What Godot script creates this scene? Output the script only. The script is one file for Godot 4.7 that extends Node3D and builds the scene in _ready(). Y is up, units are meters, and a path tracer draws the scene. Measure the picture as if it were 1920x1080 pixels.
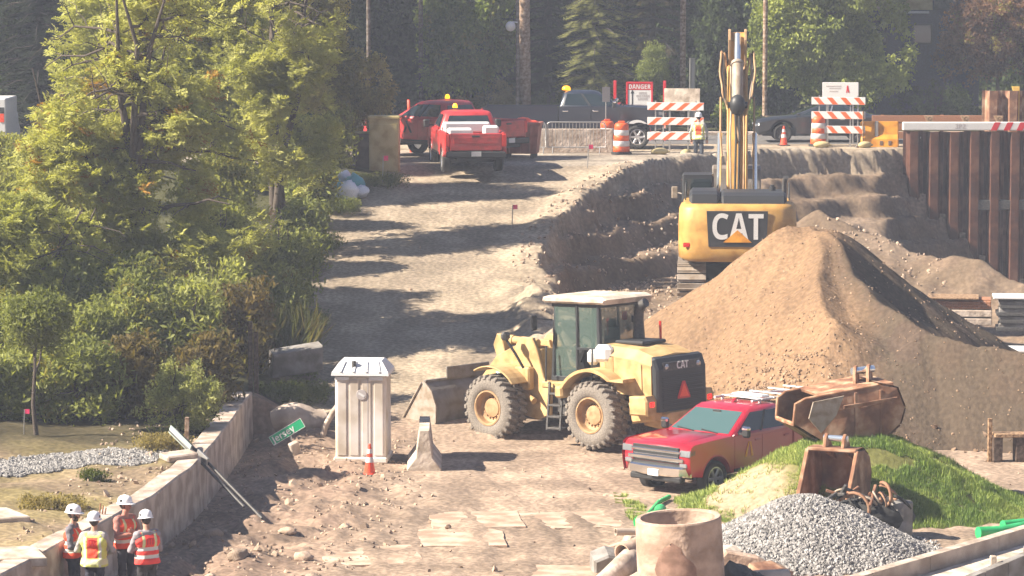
extends Node3D
# A road works site seen through a long lens from a raised spot. x right, y up, -z away from the viewer; metres.

var rng := RandomNumberGenerator.new()
var M := {}
var T := {}
var used := {}
var n_a := FastNoiseLite.new()
var n_b := FastNoiseLite.new()
var n_c := FastNoiseLite.new()


func _ready() -> void:
	rng.seed = 4711
	# ---- view ----
	var cam := Camera3D.new()
	cam.name = "camera"
	cam.position = Vector3(0, 11.5, 0)
	cam.rotation_degrees = Vector3(-5.6, 0, 0)
	cam.fov = 9.797
	cam.near = 1.0
	cam.far = 2500.0
	add_child(cam)
	cam.current = true
	# ---- sky ----
	var sm := ProceduralSkyMaterial.new()
	sm.sky_top_color = Color(0.40, 0.47, 0.62)
	sm.sky_horizon_color = Color(0.80, 0.81, 0.83)
	sm.sky_curve = 0.12
	sm.ground_bottom_color = Color(0.30, 0.27, 0.22)
	sm.ground_horizon_color = Color(0.66, 0.68, 0.68)
	sm.sky_energy_multiplier = 0.66
	var sky := Sky.new()
	sky.sky_material = sm
	var env := Environment.new()
	env.background_mode = Environment.BG_SKY
	env.sky = sky
	env.tonemap_mode = Environment.TONE_MAPPER_LINEAR
	env.tonemap_exposure = 3.1
	env.sdfgi_enabled = true
	env.ssao_enabled = true
	env.ssil_enabled = true
	env.fog_enabled = true
	env.fog_density = 0.0009
	env.fog_light_color = Color(0.86, 0.90, 0.98)
	var we := WorldEnvironment.new()
	we.name = "environment"
	we.environment = env
	add_child(we)
	# ---- sun: low, from the left and a touch in front ----
	var sun := DirectionalLight3D.new()
	sun.name = "sun"
	sun.light_energy = 1.6
	sun.light_color = Color(1.0, 0.95, 0.875)
	sun.light_angular_distance = 0.53
	sun.shadow_enabled = true
	var el := deg_to_rad(37.0)
	var az := deg_to_rad(12.0)
	var ts := Vector3(-cos(el) * cos(az), sin(el), cos(el) * sin(az))
	add_child(sun)
	sun.look_at_from_position(ts * 50.0, Vector3.ZERO, Vector3.UP)
	noises()
	textures()
	materials()
	build_all()


func noises() -> void:
	n_a.seed = 11
	n_a.noise_type = FastNoiseLite.TYPE_SIMPLEX_SMOOTH
	n_a.frequency = 0.09
	n_a.fractal_octaves = 3
	n_b.seed = 23
	n_b.noise_type = FastNoiseLite.TYPE_SIMPLEX_SMOOTH
	n_b.frequency = 0.55
	n_b.fractal_octaves = 4
	n_c.seed = 37
	n_c.noise_type = FastNoiseLite.TYPE_CELLULAR
	n_c.frequency = 1.3
	n_c.fractal_octaves = 2


# ---------------------------------------------------------------- mesh builder
class MB:
	var st := SurfaceTool.new()
	var xf := Transform3D()
	var g := 0
	var flat := -1
	var col = null

	func _init() -> void:
		st.begin(Mesh.PRIMITIVE_TRIANGLES)

	func v(p: Vector3) -> void:
		if col != null:
			st.set_color(col)
		st.add_vertex(xf * p)

	func group() -> int:
		g += 1
		return g

	func tri(a: Vector3, b: Vector3, c: Vector3, sg := -1) -> void:
		st.set_smooth_group(sg)
		v(a)
		v(c)
		v(b)

	func quad(a: Vector3, b: Vector3, c: Vector3, d: Vector3, sg := -1) -> void:
		tri(a, b, c, sg)
		tri(a, c, d, sg)

	func face(ps: Array, mid: Vector3) -> void:
		var n: Vector3 = (ps[1] - ps[0]).cross(ps[2] - ps[0])
		var c := Vector3.ZERO
		for p in ps:
			c += p
		c /= ps.size()
		if n.dot(c - mid) < 0.0:
			ps.reverse()
		for i in range(1, ps.size() - 1):
			tri(ps[0], ps[i], ps[i + 1])

	func box(c: Vector3, s: Vector3, b := 0.0) -> void:
		var h := s * 0.5
		b = minf(b, minf(h.x, minf(h.y, h.z)) * 0.8)
		if b <= 0.0:
			for ax in 3:
				for sg: float in [-1.0, 1.0]:
					var ps := []
					for q in [[-1, -1], [1, -1], [1, 1], [-1, 1]]:
						var p := Vector3.ZERO
						p[ax] = sg * h[ax]
						p[(ax + 1) % 3] = q[0] * h[(ax + 1) % 3]
						p[(ax + 2) % 3] = q[1] * h[(ax + 2) % 3]
						ps.append(c + p)
					face(ps, c)
			return
		for ax in 3:
			var a1 := (ax + 1) % 3
			var a2 := (ax + 2) % 3
			for sg: float in [-1.0, 1.0]:
				var ps := []
				for q in [[-1, -1], [1, -1], [1, 1], [-1, 1]]:
					var p := Vector3.ZERO
					p[ax] = sg * h[ax]
					p[a1] = q[0] * (h[a1] - b)
					p[a2] = q[1] * (h[a2] - b)
					ps.append(c + p)
				face(ps, c)
			for s1: float in [-1.0, 1.0]:
				for s2: float in [-1.0, 1.0]:
					var ps := []
					for q in [[0, -1], [0, 1], [1, 1], [1, -1]]:
						var p := Vector3.ZERO
						p[ax] = q[1] * (h[ax] - b)
						p[a1] = s1 * (h[a1] - (b if q[0] == 1 else 0.0))
						p[a2] = s2 * (h[a2] - (0.0 if q[0] == 1 else b))
						ps.append(c + p)
					face(ps, c)
		for sx: float in [-1.0, 1.0]:
			for sy: float in [-1.0, 1.0]:
				for sz: float in [-1.0, 1.0]:
					face([c + Vector3(sx * h.x, sy * (h.y - b), sz * (h.z - b)), c + Vector3(sx * (h.x - b), sy * h.y, sz * (h.z - b)), c + Vector3(sx * (h.x - b), sy * (h.y - b), sz * h.z)], c)

	func bar(a: Vector3, b: Vector3, w: float, t: float, up := Vector3.UP, bev := 0.0) -> void:
		var d := b - a
		var y := d.normalized()
		var x := y.cross(up)
		if x.length() < 0.01:
			x = y.cross(Vector3.RIGHT)
		x = x.normalized()
		var z := x.cross(y)
		var keep := xf
		xf = xf * Transform3D(Basis(x, y, z), (a + b) * 0.5)
		box(Vector3.ZERO, Vector3(w, d.length(), t), bev)
		xf = keep

	func tube(pts: Array, radii, seg := 8, caps := true) -> void:
		var n := pts.size()
		var rings := []
		var t: Vector3 = (pts[1] - pts[0]).normalized()
		var u := t.cross(Vector3.UP if absf(t.y) < 0.95 else Vector3.RIGHT).normalized()
		for i in n:
			var t2: Vector3 = t
			if i == 0:
				t2 = (pts[1] - pts[0]).normalized()
			elif i == n - 1:
				t2 = (pts[n - 1] - pts[n - 2]).normalized()
			else:
				t2 = (pts[i + 1] - pts[i - 1]).normalized()
			u = (u - t2 * u.dot(t2)).normalized()
			var w := t2.cross(u)
			var r: float = radii[i] if radii is Array or radii is PackedFloat32Array else radii
			var ring := []
			for k in seg:
				var a := TAU * k / seg
				ring.append(pts[i] + (u * cos(a) + w * sin(a)) * r)
			rings.append(ring)
		var s := group()
		for i in n - 1:
			for k in seg:
				var k2 := (k + 1) % seg
				quad(rings[i][k], rings[i][k2], rings[i + 1][k2], rings[i + 1][k], s)
		if caps:
			for k in range(1, seg - 1):
				tri(rings[0][0], rings[0][k + 1], rings[0][k])
				tri(rings[n - 1][0], rings[n - 1][k], rings[n - 1][k + 1])

	func cyl(a: Vector3, b: Vector3, r0: float, r1 := -1.0, seg := 14, caps := true) -> void:
		tube([a, b], [r0, r0 if r1 < 0.0 else r1], seg, caps)

	# a profile of (radius, height) turned round the y axis; sharp breaks the shading at each point
	func lathe(prof: Array, seg := 20, sharp := false, closed := false) -> void:
		var s := group()
		var n := prof.size()
		for i in (n if closed else n - 1):
			if sharp:
				s = group()
			var p: Vector2 = prof[i]
			var q: Vector2 = prof[(i + 1) % n]
			for k in seg:
				var a := TAU * k / seg
				var b := TAU * (k + 1) / seg
				var d0 := Vector3(cos(a), 0, -sin(a))
				var d1 := Vector3(cos(b), 0, -sin(b))
				var A := d0 * p.x + Vector3.UP * p.y
				var B := d1 * p.x + Vector3.UP * p.y
				var C := d1 * q.x + Vector3.UP * q.y
				var D := d0 * q.x + Vector3.UP * q.y
				if p.x > 1e-5:
					tri(A, B, C, s)
				if q.x > 1e-5:
					tri(A, C, D, s)

	# a polygon in x and y drawn out from z0 to z1, its rims chamfered by bev
	func prism(poly: Array, z0: float, z1: float, bev := 0.0, smooth := false) -> void:
		var pv := PackedVector2Array(poly)
		if Geometry2D.is_polygon_clockwise(pv):
			pv.reverse()
		var n := pv.size()
		var ins := PackedVector2Array()
		for i in n:
			var e0 := (pv[i] - pv[(i + n - 1) % n]).normalized()
			var e1 := (pv[(i + 1) % n] - pv[i]).normalized()
			var n0 := Vector2(-e0.y, e0.x)
			var n1 := Vector2(-e1.y, e1.x)
			var m := (n0 + n1)
			m = m / maxf(m.length_squared() * 0.5, 0.5)
			ins.append(pv[i] + m * bev)
		var rings := []
		if bev > 0.0:
			rings = [[ins, z0], [pv, z0 + bev], [pv, z1 - bev], [ins, z1]]
		else:
			rings = [[pv, z0], [pv, z1]]
		var sgr := group()
		for k in rings.size() - 1:
			var A: PackedVector2Array = rings[k][0]
			var B: PackedVector2Array = rings[k + 1][0]
			var za: float = rings[k][1]
			var zb: float = rings[k + 1][1]
			for i in n:
				var j := (i + 1) % n
				quad(Vector3(A[i].x, A[i].y, za), Vector3(A[j].x, A[j].y, za), Vector3(B[j].x, B[j].y, zb), Vector3(B[i].x, B[i].y, zb), sgr if smooth else -1)
		var cap: PackedVector2Array = rings[0][0]
		var ix := Geometry2D.triangulate_polygon(cap)
		if ix.is_empty():
			cap = pv
			ix = Geometry2D.triangulate_polygon(pv)
		for i in range(0, ix.size(), 3):
			var a := cap[ix[i]]
			var b := cap[ix[i + 1]]
			var c := cap[ix[i + 2]]
			if (b - a).cross(c - a) < 0.0:
				var sw := b
				b = c
				c = sw
			tri(Vector3(a.x, a.y, z1), Vector3(b.x, b.y, z1), Vector3(c.x, c.y, z1))
			tri(Vector3(a.x, a.y, z0), Vector3(c.x, c.y, z0), Vector3(b.x, b.y, z0))

	# rings of points (each anticlockwise seen from the last ring) joined one to the next
	func loft(rings: Array, smooth := true, caps := true) -> void:
		var s := group() if smooth else -1
		var n: int = rings[0].size()
		for i in rings.size() - 1:
			for k in n:
				var k2 := (k + 1) % n
				quad(rings[i][k], rings[i][k2], rings[i + 1][k2], rings[i + 1][k], s)
		if caps:
			var e: Array = rings[rings.size() - 1]
			for k in range(1, n - 1):
				tri(rings[0][0], rings[0][k + 1], rings[0][k])
				tri(e[0], e[k], e[k + 1])

	# a thin plate on part of a four-cornered face (a to b along u, a to d along v), standing off it
	func plate(a: Vector3, b: Vector3, c: Vector3, d: Vector3, u0: float, u1: float, v0: float, v1: float, off := 0.006, su := 0.0) -> void:
		var at := func(u: float, w: float) -> Vector3: return a.lerp(b, u).lerp(d.lerp(c, u), w)
		var nn := (b - a).cross(d - a).normalized()
		var p := [at.call(u0, v0), at.call(u1, v0), at.call(u1 - su, v1), at.call(u0 + su, v1)]
		var q := []
		for x in p:
			q.append(x + nn * off)
		quad(q[0], q[1], q[2], q[3])
		for k in 4:
			var k2 := (k + 1) % 4
			quad(p[k], p[k2], q[k2], q[k])

	func ball(c: Vector3, r: Vector3, seg := 12, rows := 8, y0 := -1.0) -> void:
		var s := group()
		for i in rows:
			var f0 := lerpf(asin(y0), PI / 2, float(i) / rows)
			var f1 := lerpf(asin(y0), PI / 2, float(i + 1) / rows)
			for k in seg:
				var a := TAU * k / seg
				var b := TAU * (k + 1) / seg
				var pt := func(f: float, t: float) -> Vector3: return c + Vector3(cos(f) * cos(t) * r.x, sin(f) * r.y, -cos(f) * sin(t) * r.z)
				if i > 0 or y0 > -0.999:
					tri(pt.call(f0, a), pt.call(f0, b), pt.call(f1, b), s)
				if i < rows - 1:
					tri(pt.call(f0, a), pt.call(f1, b), pt.call(f1, a), s)

	func mesh() -> ArrayMesh:
		st.generate_normals()
		st.index()
		return st.commit()


func at_xf(p: Vector3, rx := 0.0, ry := 0.0, rz := 0.0) -> Transform3D:
	return Transform3D(Basis.from_euler(Vector3(deg_to_rad(rx), deg_to_rad(ry), deg_to_rad(rz))), p)


# ---------------------------------------------------------------- naming
func numbered(called: String) -> String:
	var k: int = used.get(called, 0)
	used[called] = k + 1
	return called if k == 0 else "%s_%03d" % [called, k]


func thing(called: String, label: String, category: String, pos := Vector3.ZERO, yaw := 0.0, group := "") -> Node3D:
	var o := Node3D.new()
	o.name = numbered(called)
	add_child(o)
	o.position = pos
	o.rotation.y = yaw
	tag(o, label, category, group)
	return o


func tag(o: Node, label: String, category: String, group := "", kind := "") -> void:
	o.set_meta("label", label)
	if category:
		o.set_meta("category", category)
	if group:
		o.set_meta("group", group)
	if kind:
		o.set_meta("kind", kind)


func part(parent: Node, called: String, mb, material: Material, label := "") -> MeshInstance3D:
	var o := MeshInstance3D.new()
	o.mesh = mb.mesh() if mb is MB else mb
	o.material_override = material
	if parent == self:
		o.name = numbered(called)
		add_child(o)
	else:
		var k := 0
		var nm := called
		while parent.has_node(nm):
			k += 1
			nm = "%s_%03d" % [called, k]
		o.name = nm
		parent.add_child(o, true)
	if label:
		o.set_meta("label", label)
	return o


func dup(src: Node3D, label: String, pos: Vector3, yaw := 0.0, group := "") -> Node3D:
	var r: Node3D = src.duplicate()
	r.name = numbered(str(src.name).rstrip("0123456789").trim_suffix("_"))
	add_child(r)
	r.position = pos
	r.rotation = Vector3(0, yaw, 0)
	if label:
		r.set_meta("label", label)
	if group:
		r.set_meta("group", group)
	return r


func scatter(parent: Node, called: String, mesh: Mesh, material: Material, xfs: Array, cols: Array, stuff := false) -> MultiMeshInstance3D:
	var mm := MultiMesh.new()
	mm.transform_format = MultiMesh.TRANSFORM_3D
	mm.use_colors = cols.size() > 0
	mm.mesh = mesh
	mm.instance_count = xfs.size()
	for i in xfs.size():
		mm.set_instance_transform(i, xfs[i])
		if cols.size():
			mm.set_instance_color(i, cols[i])
	var o := MultiMeshInstance3D.new()
	o.multimesh = mm
	o.material_override = material
	if parent == self:
		o.name = numbered(called)
		add_child(o)
	else:
		var k := 0
		var nm := called
		while parent.has_node(nm):
			k += 1
			nm = "%s_%03d" % [called, k]
		o.name = nm
		parent.add_child(o, true)
	if stuff:
		o.set_meta("kind", "stuff")
	return o


func text_mesh(s: String, size: float, depth: float, font := "Droid Sans", bold := true) -> TextMesh:
	var f := SystemFont.new()
	f.font_names = PackedStringArray([font])
	f.font_weight = 700 if bold else 400
	var t := TextMesh.new()
	t.text = s
	t.font = f
	t.font_size = 64
	t.pixel_size = size / 64.0 * 1.38
	t.depth = depth
	t.curve_step = 2.0
	return t


# ---------------------------------------------------------------- textures and materials
func noise_tex(seed_: int, freq: float, oct: int, lo: Color, hi: Color, type := FastNoiseLite.TYPE_SIMPLEX_SMOOTH, mid = null, size := 512, a := 0.25, b := 0.75) -> NoiseTexture2D:
	var f := FastNoiseLite.new()
	f.seed = seed_
	f.frequency = freq
	f.noise_type = type
	f.fractal_octaves = oct
	var gr := Gradient.new()
	if mid == null:
		gr.offsets = PackedFloat32Array([a, b])
		gr.colors = PackedColorArray([lo, hi])
	else:
		gr.offsets = PackedFloat32Array([a, (a + b) * 0.5, b])
		gr.colors = PackedColorArray([lo, mid, hi])
	var t := NoiseTexture2D.new()
	t.width = size
	t.height = size
	t.seamless = true
	t.noise = f
	t.color_ramp = gr
	return t


func gray(x: float) -> Color:
	return Color(x, x, x)


func textures() -> void:
	T.broad = noise_tex(1, 0.012, 6, gray(0.80), gray(1.0))
	T.grain = noise_tex(2, 0.03, 6, gray(0.78), gray(1.0))
	T.fine = noise_tex(3, 0.16, 3, gray(0.8), gray(1.0))
	T.bump = noise_tex(4, 0.03, 6, gray(0.0), gray(1.0), FastNoiseLite.TYPE_SIMPLEX_SMOOTH, null, 512, 0.1, 0.9)
	T.clod = noise_tex(5, 0.045, 4, gray(0.0), gray(1.0), FastNoiseLite.TYPE_CELLULAR, null, 512, 0.0, 1.0)
	T.dust = noise_tex(6, 0.007, 6, Color(0.84, 0.80, 0.74), Color(1, 1, 1), FastNoiseLite.TYPE_SIMPLEX_SMOOTH, Color(0.95, 0.93, 0.90))
	T.rust = noise_tex(7, 0.008, 7, Color(0.47, 0.34, 0.27), Color(0.74, 0.65, 0.57), FastNoiseLite.TYPE_SIMPLEX_SMOOTH, Color(0.60, 0.46, 0.37))
	T.conc = noise_tex(8, 0.008, 7, Color(0.78, 0.74, 0.70), Color(1.0, 0.98, 0.96))
	T.wood = noise_tex(9, 0.02, 4, Color(0.62, 0.55, 0.48), Color(1, 1, 1))
	T.rough = noise_tex(10, 0.02, 4, gray(0.35), gray(1.0))


func mat(key: String, lin: Color, rough := 0.7, metal := 0.0, tex := "", scale := 0.5, bump := "", bcm := 0.5) -> StandardMaterial3D:
	var m := StandardMaterial3D.new()
	m.resource_name = key
	var c := lin.linear_to_srgb()
	m.albedo_color = Color(c.r, c.g, c.b, lin.a)
	m.roughness = rough
	m.metallic = metal
	if tex:
		m.albedo_texture = T[tex]
	if bump:
		m.heightmap_enabled = true
		m.heightmap_texture = T[bump]
		m.heightmap_scale = bcm
	if tex or bump:
		m.uv1_triplanar = true
		m.uv1_scale = Vector3.ONE * scale
	M[key] = m
	return m


func materials() -> void:
	var g := mat("ground", Color(1, 1, 1), 0.95, 0, "grain", 0.37, "bump", 0.9)
	g.uv1_world_triplanar = true
	g.vertex_color_use_as_albedo = true
	g.detail_enabled = true
	g.detail_albedo = T.broad
	g.detail_blend_mode = BaseMaterial3D.BLEND_MODE_MUL
	g.uv2_triplanar = true
	g.detail_uv_layer = BaseMaterial3D.DETAIL_UV_2
	g.uv2_world_triplanar = true
	g.uv2_scale = Vector3.ONE * 0.07
	g.metallic_specular = 0.25
	var dp := mat("pile_dirt", Color(1, 1, 1), 0.97, 0, "grain", 0.43, "bump", 1.6)
	dp.uv1_world_triplanar = true
	dp.vertex_color_use_as_albedo = true
	dp.metallic_specular = 0.2
	mat("asphalt", Color(0.16, 0.15, 0.145), 0.9, 0, "grain", 0.3)
	mat("concrete", Color(0.52, 0.455, 0.405), 0.9, 0, "conc", 0.35, "bump", 1.2)
	mat("concrete_pale", Color(0.62, 0.56, 0.49), 0.9, 0, "conc", 0.4, "bump", 0.8)
	mat("concrete_grey", Color(0.27, 0.27, 0.27), 0.9, 0, "conc", 0.4, "bump", 1.0)
	mat("worn_slab", Color(0.54, 0.42, 0.335), 0.95, 0, "conc", 0.3, "bump", 0.6)
	mat("soil_lump", Color(0.44, 0.33, 0.25), 0.97, 0, "grain", 0.8, "bump", 2.0)
	mat("plate_pale", Color(0.36, 0.42, 0.38), 0.5)
	mat("pipe_concrete", Color(0.50, 0.385, 0.315), 0.9, 0, "conc", 0.45, "bump", 1.0)
	var fc := mat("foliage", Color(1, 1, 1), 0.65)
	fc.vertex_color_use_as_albedo = true
	fc.backlight_enabled = true
	fc.backlight = Color(1.0, 1.0, 0.75)
	fc.metallic_specular = 0.3
	mat("bark", Color(0.105, 0.082, 0.066), 0.95, 0, "grain", 1.5, "bump", 1.5)
	mat("bark_dark", Color(0.085, 0.07, 0.06), 0.95, 0, "grain", 1.5, "bump", 1.5)
	mat("pole_wood", Color(0.42, 0.32, 0.245), 0.9, 0, "wood", 0.6, "bump", 0.6)
	mat("pole_grey", Color(0.20, 0.18, 0.165), 0.85, 0, "wood", 0.6)
	mat("timber", Color(0.40, 0.27, 0.16), 0.85, 0, "wood", 0.9, "bump", 0.4)
	mat("timber_dark", Color(0.11, 0.075, 0.055), 0.9, 0, "wood", 0.9)
	mat("yellow_paint", Color(0.56, 0.325, 0.09), 0.5, 0, "dust", 0.45)
	mat("yellow_dusty", Color(0.53, 0.365, 0.17), 0.7, 0, "dust", 0.5, "bump", 0.2)
	mat("black_paint", Color(0.028, 0.03, 0.034), 0.5, 0, "fine", 1.0)
	mat("black_rubber", Color(0.03, 0.029, 0.028), 0.85, 0, "fine", 2.0)
	mat("grey_rubber", Color(0.235, 0.205, 0.175), 0.95, 0, "grain", 1.2, "bump", 0.6)
	mat("rim_rust", Color(0.40, 0.26, 0.14), 0.75, 0, "dust", 0.8)
	mat("steel_dusty", Color(0.36, 0.31, 0.265), 0.65, 0.25, "dust", 0.7, "bump", 0.4)
	mat("steel_dark", Color(0.10, 0.095, 0.092), 0.55, 0.3, "grain", 0.8)
	mat("bucket_dark", Color(0.21, 0.19, 0.175), 0.7, 0.2, "dust", 0.6, "bump", 0.5)
	mat("rust", Color(0.80, 0.70, 0.62), 0.8, 0.05, "rust", 0.35, "bump", 0.6)
	mat("rust_light", Color(0.98, 0.86, 0.74), 0.8, 0.05, "rust", 0.5, "bump", 0.5)
	mat("pile_steel", Color(0.15, 0.115, 0.10), 0.8, 0.15, "rust", 0.25, "bump", 0.8)
	M.pile_steel.albedo_color = Color(0.55, 0.42, 0.36)
	mat("chrome", Color(0.86, 0.85, 0.83), 0.12, 1.0)
	mat("rod_chrome", Color(0.72, 0.80, 0.86), 0.18, 0.85)
	mat("aluminium", Color(0.66, 0.66, 0.67), 0.35, 0.9)
	mat("galvanised", Color(0.46, 0.45, 0.44), 0.45, 0.7, "fine", 1.0)
	var rc := mat("red_car", Color(0.40, 0.010, 0.026), 0.3)
	rc.clearcoat_enabled = true
	rc.clearcoat = 0.9
	rc.clearcoat_roughness = 0.06
	var rr := mat("red_car_dusty", Color(0.50, 0.030, 0.034), 0.42, 0, "dust", 0.6)
	rr.clearcoat_enabled = true
	rr.clearcoat = 0.5
	rr.clearcoat_roughness = 0.2
	var nc := mat("navy_car", Color(0.014, 0.019, 0.034), 0.3)
	nc.clearcoat_enabled = true
	nc.clearcoat = 0.9
	nc.clearcoat_roughness = 0.08
	var bc := mat("dark_car", Color(0.016, 0.019, 0.024), 0.3)
	bc.clearcoat_enabled = true
	bc.clearcoat = 0.9
	bc.clearcoat_roughness = 0.08
	mat("car_glass", Color(0.014, 0.024, 0.028), 0.05)
	M.car_glass.metallic_specular = 0.7
	mat("windshield", Color(0.055, 0.105, 0.105), 0.05)
	M.windshield.metallic_specular = 0.75
	var cg := mat("clear_glass", Color(0.12, 0.18, 0.16, 0.30), 0.04)
	cg.transparency = BaseMaterial3D.TRANSPARENCY_ALPHA
	mat("white_plastic", Color(0.80, 0.80, 0.80), 0.55, 0, "fine", 0.8)
	mat("grey_plastic", Color(0.68, 0.645, 0.62), 0.6, 0, "dust", 0.22)
	mat("black_plastic", Color(0.02, 0.02, 0.021), 0.6)
	mat("lamp_clear", Color(0.45, 0.47, 0.50), 0.08, 0.7)
	mat("lamp_red", Color(0.62, 0.02, 0.015), 0.25)
	mat("lamp_amber", Color(0.80, 0.30, 0.01), 0.3)
	var ab := mat("amber_lit", Color(0.9, 0.45, 0.02), 0.3)
	ab.emission_enabled = true
	ab.emission = Color(1.0, 0.62, 0.05)
	ab.emission_energy_multiplier = 1.4
	var tl := mat("red_lit", Color(0.7, 0.02, 0.02), 0.3)
	tl.emission_enabled = true
	tl.emission = Color(1.0, 0.12, 0.10)
	tl.emission_energy_multiplier = 0.9
	mat("orange_plastic", Color(0.78, 0.115, 0.022), 0.5, 0, "dust", 0.9)
	mat("red_orange", Color(0.80, 0.075, 0.03), 0.5)
	mat("yellow_plastic", Color(0.76, 0.34, 0.03), 0.55, 0, "dust", 0.6)
	mat("sheet_white", Color(0.78, 0.77, 0.76), 0.4, 0, "fine", 0.7)
	mat("sheet_orange", Color(0.78, 0.11, 0.03), 0.4)
	mat("sign_red", Color(0.52, 0.018, 0.03), 0.45)
	mat("sign_black", Color(0.02, 0.02, 0.025), 0.6)
	mat("sign_green", Color(0.008, 0.30, 0.13), 0.4)
	mat("sign_grey", Color(0.42, 0.38, 0.37), 0.6)
	mat("tan_paint", Color(0.46, 0.40, 0.20), 0.6, 0, "dust", 0.5)
	mat("brown_paint", Color(0.16, 0.10, 0.065), 0.7, 0, "dust", 0.6)
	mat("dumpster", Color(0.34, 0.105, 0.075), 0.65, 0, "dust", 0.6)
	mat("green_plastic", Color(0.03, 0.46, 0.15), 0.4, 0, "dust", 0.8)
	mat("sand_bag", Color(0.60, 0.50, 0.25), 0.9, 0, "grain", 3.0)
	mat("bag_white", Color(0.70, 0.72, 0.78), 0.5)
	mat("bag_blue", Color(0.10, 0.36, 0.42), 0.5)
	mat("tarp", Color(0.050, 0.048, 0.045), 0.6, 0, "dust", 1.0, "bump", 1.0)
	mat("pink_flag", Color(0.82, 0.05, 0.16), 0.6)
	mat("brick", Color(0.42, 0.19, 0.10), 0.9, 0, "grain", 2.0)
	mat("house_wall", Color(0.045, 0.05, 0.085), 0.8, 0, "grain", 0.5)
	mat("house_roof", Color(0.05, 0.05, 0.06), 0.8)
	mat("bracket_yellow", Color(0.70, 0.45, 0.10), 0.6)
	var st := mat("stone", Color(1, 1, 1), 0.85, 0, "fine", 3.0)
	st.vertex_color_use_as_albedo = true
	var gb := mat("grass", Color(1, 1, 1), 0.6)
	gb.vertex_color_use_as_albedo = true
	gb.backlight_enabled = true
	gb.backlight = Color(0.4, 0.5, 0.2)
	var cl := mat("cloth", Color(1, 1, 1), 0.85)
	cl.vertex_color_use_as_albedo = true
	mat("hard_hat", Color(0.78, 0.78, 0.80), 0.25)


# ---------------------------------------------------------------- the lie of the land
const WALL := [[-10.6, 44.0], [-8.62, 56.4], [-8.03, 59.5], [-7.04, 64.3], [-6.62, 68.0], [-6.48, 71.0], [-6.38, 75.0], [-6.3, 80.2]]
const RIM := [[2.3, 80.0], [1.9, 86.0], [1.35, 93.5], [0.85, 97.2], [1.29, 101.3], [2.35, 105.6], [4.2, 111.0], [6.9, 116.6], [10.0, 118.6], [14.0, 120.3], [60.0, 120.3]]
const ROAD_EDGE := [[-4.4, 80.0], [-5.0, 86.0], [-5.3, 91.0], [-5.2, 97.0], [-5.0, 103.0], [-4.0, 107.0], [-3.4, 110.0], [-9.0, 117.0]]


func along(poly: Array, d: float) -> float:
	for i in poly.size() - 1:
		if d <= poly[i + 1][1]:
			return lerpf(poly[i][0], poly[i + 1][0], (d - poly[i][1]) / (poly[i + 1][1] - poly[i][1]))
	return poly[poly.size() - 1][0]


func road_h(d: float) -> float:
	var t := clampf((d - 79.0) / 33.0, 0.0, 1.0)
	return 4.7 * lerpf(t, t * t * (3.0 - 2.0 * t), 0.4)


# metres inside the pit (negative outside)
func pit_in(x: float, d: float) -> float:
	var best := 1e9
	var sgn := -1.0
	var p := Vector2(x, d)
	for i in RIM.size() - 1:
		var a := Vector2(RIM[i][0], RIM[i][1])
		var b := Vector2(RIM[i + 1][0], RIM[i + 1][1])
		var ab := b - a
		var t := clampf((p - a).dot(ab) / ab.length_squared(), 0.0, 1.0)
		var q := a + ab * t
		var dd := p.distance_to(q)
		if dd < best:
			best = dd
			sgn = 1.0 if ab.cross(p - a) < 0.0 else -1.0
	return best * sgn


const TRACKS := [[[-1.2, 56.0], [-0.6, 60.0], [0.8, 64.0], [1.0, 68.0], [-0.2, 72.0]], [[1.2, 55.0], [0.0, 59.5], [-2.0, 63.0], [-2.6, 67.5], [-1.6, 73.0]], [[2.0, 58.0], [1.6, 62.0], [2.2, 66.0], [1.4, 71.0], [0.2, 76.0]]]


# pressed wheel lanes with cross cleats
func tracks(x: float, d: float) -> float:
	if d > 76.0:
		return 0.0
	var out := 0.0
	for tr in TRACKS:
		if d < tr[0][1] or d > tr[tr.size() - 1][1]:
			continue
		var c := along(tr, d)
		for o: float in [-0.95, 0.95]:
			var u := absf(x - c - o) / 0.34
			if u < 1.4:
				out = minf(out, -0.035 * smoothstep(1.0, 0.75, u) + 0.03 * exp(-pow((u - 1.1) / 0.18, 2.0)) + 0.014 * smoothstep(1.0, 0.8, u) * sin(d * 13.0 + absf(x - c) * 8.0))
	return out


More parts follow.
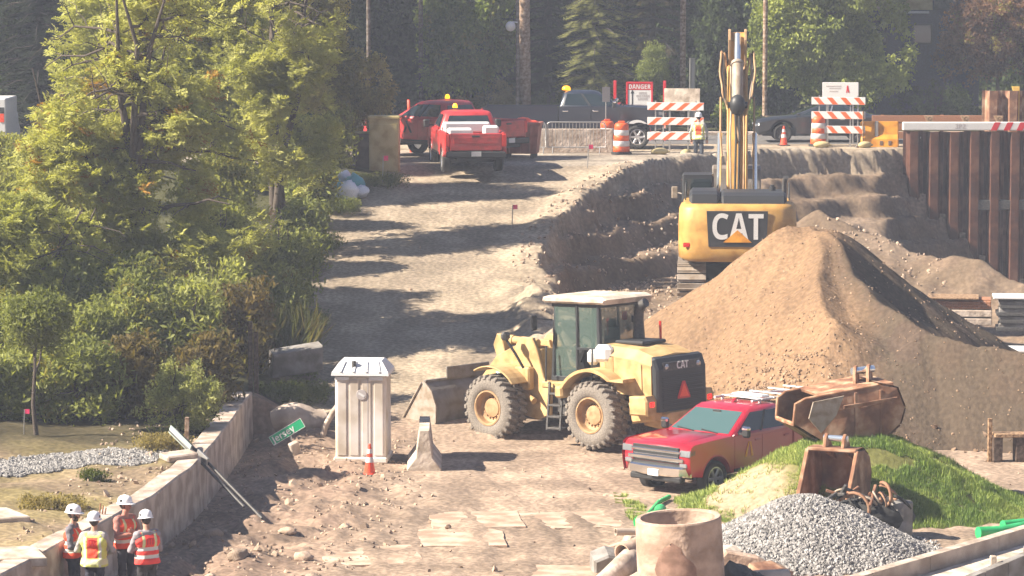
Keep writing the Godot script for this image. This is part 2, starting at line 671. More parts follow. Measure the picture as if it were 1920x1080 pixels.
func gh(x: float, z: float) -> float:
	var d := -z
	var base := road_h(d)
	var n1 := n_a.get_noise_2d(x, z)
	var h := base
	if d < 80.0:
		h = 0.0
	# left bank, held by the wall in front
	var wx := along(WALL, d)
	if d < 80.3:
		if x < wx - 0.08:
			var k := smoothstep(0.0, 0.3, wx - 0.08 - x)
			var up := 1.04 + 0.03 * maxf(0.0, wx - x - 2.0) + 0.10 * n1
			h = lerpf(h, up, k)
			if d < 62.0:
				h = lerpf(h, h - 0.25, smoothstep(62.0, 56.0, d) * smoothstep(0.4, 2.0, wx - x))
			h += 0.10 * n_b.get_noise_2d(x, z) * k
	else:
		var le := along(ROAD_EDGE, d)
		var k := smoothstep(0.0, 2.2, le - x)
		var bank := maxf(1.1, base + 0.35) + 0.02 * maxf(0.0, le - x)
		if d > 109.0:
			bank = base + 0.1
		h = lerpf(base, bank + 0.25 * n1, k)
	# the pit on the right
	var s := pit_in(x, d)
	if d > 79.5 and s > -2.5:
		var fl := minf(lerpf(0.0, 1.65, smoothstep(81.0, 91.0, d)), lerpf(1.65, -0.3, smoothstep(8.5, 16.0, x)))
		fl += 0.22 * n1
		if s > 0.0 and d < 120.28:
			var top := base
			if x > 12.6:
				top = lerpf(base, lerpf(3.9, -0.4, clampf((x - 14.0) / 4.4, 0.0, 1.0)), smoothstep(12.8, 14.0, x))
			var nb := n_b.get_noise_2d(x * 0.7, z * 0.7)
			var run := s + 0.55 * n_b.get_noise_2d(x * 0.55 + 40.0, z * 0.55)
			var drop := maxf(0.0, run) * 0.47 + smoothstep(-0.1, 0.9, run) * 0.40
			var cut := top - drop
			var st := 0.78
			var q := cut / st + 0.35 * n1
			var tr := (floorf(q) + smoothstep(0.55, 1.0, q - floorf(q)) - 0.35 * n1) * st
			cut = lerpf(cut, tr, 0.92) + 0.24 * nb
			h = minf(h + 0.02, maxf(fl, cut))
			# spoil ridge that catches the sun
			var a := Vector2(10.2, 112.5)
			var b := Vector2(18.5, 104.5)
			var pp := Vector2(x, d)
			var ab := b - a
			var t := clampf((pp - a).dot(ab) / ab.length_squared(), 0.0, 1.0)
			h = maxf(h, lerpf(2.9, 0.75, t) - pp.distance_to(a + ab * t) * 0.55 + 0.35 * nb)
		elif d > 96.0 and d < 119.5:
			h += 0.14 * smoothstep(-1.4, -0.5, s) * (0.7 + n_b.get_noise_2d(x, z))
	# lumpy shoulder right of the haul road
	if d > 83.0 and d < 96.0:
		var sh := exp(-pow((x - (0.9 + 0.1 * (90.0 - d))) / 0.75, 2.0)) * smoothstep(83.0, 86.0, d) * smoothstep(96.0, 92.0, d)
		h += sh * (0.42 + 0.5 * n_b.get_noise_2d(x * 1.3, z * 1.3))
	# dip in which the far worker stands
	h -= 0.42 * exp(-(pow((x - 6.52) / 0.7, 2.0) + pow((d - 117.35) / 0.5, 2.0)))
	# rough spoil between the wall and the haul road, wheel ruts elsewhere
	if d < 84.0 and x > wx:
		var rough := smoothstep(0.1, 0.8, x - wx) * smoothstep(5.2, 2.6, x - wx - 0.5 * n1 * 3.0) * smoothstep(80.0, 76.0, d)
		h += rough * (0.10 + 0.26 * n_b.get_noise_2d(x * 1.1, z * 0.9) + 0.10 * n_c.get_noise_2d(x * 1.4, z * 1.4))
		h += (1.0 - rough) * (0.035 * n_b.get_noise_2d(x * 0.6, z * 0.6) + 0.012 * sin((x + 0.02 * (d - 60.0) * (d - 60.0) * 0.15) * 9.0 + 2.0 * n1) * smoothstep(73.0, 66.0, d))
		h += tracks(x, d) * (1.0 - rough)
		# heap in front of the privy
		h += 0.42 * exp(-(pow((x + 4.6) / 0.9, 2.0) + pow((d - 78.6) / 1.3, 2.0)))
	elif d >= 84.0 and x > -5.5 and s < -0.5 and d < 112.0:
		h += 0.03 * n_b.get_noise_2d(x * 0.5, z * 0.9)
	return h


func ground_color(x: float, z: float, h: float, steep: float) -> Color:
	var d := -z
	var n1 := n_a.get_noise_2d(x + 50.0, z)
	var n2 := n_b.get_noise_2d(x * 0.5, z * 0.5 + 90.0)
	var wx := along(WALL, d)
	var c := Color(0.48, 0.36, 0.27)
	if d < 81.0:
		if x < wx:
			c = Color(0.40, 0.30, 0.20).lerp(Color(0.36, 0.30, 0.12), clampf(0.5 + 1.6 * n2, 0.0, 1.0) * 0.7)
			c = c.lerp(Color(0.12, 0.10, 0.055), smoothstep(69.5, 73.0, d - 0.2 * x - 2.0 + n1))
			if x < wx - 2.5 and d < 63.0:
				c = c.lerp(Color(0.44, 0.37, 0.33), smoothstep(0.0, 0.2, n1 + 0.1))
		else:
			var k := smoothstep(4.6, 2.6, x - wx)
			c = c.lerp(Color(0.36, 0.25, 0.185), k * (0.75 + 0.5 * n2))
	else:
		var le := along(ROAD_EDGE, d)
		var road := Color(0.52, 0.42, 0.305).lerp(Color(0.44, 0.355, 0.265), clampf(0.5 + n2 * 1.2, 0, 1))
		c = c.lerp(road, smoothstep(81.0, 84.0, d))
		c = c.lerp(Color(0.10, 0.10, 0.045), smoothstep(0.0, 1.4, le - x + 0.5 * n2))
		var s := pit_in(x, d)
		if s > 0.0 and d < 121.0:
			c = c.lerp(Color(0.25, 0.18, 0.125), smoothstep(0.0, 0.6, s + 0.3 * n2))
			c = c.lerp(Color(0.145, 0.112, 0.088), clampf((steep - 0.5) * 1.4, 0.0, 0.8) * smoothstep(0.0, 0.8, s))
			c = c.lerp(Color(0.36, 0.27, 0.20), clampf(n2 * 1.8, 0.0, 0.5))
	if d > 111.5 and x < 40.0 and d < 119.0 and pit_in(x, d) < 0.0:
		c = c.lerp(Color(0.47, 0.41, 0.34), 0.7)
	if d > 126.5:
		c = c.lerp(Color(0.09, 0.095, 0.04), smoothstep(126.5, 129.0, d + n1))
	return c * (1.0 + 0.12 * n1)


func grid_mesh(xs: PackedFloat32Array, ds: PackedFloat32Array, hf: Callable, cf: Callable, keep = null) -> ArrayMesh:
	var nx := xs.size()
	var nd := ds.size()
	var pos := PackedVector3Array()
	var nor := PackedVector3Array()
	var col := PackedColorArray()
	pos.resize(nx * nd)
	nor.resize(nx * nd)
	col.resize(nx * nd)
	for j in nd:
		for i in nx:
			pos[j * nx + i] = Vector3(xs[i], hf.call(xs[i], -ds[j]), -ds[j])
	for j in nd:
		for i in nx:
			var l := pos[j * nx + maxi(i - 1, 0)]
			var r := pos[j * nx + mini(i + 1, nx - 1)]
			var a := pos[maxi(j - 1, 0) * nx + i]
			var b := pos[mini(j + 1, nd - 1) * nx + i]
			var n := (r - l).cross(b - a).normalized()
			nor[j * nx + i] = n
			var p := pos[j * nx + i]
			col[j * nx + i] = cf.call(p.x, p.z, p.y, 1.0 - n.y)
	var idx := PackedInt32Array()
	for j in nd - 1:
		for i in nx - 1:
			var a := j * nx + i
			if keep != null and not (keep.call(pos[a]) or keep.call(pos[a + 1]) or keep.call(pos[a + nx]) or keep.call(pos[a + nx + 1])):
				continue
			idx.append_array(PackedInt32Array([a, a + nx, a + 1, a + 1, a + nx, a + nx + 1]))
	var arr := []
	arr.resize(Mesh.ARRAY_MAX)
	arr[Mesh.ARRAY_VERTEX] = pos
	arr[Mesh.ARRAY_NORMAL] = nor
	arr[Mesh.ARRAY_COLOR] = col
	arr[Mesh.ARRAY_INDEX] = idx
	var m := ArrayMesh.new()
	m.add_surface_from_arrays(Mesh.PRIMITIVE_TRIANGLES, arr)
	return m


func steps(list: Array) -> PackedFloat32Array:
	var r := PackedFloat32Array()
	for s in list:
		var x: float = s[0]
		while x < s[1] - 0.001:
			r.append(x)
			x += s[2]
	r.append(list[list.size() - 1][1])
	return r


func build_ground() -> void:
	var xs := steps([[-900.0, -100.0, 200.0], [-100.0, -30.0, 10.0], [-30.0, -14.0, 0.5], [-14.0, 18.0, 0.13], [18.0, 30.0, 0.6], [30.0, 100.0, 10.0], [100.0, 900.0, 200.0]])
	var ds := steps([[-300.0, 30.0, 60.0], [30.0, 54.0, 2.0], [54.0, 84.0, 0.14], [84.0, 122.0, 0.17], [122.0, 136.0, 0.7], [136.0, 180.0, 8.0], [180.0, 1200.0, 170.0]])
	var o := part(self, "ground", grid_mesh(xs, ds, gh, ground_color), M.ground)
	tag(o, "bare brown dirt of the work site with the haul road ramp and dug pit", "", "", "structure")


# ---------------------------------------------------------------- heaps
func seg_h(p: Vector2, pts: Array, slope: float) -> float:
	var best := -99.0
	for i in pts.size() - 1:
		var a := Vector2(pts[i].x, pts[i].y)
		var b := Vector2(pts[i + 1].x, pts[i + 1].y)
		var ab := b - a
		var t := clampf((p - a).dot(ab) / maxf(ab.length_squared(), 1e-6), 0.0, 1.0)
		best = maxf(best, lerpf(pts[i].z, pts[i + 1].z, t) - p.distance_to(a + ab * t) * slope)
	return best


func dirt_h(x: float, z: float) -> float:
	var d := -z
	var n := n_b.get_noise_2d(x * 0.35, z * 0.35)
	var p := Vector2(x + 0.5 * n_a.get_noise_2d(x * 2.0, z * 2.0), d)
	var h := seg_h(p, [Vector3(7.85, 88.2, 4.8), Vector3(7.8, 84.5, 3.4), Vector3(8.0, 82.0, 2.6)], 0.68)
	var h2 := seg_h(p, [Vector3(7.85, 88.2, 4.8), Vector3(8.6, 85.2, 3.6), Vector3(10.0, 81.2, 2.6)], 0.86)
	var kk := maxf(0.7 - absf(h - h2), 0.0) / 0.7
	h = maxf(h, h2) + kk * kk * 0.175
	h = maxf(h, seg_h(p, [Vector3(10.0, 81.2, 2.6), Vector3(12.2, 79.6, 2.05), Vector3(15.5, 78.6, 1.6)], 1.0))
	h = maxf(h, seg_h(p, [Vector3(8.7, 86.5, 3.0), Vector3(11.0, 83.5, 1.9), Vector3(14.0, 82.0, 1.5)], 0.6))
	h = maxf(h, seg_h(p, [Vector3(5.6, 83.6, 1.7), Vector3(6.7, 82.0, 2.0), Vector3(7.4, 80.8, 1.9)], 0.75))
	# rounded crest
	h -= 0.50 * exp(-(pow((x - 7.85) / 0.6, 2.0) + pow((d - 88.2) / 0.8, 2.0)))
	# bite dug by the loader, lumpy within
	var bite := exp(-(pow((x - 5.9) / 1.5, 2.0) + pow((d - 80.2) / 2.0, 2.0)))
	var ang := atan2(d - 88.2, x - 7.85)
	h += 0.16 * n_b.get_noise_2d(ang * 5.0, 0.25 * Vector2(x - 7.85, d - 88.2).length()) * smoothstep(0.5, 2.0, Vector2(x - 7.85, d - 88.2).length())
	h += 0.14 * n + bite * (0.45 * n_b.get_noise_2d(x * 1.1, z * 1.1) - 0.15)
	h += 0.05 * n_b.get_noise_2d(x * 1.5, z * 1.5)
	return h


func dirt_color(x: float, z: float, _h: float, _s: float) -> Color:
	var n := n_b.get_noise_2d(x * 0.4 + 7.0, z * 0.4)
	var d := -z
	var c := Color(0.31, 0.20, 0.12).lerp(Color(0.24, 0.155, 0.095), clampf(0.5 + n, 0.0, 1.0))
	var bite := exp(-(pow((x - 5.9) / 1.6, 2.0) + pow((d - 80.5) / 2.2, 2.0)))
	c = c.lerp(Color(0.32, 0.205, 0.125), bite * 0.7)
	return c.lerp(Color(0.105, 0.078, 0.058), smoothstep(7.7, 9.2, x + 0.7 * n) * 0.95)  # right flank darker: its shade, with damp soil, is put into the colour


func mound_h(x: float, z: float) -> float:
	var d := -z
	var n := n_a.get_noise_2d(x * 1.5, z * 1.5)
	var u := (x - 7.2) / (3.75 if x < 7.2 else 4.0)
	var w := (d - 70.3) / (3.2 if d < 70.3 else 3.3)
	var r := sqrt(u * u + w * w)
	return 1.62 * (1.0 - smoothstep(0.05, 1.08, r)) * (1.0 + 0.06 * n) - 0.05 + 0.03 * n_b.get_noise_2d(x, z)


func bare(x: float, z: float) -> float:   # 1 where the mound's left flank is bare soil
	var d := -z
	var n := n_b.get_noise_2d(x * 0.7, z * 0.7)
	return smoothstep(0.75, 0.25, absf((x - 4.9) + 0.12 * (d - 69.0)) / 1.5 + 0.5 * n) * smoothstep(66.0, 67.0, d)


func mound_color(x: float, z: float, _h: float, _s: float) -> Color:
	var n := n_b.get_noise_2d(x * 0.8, z * 0.8)
	return Color(0.17, 0.17, 0.055).lerp(Color(0.42, 0.33, 0.22), maxf(bare(x, z), clampf(n - 0.35, 0.0, 1.0)))


func gravel_h(x: float, z: float) -> float:
	var d := -z
	var r := Vector2((x - 5.75) / 1.08, (d - 64.6) / 1.05).length()
	return 1.08 - maxf(0.0, sqrt(r * r + 0.3) - 0.54) * 0.60 + 0.07 * n_b.get_noise_2d(x, z)


func rock_mesh(sd: int, flat := 0.75) -> ArrayMesh:
	var r := RandomNumberGenerator.new()
	r.seed = sd
	var pts := []
	for k in 6:
		pts.append(Vector3(cos(TAU * k / 6.0), 0, sin(TAU * k / 6.0)) * r.randf_range(0.7, 1.1) + Vector3(0, r.randf_range(-0.25, 0.25), 0))
	var top := Vector3(r.randf_range(-0.3, 0.3), flat * r.randf_range(0.7, 1.1), r.randf_range(-0.3, 0.3))
	var bot := Vector3(r.randf_range(-0.3, 0.3), -flat, r.randf_range(-0.3, 0.3))
	var m := MB.new()
	for k in 6:
		m.face([pts[k], pts[(k + 1) % 6], top], Vector3.ZERO)
		m.face([pts[k], pts[(k + 1) % 6], bot], Vector3.ZERO)
	return m.mesh()


func lump_mesh(sd: int, squash := 0.6) -> ArrayMesh:
	# an irregular stone: a ball pushed in and out by noise, one flank cut off
	var r := RandomNumberGenerator.new()
	r.seed = sd
	var nn := FastNoiseLite.new()
	nn.seed = sd
	nn.frequency = 0.9
	nn.fractal_octaves = 3
	var cut := Vector3(r.randf_range(-1, 1), r.randf_range(0.2, 1.0), r.randf_range(-1, 1)).normalized()
	var at := func(i: int, k: int) -> Vector3:
		var f := -PI / 2 + PI * i / 9.0
		var a := TAU * (k % 14) / 14.0
		var d := Vector3(cos(f) * cos(a), sin(f), -cos(f) * sin(a))
		var p := d * (1.0 + 0.45 * nn.get_noise_3dv(d * 1.3))
		var over := p.dot(cut) - 0.62
		if over > 0.0:
			p -= cut * over * 0.9
		return Vector3(p.x, p.y * squash, p.z * 0.8)
	var m := MB.new()
	for i in 9:
		for k in 14:
			if i > 0:
				m.tri(at.call(i, k), at.call(i, k + 1), at.call(i + 1, k + 1), 1)
			if i < 8:
				m.tri(at.call(i, k), at.call(i + 1, k + 1), at.call(i + 1, k), 1)
	return m.mesh()


func rand_basis(s: float) -> Basis:
	return Basis.from_euler(Vector3(rng.randf() * TAU, rng.randf() * TAU, rng.randf() * TAU)).scaled(Vector3.ONE * s)


func build_heaps() -> void:
	var keep := func(hf: Callable) -> Callable: return func(p: Vector3) -> bool: return hf.call(p.x, p.z) > gh(p.x, p.z) - 0.12
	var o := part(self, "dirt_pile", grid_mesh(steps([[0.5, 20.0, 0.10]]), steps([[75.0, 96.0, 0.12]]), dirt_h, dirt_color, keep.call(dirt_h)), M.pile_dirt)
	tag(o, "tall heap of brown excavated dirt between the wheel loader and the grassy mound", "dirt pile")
	var gm := part(self, "grass_mound", grid_mesh(steps([[2.2, 12.0, 0.09]]), steps([[66.4, 75.5, 0.10]]), mound_h, mound_color, keep.call(mound_h)), M.pile_dirt)
	tag(gm, "low soil mound, half bare and half grassed, on which the big rusty bucket lies", "", "", "structure")
	# grass blades
	var tuft := MB.new()
	tuft.col = Color(1, 1, 1)
	for k in 7:
		var a := k * 2.4
		var o0 := Vector3(cos(a), 0, sin(a)) * 0.35
		var side := Vector3(-sin(a + 0.7), 0, cos(a + 0.7)) * 0.10
		var tip := o0 * 2.0 + Vector3(0, 1.0 - 0.07 * k, 0)
		tuft.tri(o0 - side, o0 + side, tip)
	var xfs := []
	var cols := []
	var tries := 0
	while xfs.size() < 30000 and tries < 90000:
		tries += 1
		var x := rng.randf_range(2.4, 11.5)
		var z := -rng.randf_range(66.5, 75.0)
		var h := mound_h(x, z)
		if h < gh(x, z) - 0.02 or rng.randf() < bare(x, z) * 0.97:
			continue
		var s := rng.randf_range(0.05, 0.11) * (1.0 + 0.9 * n_b.get_noise_2d(x * 1.6, z * 1.6))
		if n_b.get_noise_2d(x * 1.1 + 9.0, z * 1.1) < -0.32:
			continue
		xfs.append(Transform3D(Basis(Vector3.UP, rng.randf() * TAU).scaled(Vector3(s, s * rng.randf_range(0.7, 1.4), s)), Vector3(x, h - 0.01, z)))
		var c := Color(0.15, 0.235, 0.045).lerp(Color(0.36, 0.42, 0.10), clampf(rng.randf() * 0.7 + n_b.get_noise_2d(x, z), 0.0, 1.0))
		if x < 6.0:
			c = c.lerp(Color(0.42, 0.44, 0.10), rng.randf() * 0.6)
		cols.append(c)
	var gg := scatter(self, "grass", tuft.mesh(), M.grass, xfs, cols, true)
	tag(gg, "bright green grass growing on the low soil mound", "", "", "stuff")
	# gravel heap: a core and loose stones on it
	var gp := thing("gravel_pile", "cone of loose pale grey crushed stone in front of the grassy mound", "gravel pile", Vector3.ZERO)
	part(gp, "core", grid_mesh(steps([[3.2, 8.5, 0.1]]), steps([[62.0, 67.6, 0.1]]), gravel_h, func(_a, _b, _c, _d): return Color(0.27, 0.255, 0.25), keep.call(gravel_h)), M.stone)
	for v in 3:
		xfs = []
		cols = []
		while xfs.size() < 6000:
			var x := rng.randf_range(3.3, 8.4)
			var z := -rng.randf_range(62.1, 67.2)
			var h := gravel_h(x, z)
			var over := h - gh(x, z)
			if over < -0.25 or (over < 0.0 and rng.randf() < 0.8):
				continue
			xfs.append(Transform3D(rand_basis(rng.randf_range(0.022, 0.058)), Vector3(x, maxf(h, gh(x, z)) + 0.015, z)))
			var b := rng.randf_range(0.17, 0.50)
			cols.append(Color(b, b * 0.96, b * 0.93))
		scatter(gp, "stones", rock_mesh(v + 1), M.stone, xfs, cols, true)
	# the strip of gravel on the bank
	xfs = []
	cols = []
	while xfs.size() < 9000:
		var x := rng.randf_range(-12.0, -6.9)
		var d := rng.randf_range(65.0, 72.5)
		var mid := 70.6 + (x + 7.6) * 0.62
		var edge := absf(d - mid) / 1.35 + 0.5 * n_b.get_noise_2d(x, d)
		if edge > 1.0 or x > along(WALL, d) - 0.9:
			continue
		xfs.append(Transform3D(rand_basis(rng.randf_range(0.02, 0.05)), Vector3(x, gh(x, -d) + 0.012, -d)))
		var b := rng.randf_range(0.20, 0.44)
		cols.append(Color(b, b * 0.96, b * 0.92))
	var gs := scatter(self, "gravel", rock_mesh(9), M.stone, xfs, cols, true)
	tag(gs, "strip of pale gravel laid along the bank below the trees", "", "", "stuff")
	# clods over the rough ground and the pit
	xfs = []
	cols = []
	while xfs.size() < 5500:
		var d := rng.randf_range(56.0, 112.0)
		var x := rng.randf_range(-9.0, 14.0)
		var wx := along(WALL, d)
		var s := rng.randf_range(0.02, 0.05)
		if d < 80.0:
			if x < wx - 6.0:
				continue
			if x - wx > 4.5 and rng.randf() < 0.95:
				continue
			if rng.randf() < 0.06:
				s *= 2.4
		else:
			if pit_in(x, d) < -0.9 and rng.randf() < 0.995:
				continue
			s *= 1.5
		xfs.append(Transform3D(rand_basis(s), Vector3(x, gh(x, -d) + s * 0.3, -d)))
		var b := rng.randf_range(0.7, 1.25)
		cols.append(Color(0.46 * b, 0.34 * b, 0.25 * b))
	var ck := scatter(self, "dirt_clods", rock_mesh(14, 0.6), M.stone, xfs, cols, true)
	tag(ck, "loose brown clods of soil scattered over the churned ground", "", "", "stuff")
	# clods rolled down the dirt pile
	xfs = []
	cols = []
	while xfs.size() < 2600:
		var x := rng.randf_range(2.5, 15.0)
		var d := rng.randf_range(77.0, 92.0)
		var h := dirt_h(x, -d)
		if h < gh(x, -d) - 0.05:
			continue
		var bite := exp(-(pow((x - 5.9) / 1.5, 2.0) + pow((d - 80.2) / 2.0, 2.0)))
		if rng.randf() > 0.05 + bite:
			continue
		var s := rng.randf_range(0.015, 0.04) * (1.0 + bite)
		xfs.append(Transform3D(rand_basis(s), Vector3(x, h + s * 0.2, -d)))
		var b := rng.randf_range(0.75, 1.2)
		cols.append(Color(0.37 * b, 0.25 * b, 0.16 * b))
	for k in 1600:
		var x := rng.randf_range(2.0, 14.0)
		var d := rng.randf_range(76.0, 90.0)
		var over := dirt_h(x, -d) - gh(x, -d)
		if over < -0.45 or over > 0.5 or rng.randf() < absf(over):
			continue
		var s := rng.randf_range(0.03, 0.11) * rng.randf_range(0.5, 1.0)
		xfs.append(Transform3D(rand_basis(s), Vector3(x, maxf(dirt_h(x, -d), gh(x, -d)) + s * 0.25, -d)))
		var b := rng.randf_range(0.7, 1.2)
		cols.append(Color(0.37 * b, 0.25 * b, 0.16 * b))
	var pk := scatter(self, "dirt_pile_clods", rock_mesh(15, 0.7), M.stone, xfs, cols, true)
	tag(pk, "crumbled clods of soil lying on the slopes of the tall dirt heap", "", "", "stuff")


# ---------------------------------------------------------------- road vehicles: x forward, z to the vehicle's right
func arc(c: Vector2, r: float, a0: float, a1: float, n: int) -> Array:
	var p := []
	for i in n + 1:
		var a := deg_to_rad(lerpf(a0, a1, float(i) / n))
		p.append(c + Vector2(cos(a), sin(a)) * r)
	return p


func wheel_part(root: Node3D, c: Vector3, r: float, w: float, rim_r: float, tyre: Material, rim: Material, spokes := 6, hub: Material = null) -> void:
	# axis along z; the outer face on the side that c.z points to
	var s := signf(c.z)
	var t := MB.new()
	t.xf = Transform3D(Basis(Vector3.RIGHT, PI / 2 * s), c)
	var h := w * 0.5
	t.lathe([Vector2(rim_r, h * 0.8), Vector2(rim_r + 0.02, h * 0.96), Vector2(r * 0.86, h), Vector2(r * 0.97, h * 0.82), Vector2(r, h * 0.5), Vector2(r, -h * 0.5), Vector2(r * 0.97, -h * 0.82), Vector2(r * 0.86, -h), Vector2(rim_r, -h * 0.8)], 28)
	var wn := part(root, "wheel", t, tyre)
	var m := MB.new()
	m.xf = t.xf
	m.lathe([Vector2(rim_r, h * 0.82), Vector2(rim_r * 0.92, h * 0.84), Vector2(rim_r * 0.88, h * 0.45), Vector2(rim_r * 0.84, h * 0.15), Vector2(0.0, h * 0.15)], 24, true)
	for k in spokes:
		var a := TAU * k / spokes
		var d := Vector3(cos(a), 0, sin(a))
		m.bar(d * rim_r * 0.16 + Vector3(0, h * 0.62, 0), d * rim_r * 0.93 + Vector3(0, h * 0.66, 0), rim_r * 0.26, 0.035, Vector3.UP, 0.008)
	m.lathe([Vector2(rim_r * 0.24, h * 0.2), Vector2(rim_r * 0.24, h * 0.7), Vector2(0.0, h * 0.74)], 12, true)
	part(wn, "rim", m, rim)
	if hub:
		var b := MB.new()
		b.xf = t.xf
		b.lathe([Vector2(rim_r * 0.86, h * 0.17), Vector2(0.0, h * 0.18)], 16, true)
		part(wn, "brake_disc", b, hub)


func cab_rings(levels: Array) -> Array:
	# each level: [y, x rear, x front, half width, corner]
	var rings := []
	for l in levels:
		var c: float = l[4]
		var w: float = l[3]
		var ring := []
		for q in [[l[2], -w + c], [l[2] - c, -w], [l[1] + c, -w], [l[1], -w + c], [l[1], w - c], [l[1] + c, w], [l[2] - c, w], [l[2], w - c]]:
			ring.append(Vector3(q[0], l[0], q[1]))
		rings.append(ring)
	return rings


func pickup(called: String, label: String, pos: Vector3, yaw: float, o: Dictionary) -> Node3D:
	var t := thing(called, label, "pickup truck", pos, yaw)
	var bm: Material = o.paint
	var R: float = o.get("tyre", 0.41)
	var xf := 1.95
	var xr := -1.75
	var lift: float = o.get("lift", 0.0)
	var bed_len: float = o.get("bed", 0.0)      # extra bed length behind
	xr -= bed_len * 0.5
	var bx := -2.92 - bed_len
	var y0 := 0.50 + lift
	# lower body, from the cab's rear to the nose
	var side := [Vector2(-0.86, y0)]
	side.append(Vector2(xf - 0.53, y0))
	side.append_array(arc(Vector2(xf, R + lift * 0.6), 0.52, 170, 10, 10))
	side.append_array([Vector2(xf + 0.56, y0 + 0.02), Vector2(2.84, y0 + 0.06), Vector2(2.90, 0.82 + lift), Vector2(2.90, 1.10 + lift), Vector2(2.87, 1.21 + lift), Vector2(2.76, 1.27 + lift), Vector2(2.2, 1.305 + lift), Vector2(1.5, 1.335 + lift), Vector2(0.9, 1.335 + lift), Vector2(-0.86, 1.335 + lift)])
	var b := MB.new()
	b.prism(side, -1.0, 1.0, 0.085, true)
	# bulged bonnet
	b.prism([Vector2(2.76, 1.22 + lift), Vector2(2.72, 1.285 + lift), Vector2(2.2, 1.335 + lift), Vector2(1.5, 1.375 + lift), Vector2(1.42, 1.30 + lift)], -0.66, 0.66, 0.06, true)
	var body := part(t, "body", b, bm)
	# wheel arch lips
	for s: float in [-1.0, 1.0]:
		for cx: float in [xf, xr]:
			var lip := MB.new()
			var pts := []
			for p in arc(Vector2(cx, R + lift * 0.6), 0.535, 168, 12, 12):
				pts.append(Vector3(p.x, p.y, s * 0.985))
			lip.tube(pts, 0.028, 6)
			part(body, "wheel_arch_lip", lip, bm)
	# cab
	var gh0 := MB.new()
	var y1 := 1.335 + lift
	gh0.loft(cab_rings([[y1 - 0.03, -0.86, 1.42, 0.955, 0.08], [y1 + 0.02, -0.85, 1.36, 0.945, 0.08], [y1 + 0.47, -0.70, 0.60, 0.785, 0.09], [y1 + 0.545, -0.62, 0.46, 0.73, 0.10], [y1 + 0.58, -0.40, 0.25, 0.56, 0.10]]), true)
	var cab := part(t, "cab", gh0, bm)
	# glass, set a hair proud of the cab's faces
	var A0 := Vector3(1.36, y1 + 0.02, -0.865)
	var A1 := Vector3(1.36, y1 + 0.02, 0.865)
	var B0 := Vector3(0.60, y1 + 0.47, -0.695)
	var B1 := Vector3(0.60, y1 + 0.47, 0.695)
	var ws := MB.new()
	ws.plate(A1, A0, B0, B1, 0.01, 0.99, 0.03, 0.97, 0.006)
	var wsp := part(t, "windshield", ws, M.windshield)
	for q: float in [-0.55, 0.15]:
		var wi := MB.new()
		wi.bar(Vector3(1.37, y1 + 0.035, q), Vector3(1.31, y1 + 0.075, q + 0.52), 0.022, 0.018)
		part(wsp, "wiper", wi, M.black_plastic)
	var rm := MB.new()
	rm.box(Vector3(0.70, y1 + 0.425, 0.0), Vector3(0.02, 0.07, 0.24), 0.008)
	part(wsp, "mirror_base", rm, M.black_plastic)
	var rw := MB.new()
	rw.plate(Vector3(-0.85, y1 + 0.02, -0.865), Vector3(-0.85, y1 + 0.02, 0.865), Vector3(-0.70, y1 + 0.47, 0.695), Vector3(-0.70, y1 + 0.47, -0.695), 0.06, 0.94, 0.10, 0.90, 0.006)
	part(t, "rear_window", rw, M.car_glass)
	for s: float in [-1.0, 1.0]:
		var a := Vector3(-0.77, y1 + 0.02, 0.945 * s)
		var c := Vector3(1.28, y1 + 0.02, 0.945 * s)
		var a2 := Vector3(-0.61, y1 + 0.47, 0.785 * s)
		var c2 := Vector3(0.51, y1 + 0.47, 0.785 * s)
		for k in 2:
			var w := MB.new()
			var u0 := 0.045 if k == 0 else 0.50
			var u1 := 0.475 if k == 0 else 0.945
			if s > 0.0:
				w.plate(a, c, c2, a2, u0, u1, 0.05, 0.95, 0.006)
			else:
				w.plate(c, a, a2, c2, 1.0 - u1, 1.0 - u0, 0.05, 0.95, 0.006)
			part(t, "side_window", w, M.car_glass)
		for k in 2:
			var d := MB.new()
			var q0 := -0.78 if k == 0 else 0.30
			var q1 := 0.27 if k == 0 else 1.30
			var dz := 1.0 * s
			var poly := [Vector2(q0, y0 + 0.10), Vector2(q1, y0 + 0.10), Vector2(q1, y1 - 0.05), Vector2(q0, y1 - 0.05)]
			d.prism(poly, minf(dz - 0.01, dz + 0.014), maxf(dz - 0.01, dz + 0.014), 0.006)
			var dp := part(t, "door", d, bm)
			var hd := MB.new()
			hd.box(Vector3(q0 + 0.16, y1 - 0.16, dz + 0.025 * s), Vector3(0.20, 0.04, 0.03), 0.01)
			part(dp, "handle", hd, o.get("handle_mat", bm))
		var mr := MB.new()
		mr.bar(Vector3(1.08, y1 + 0.02, s * 0.94), Vector3(1.10, y1 + 0.05, s * 1.14), 0.05, 0.05)
		mr.box(Vector3(1.12, y1 + 0.09, s * 1.20), Vector3(0.12, 0.26, 0.21), 0.04)
		var mp := part(t, "mirror", mr, o.get("mirror_low", M.black_plastic))
		var mc := MB.new()
		mc.box(Vector3(1.135, y1 + 0.165, s * 1.20), Vector3(0.125, 0.12, 0.222), 0.04)
		part(mp, "mirror_cap", mc, o.get("mirror_mat", M.chrome))
		var sl := MB.new()
		sl.box(Vector3(0.27, y0 + 0.045, s * 1.004), Vector3(2.1, 0.07, 0.03), 0.012)
		part(t, "sill_cladding", sl, M.black_plastic)
		var bp := MB.new()
		bp.plate(Vector3(0.23, y1 + 0.02, s * 0.945), Vector3(0.31, y1 + 0.02, s * 0.945), Vector3(-0.02, y1 + 0.46, s * 0.79), Vector3(-0.10, y1 + 0.46, s * 0.79), 0, 1, 0.0, 1.0, 0.009 * s)
		part(t, "door_pillar", bp, M.black_plastic)
	# underbody
	var ub := MB.new()
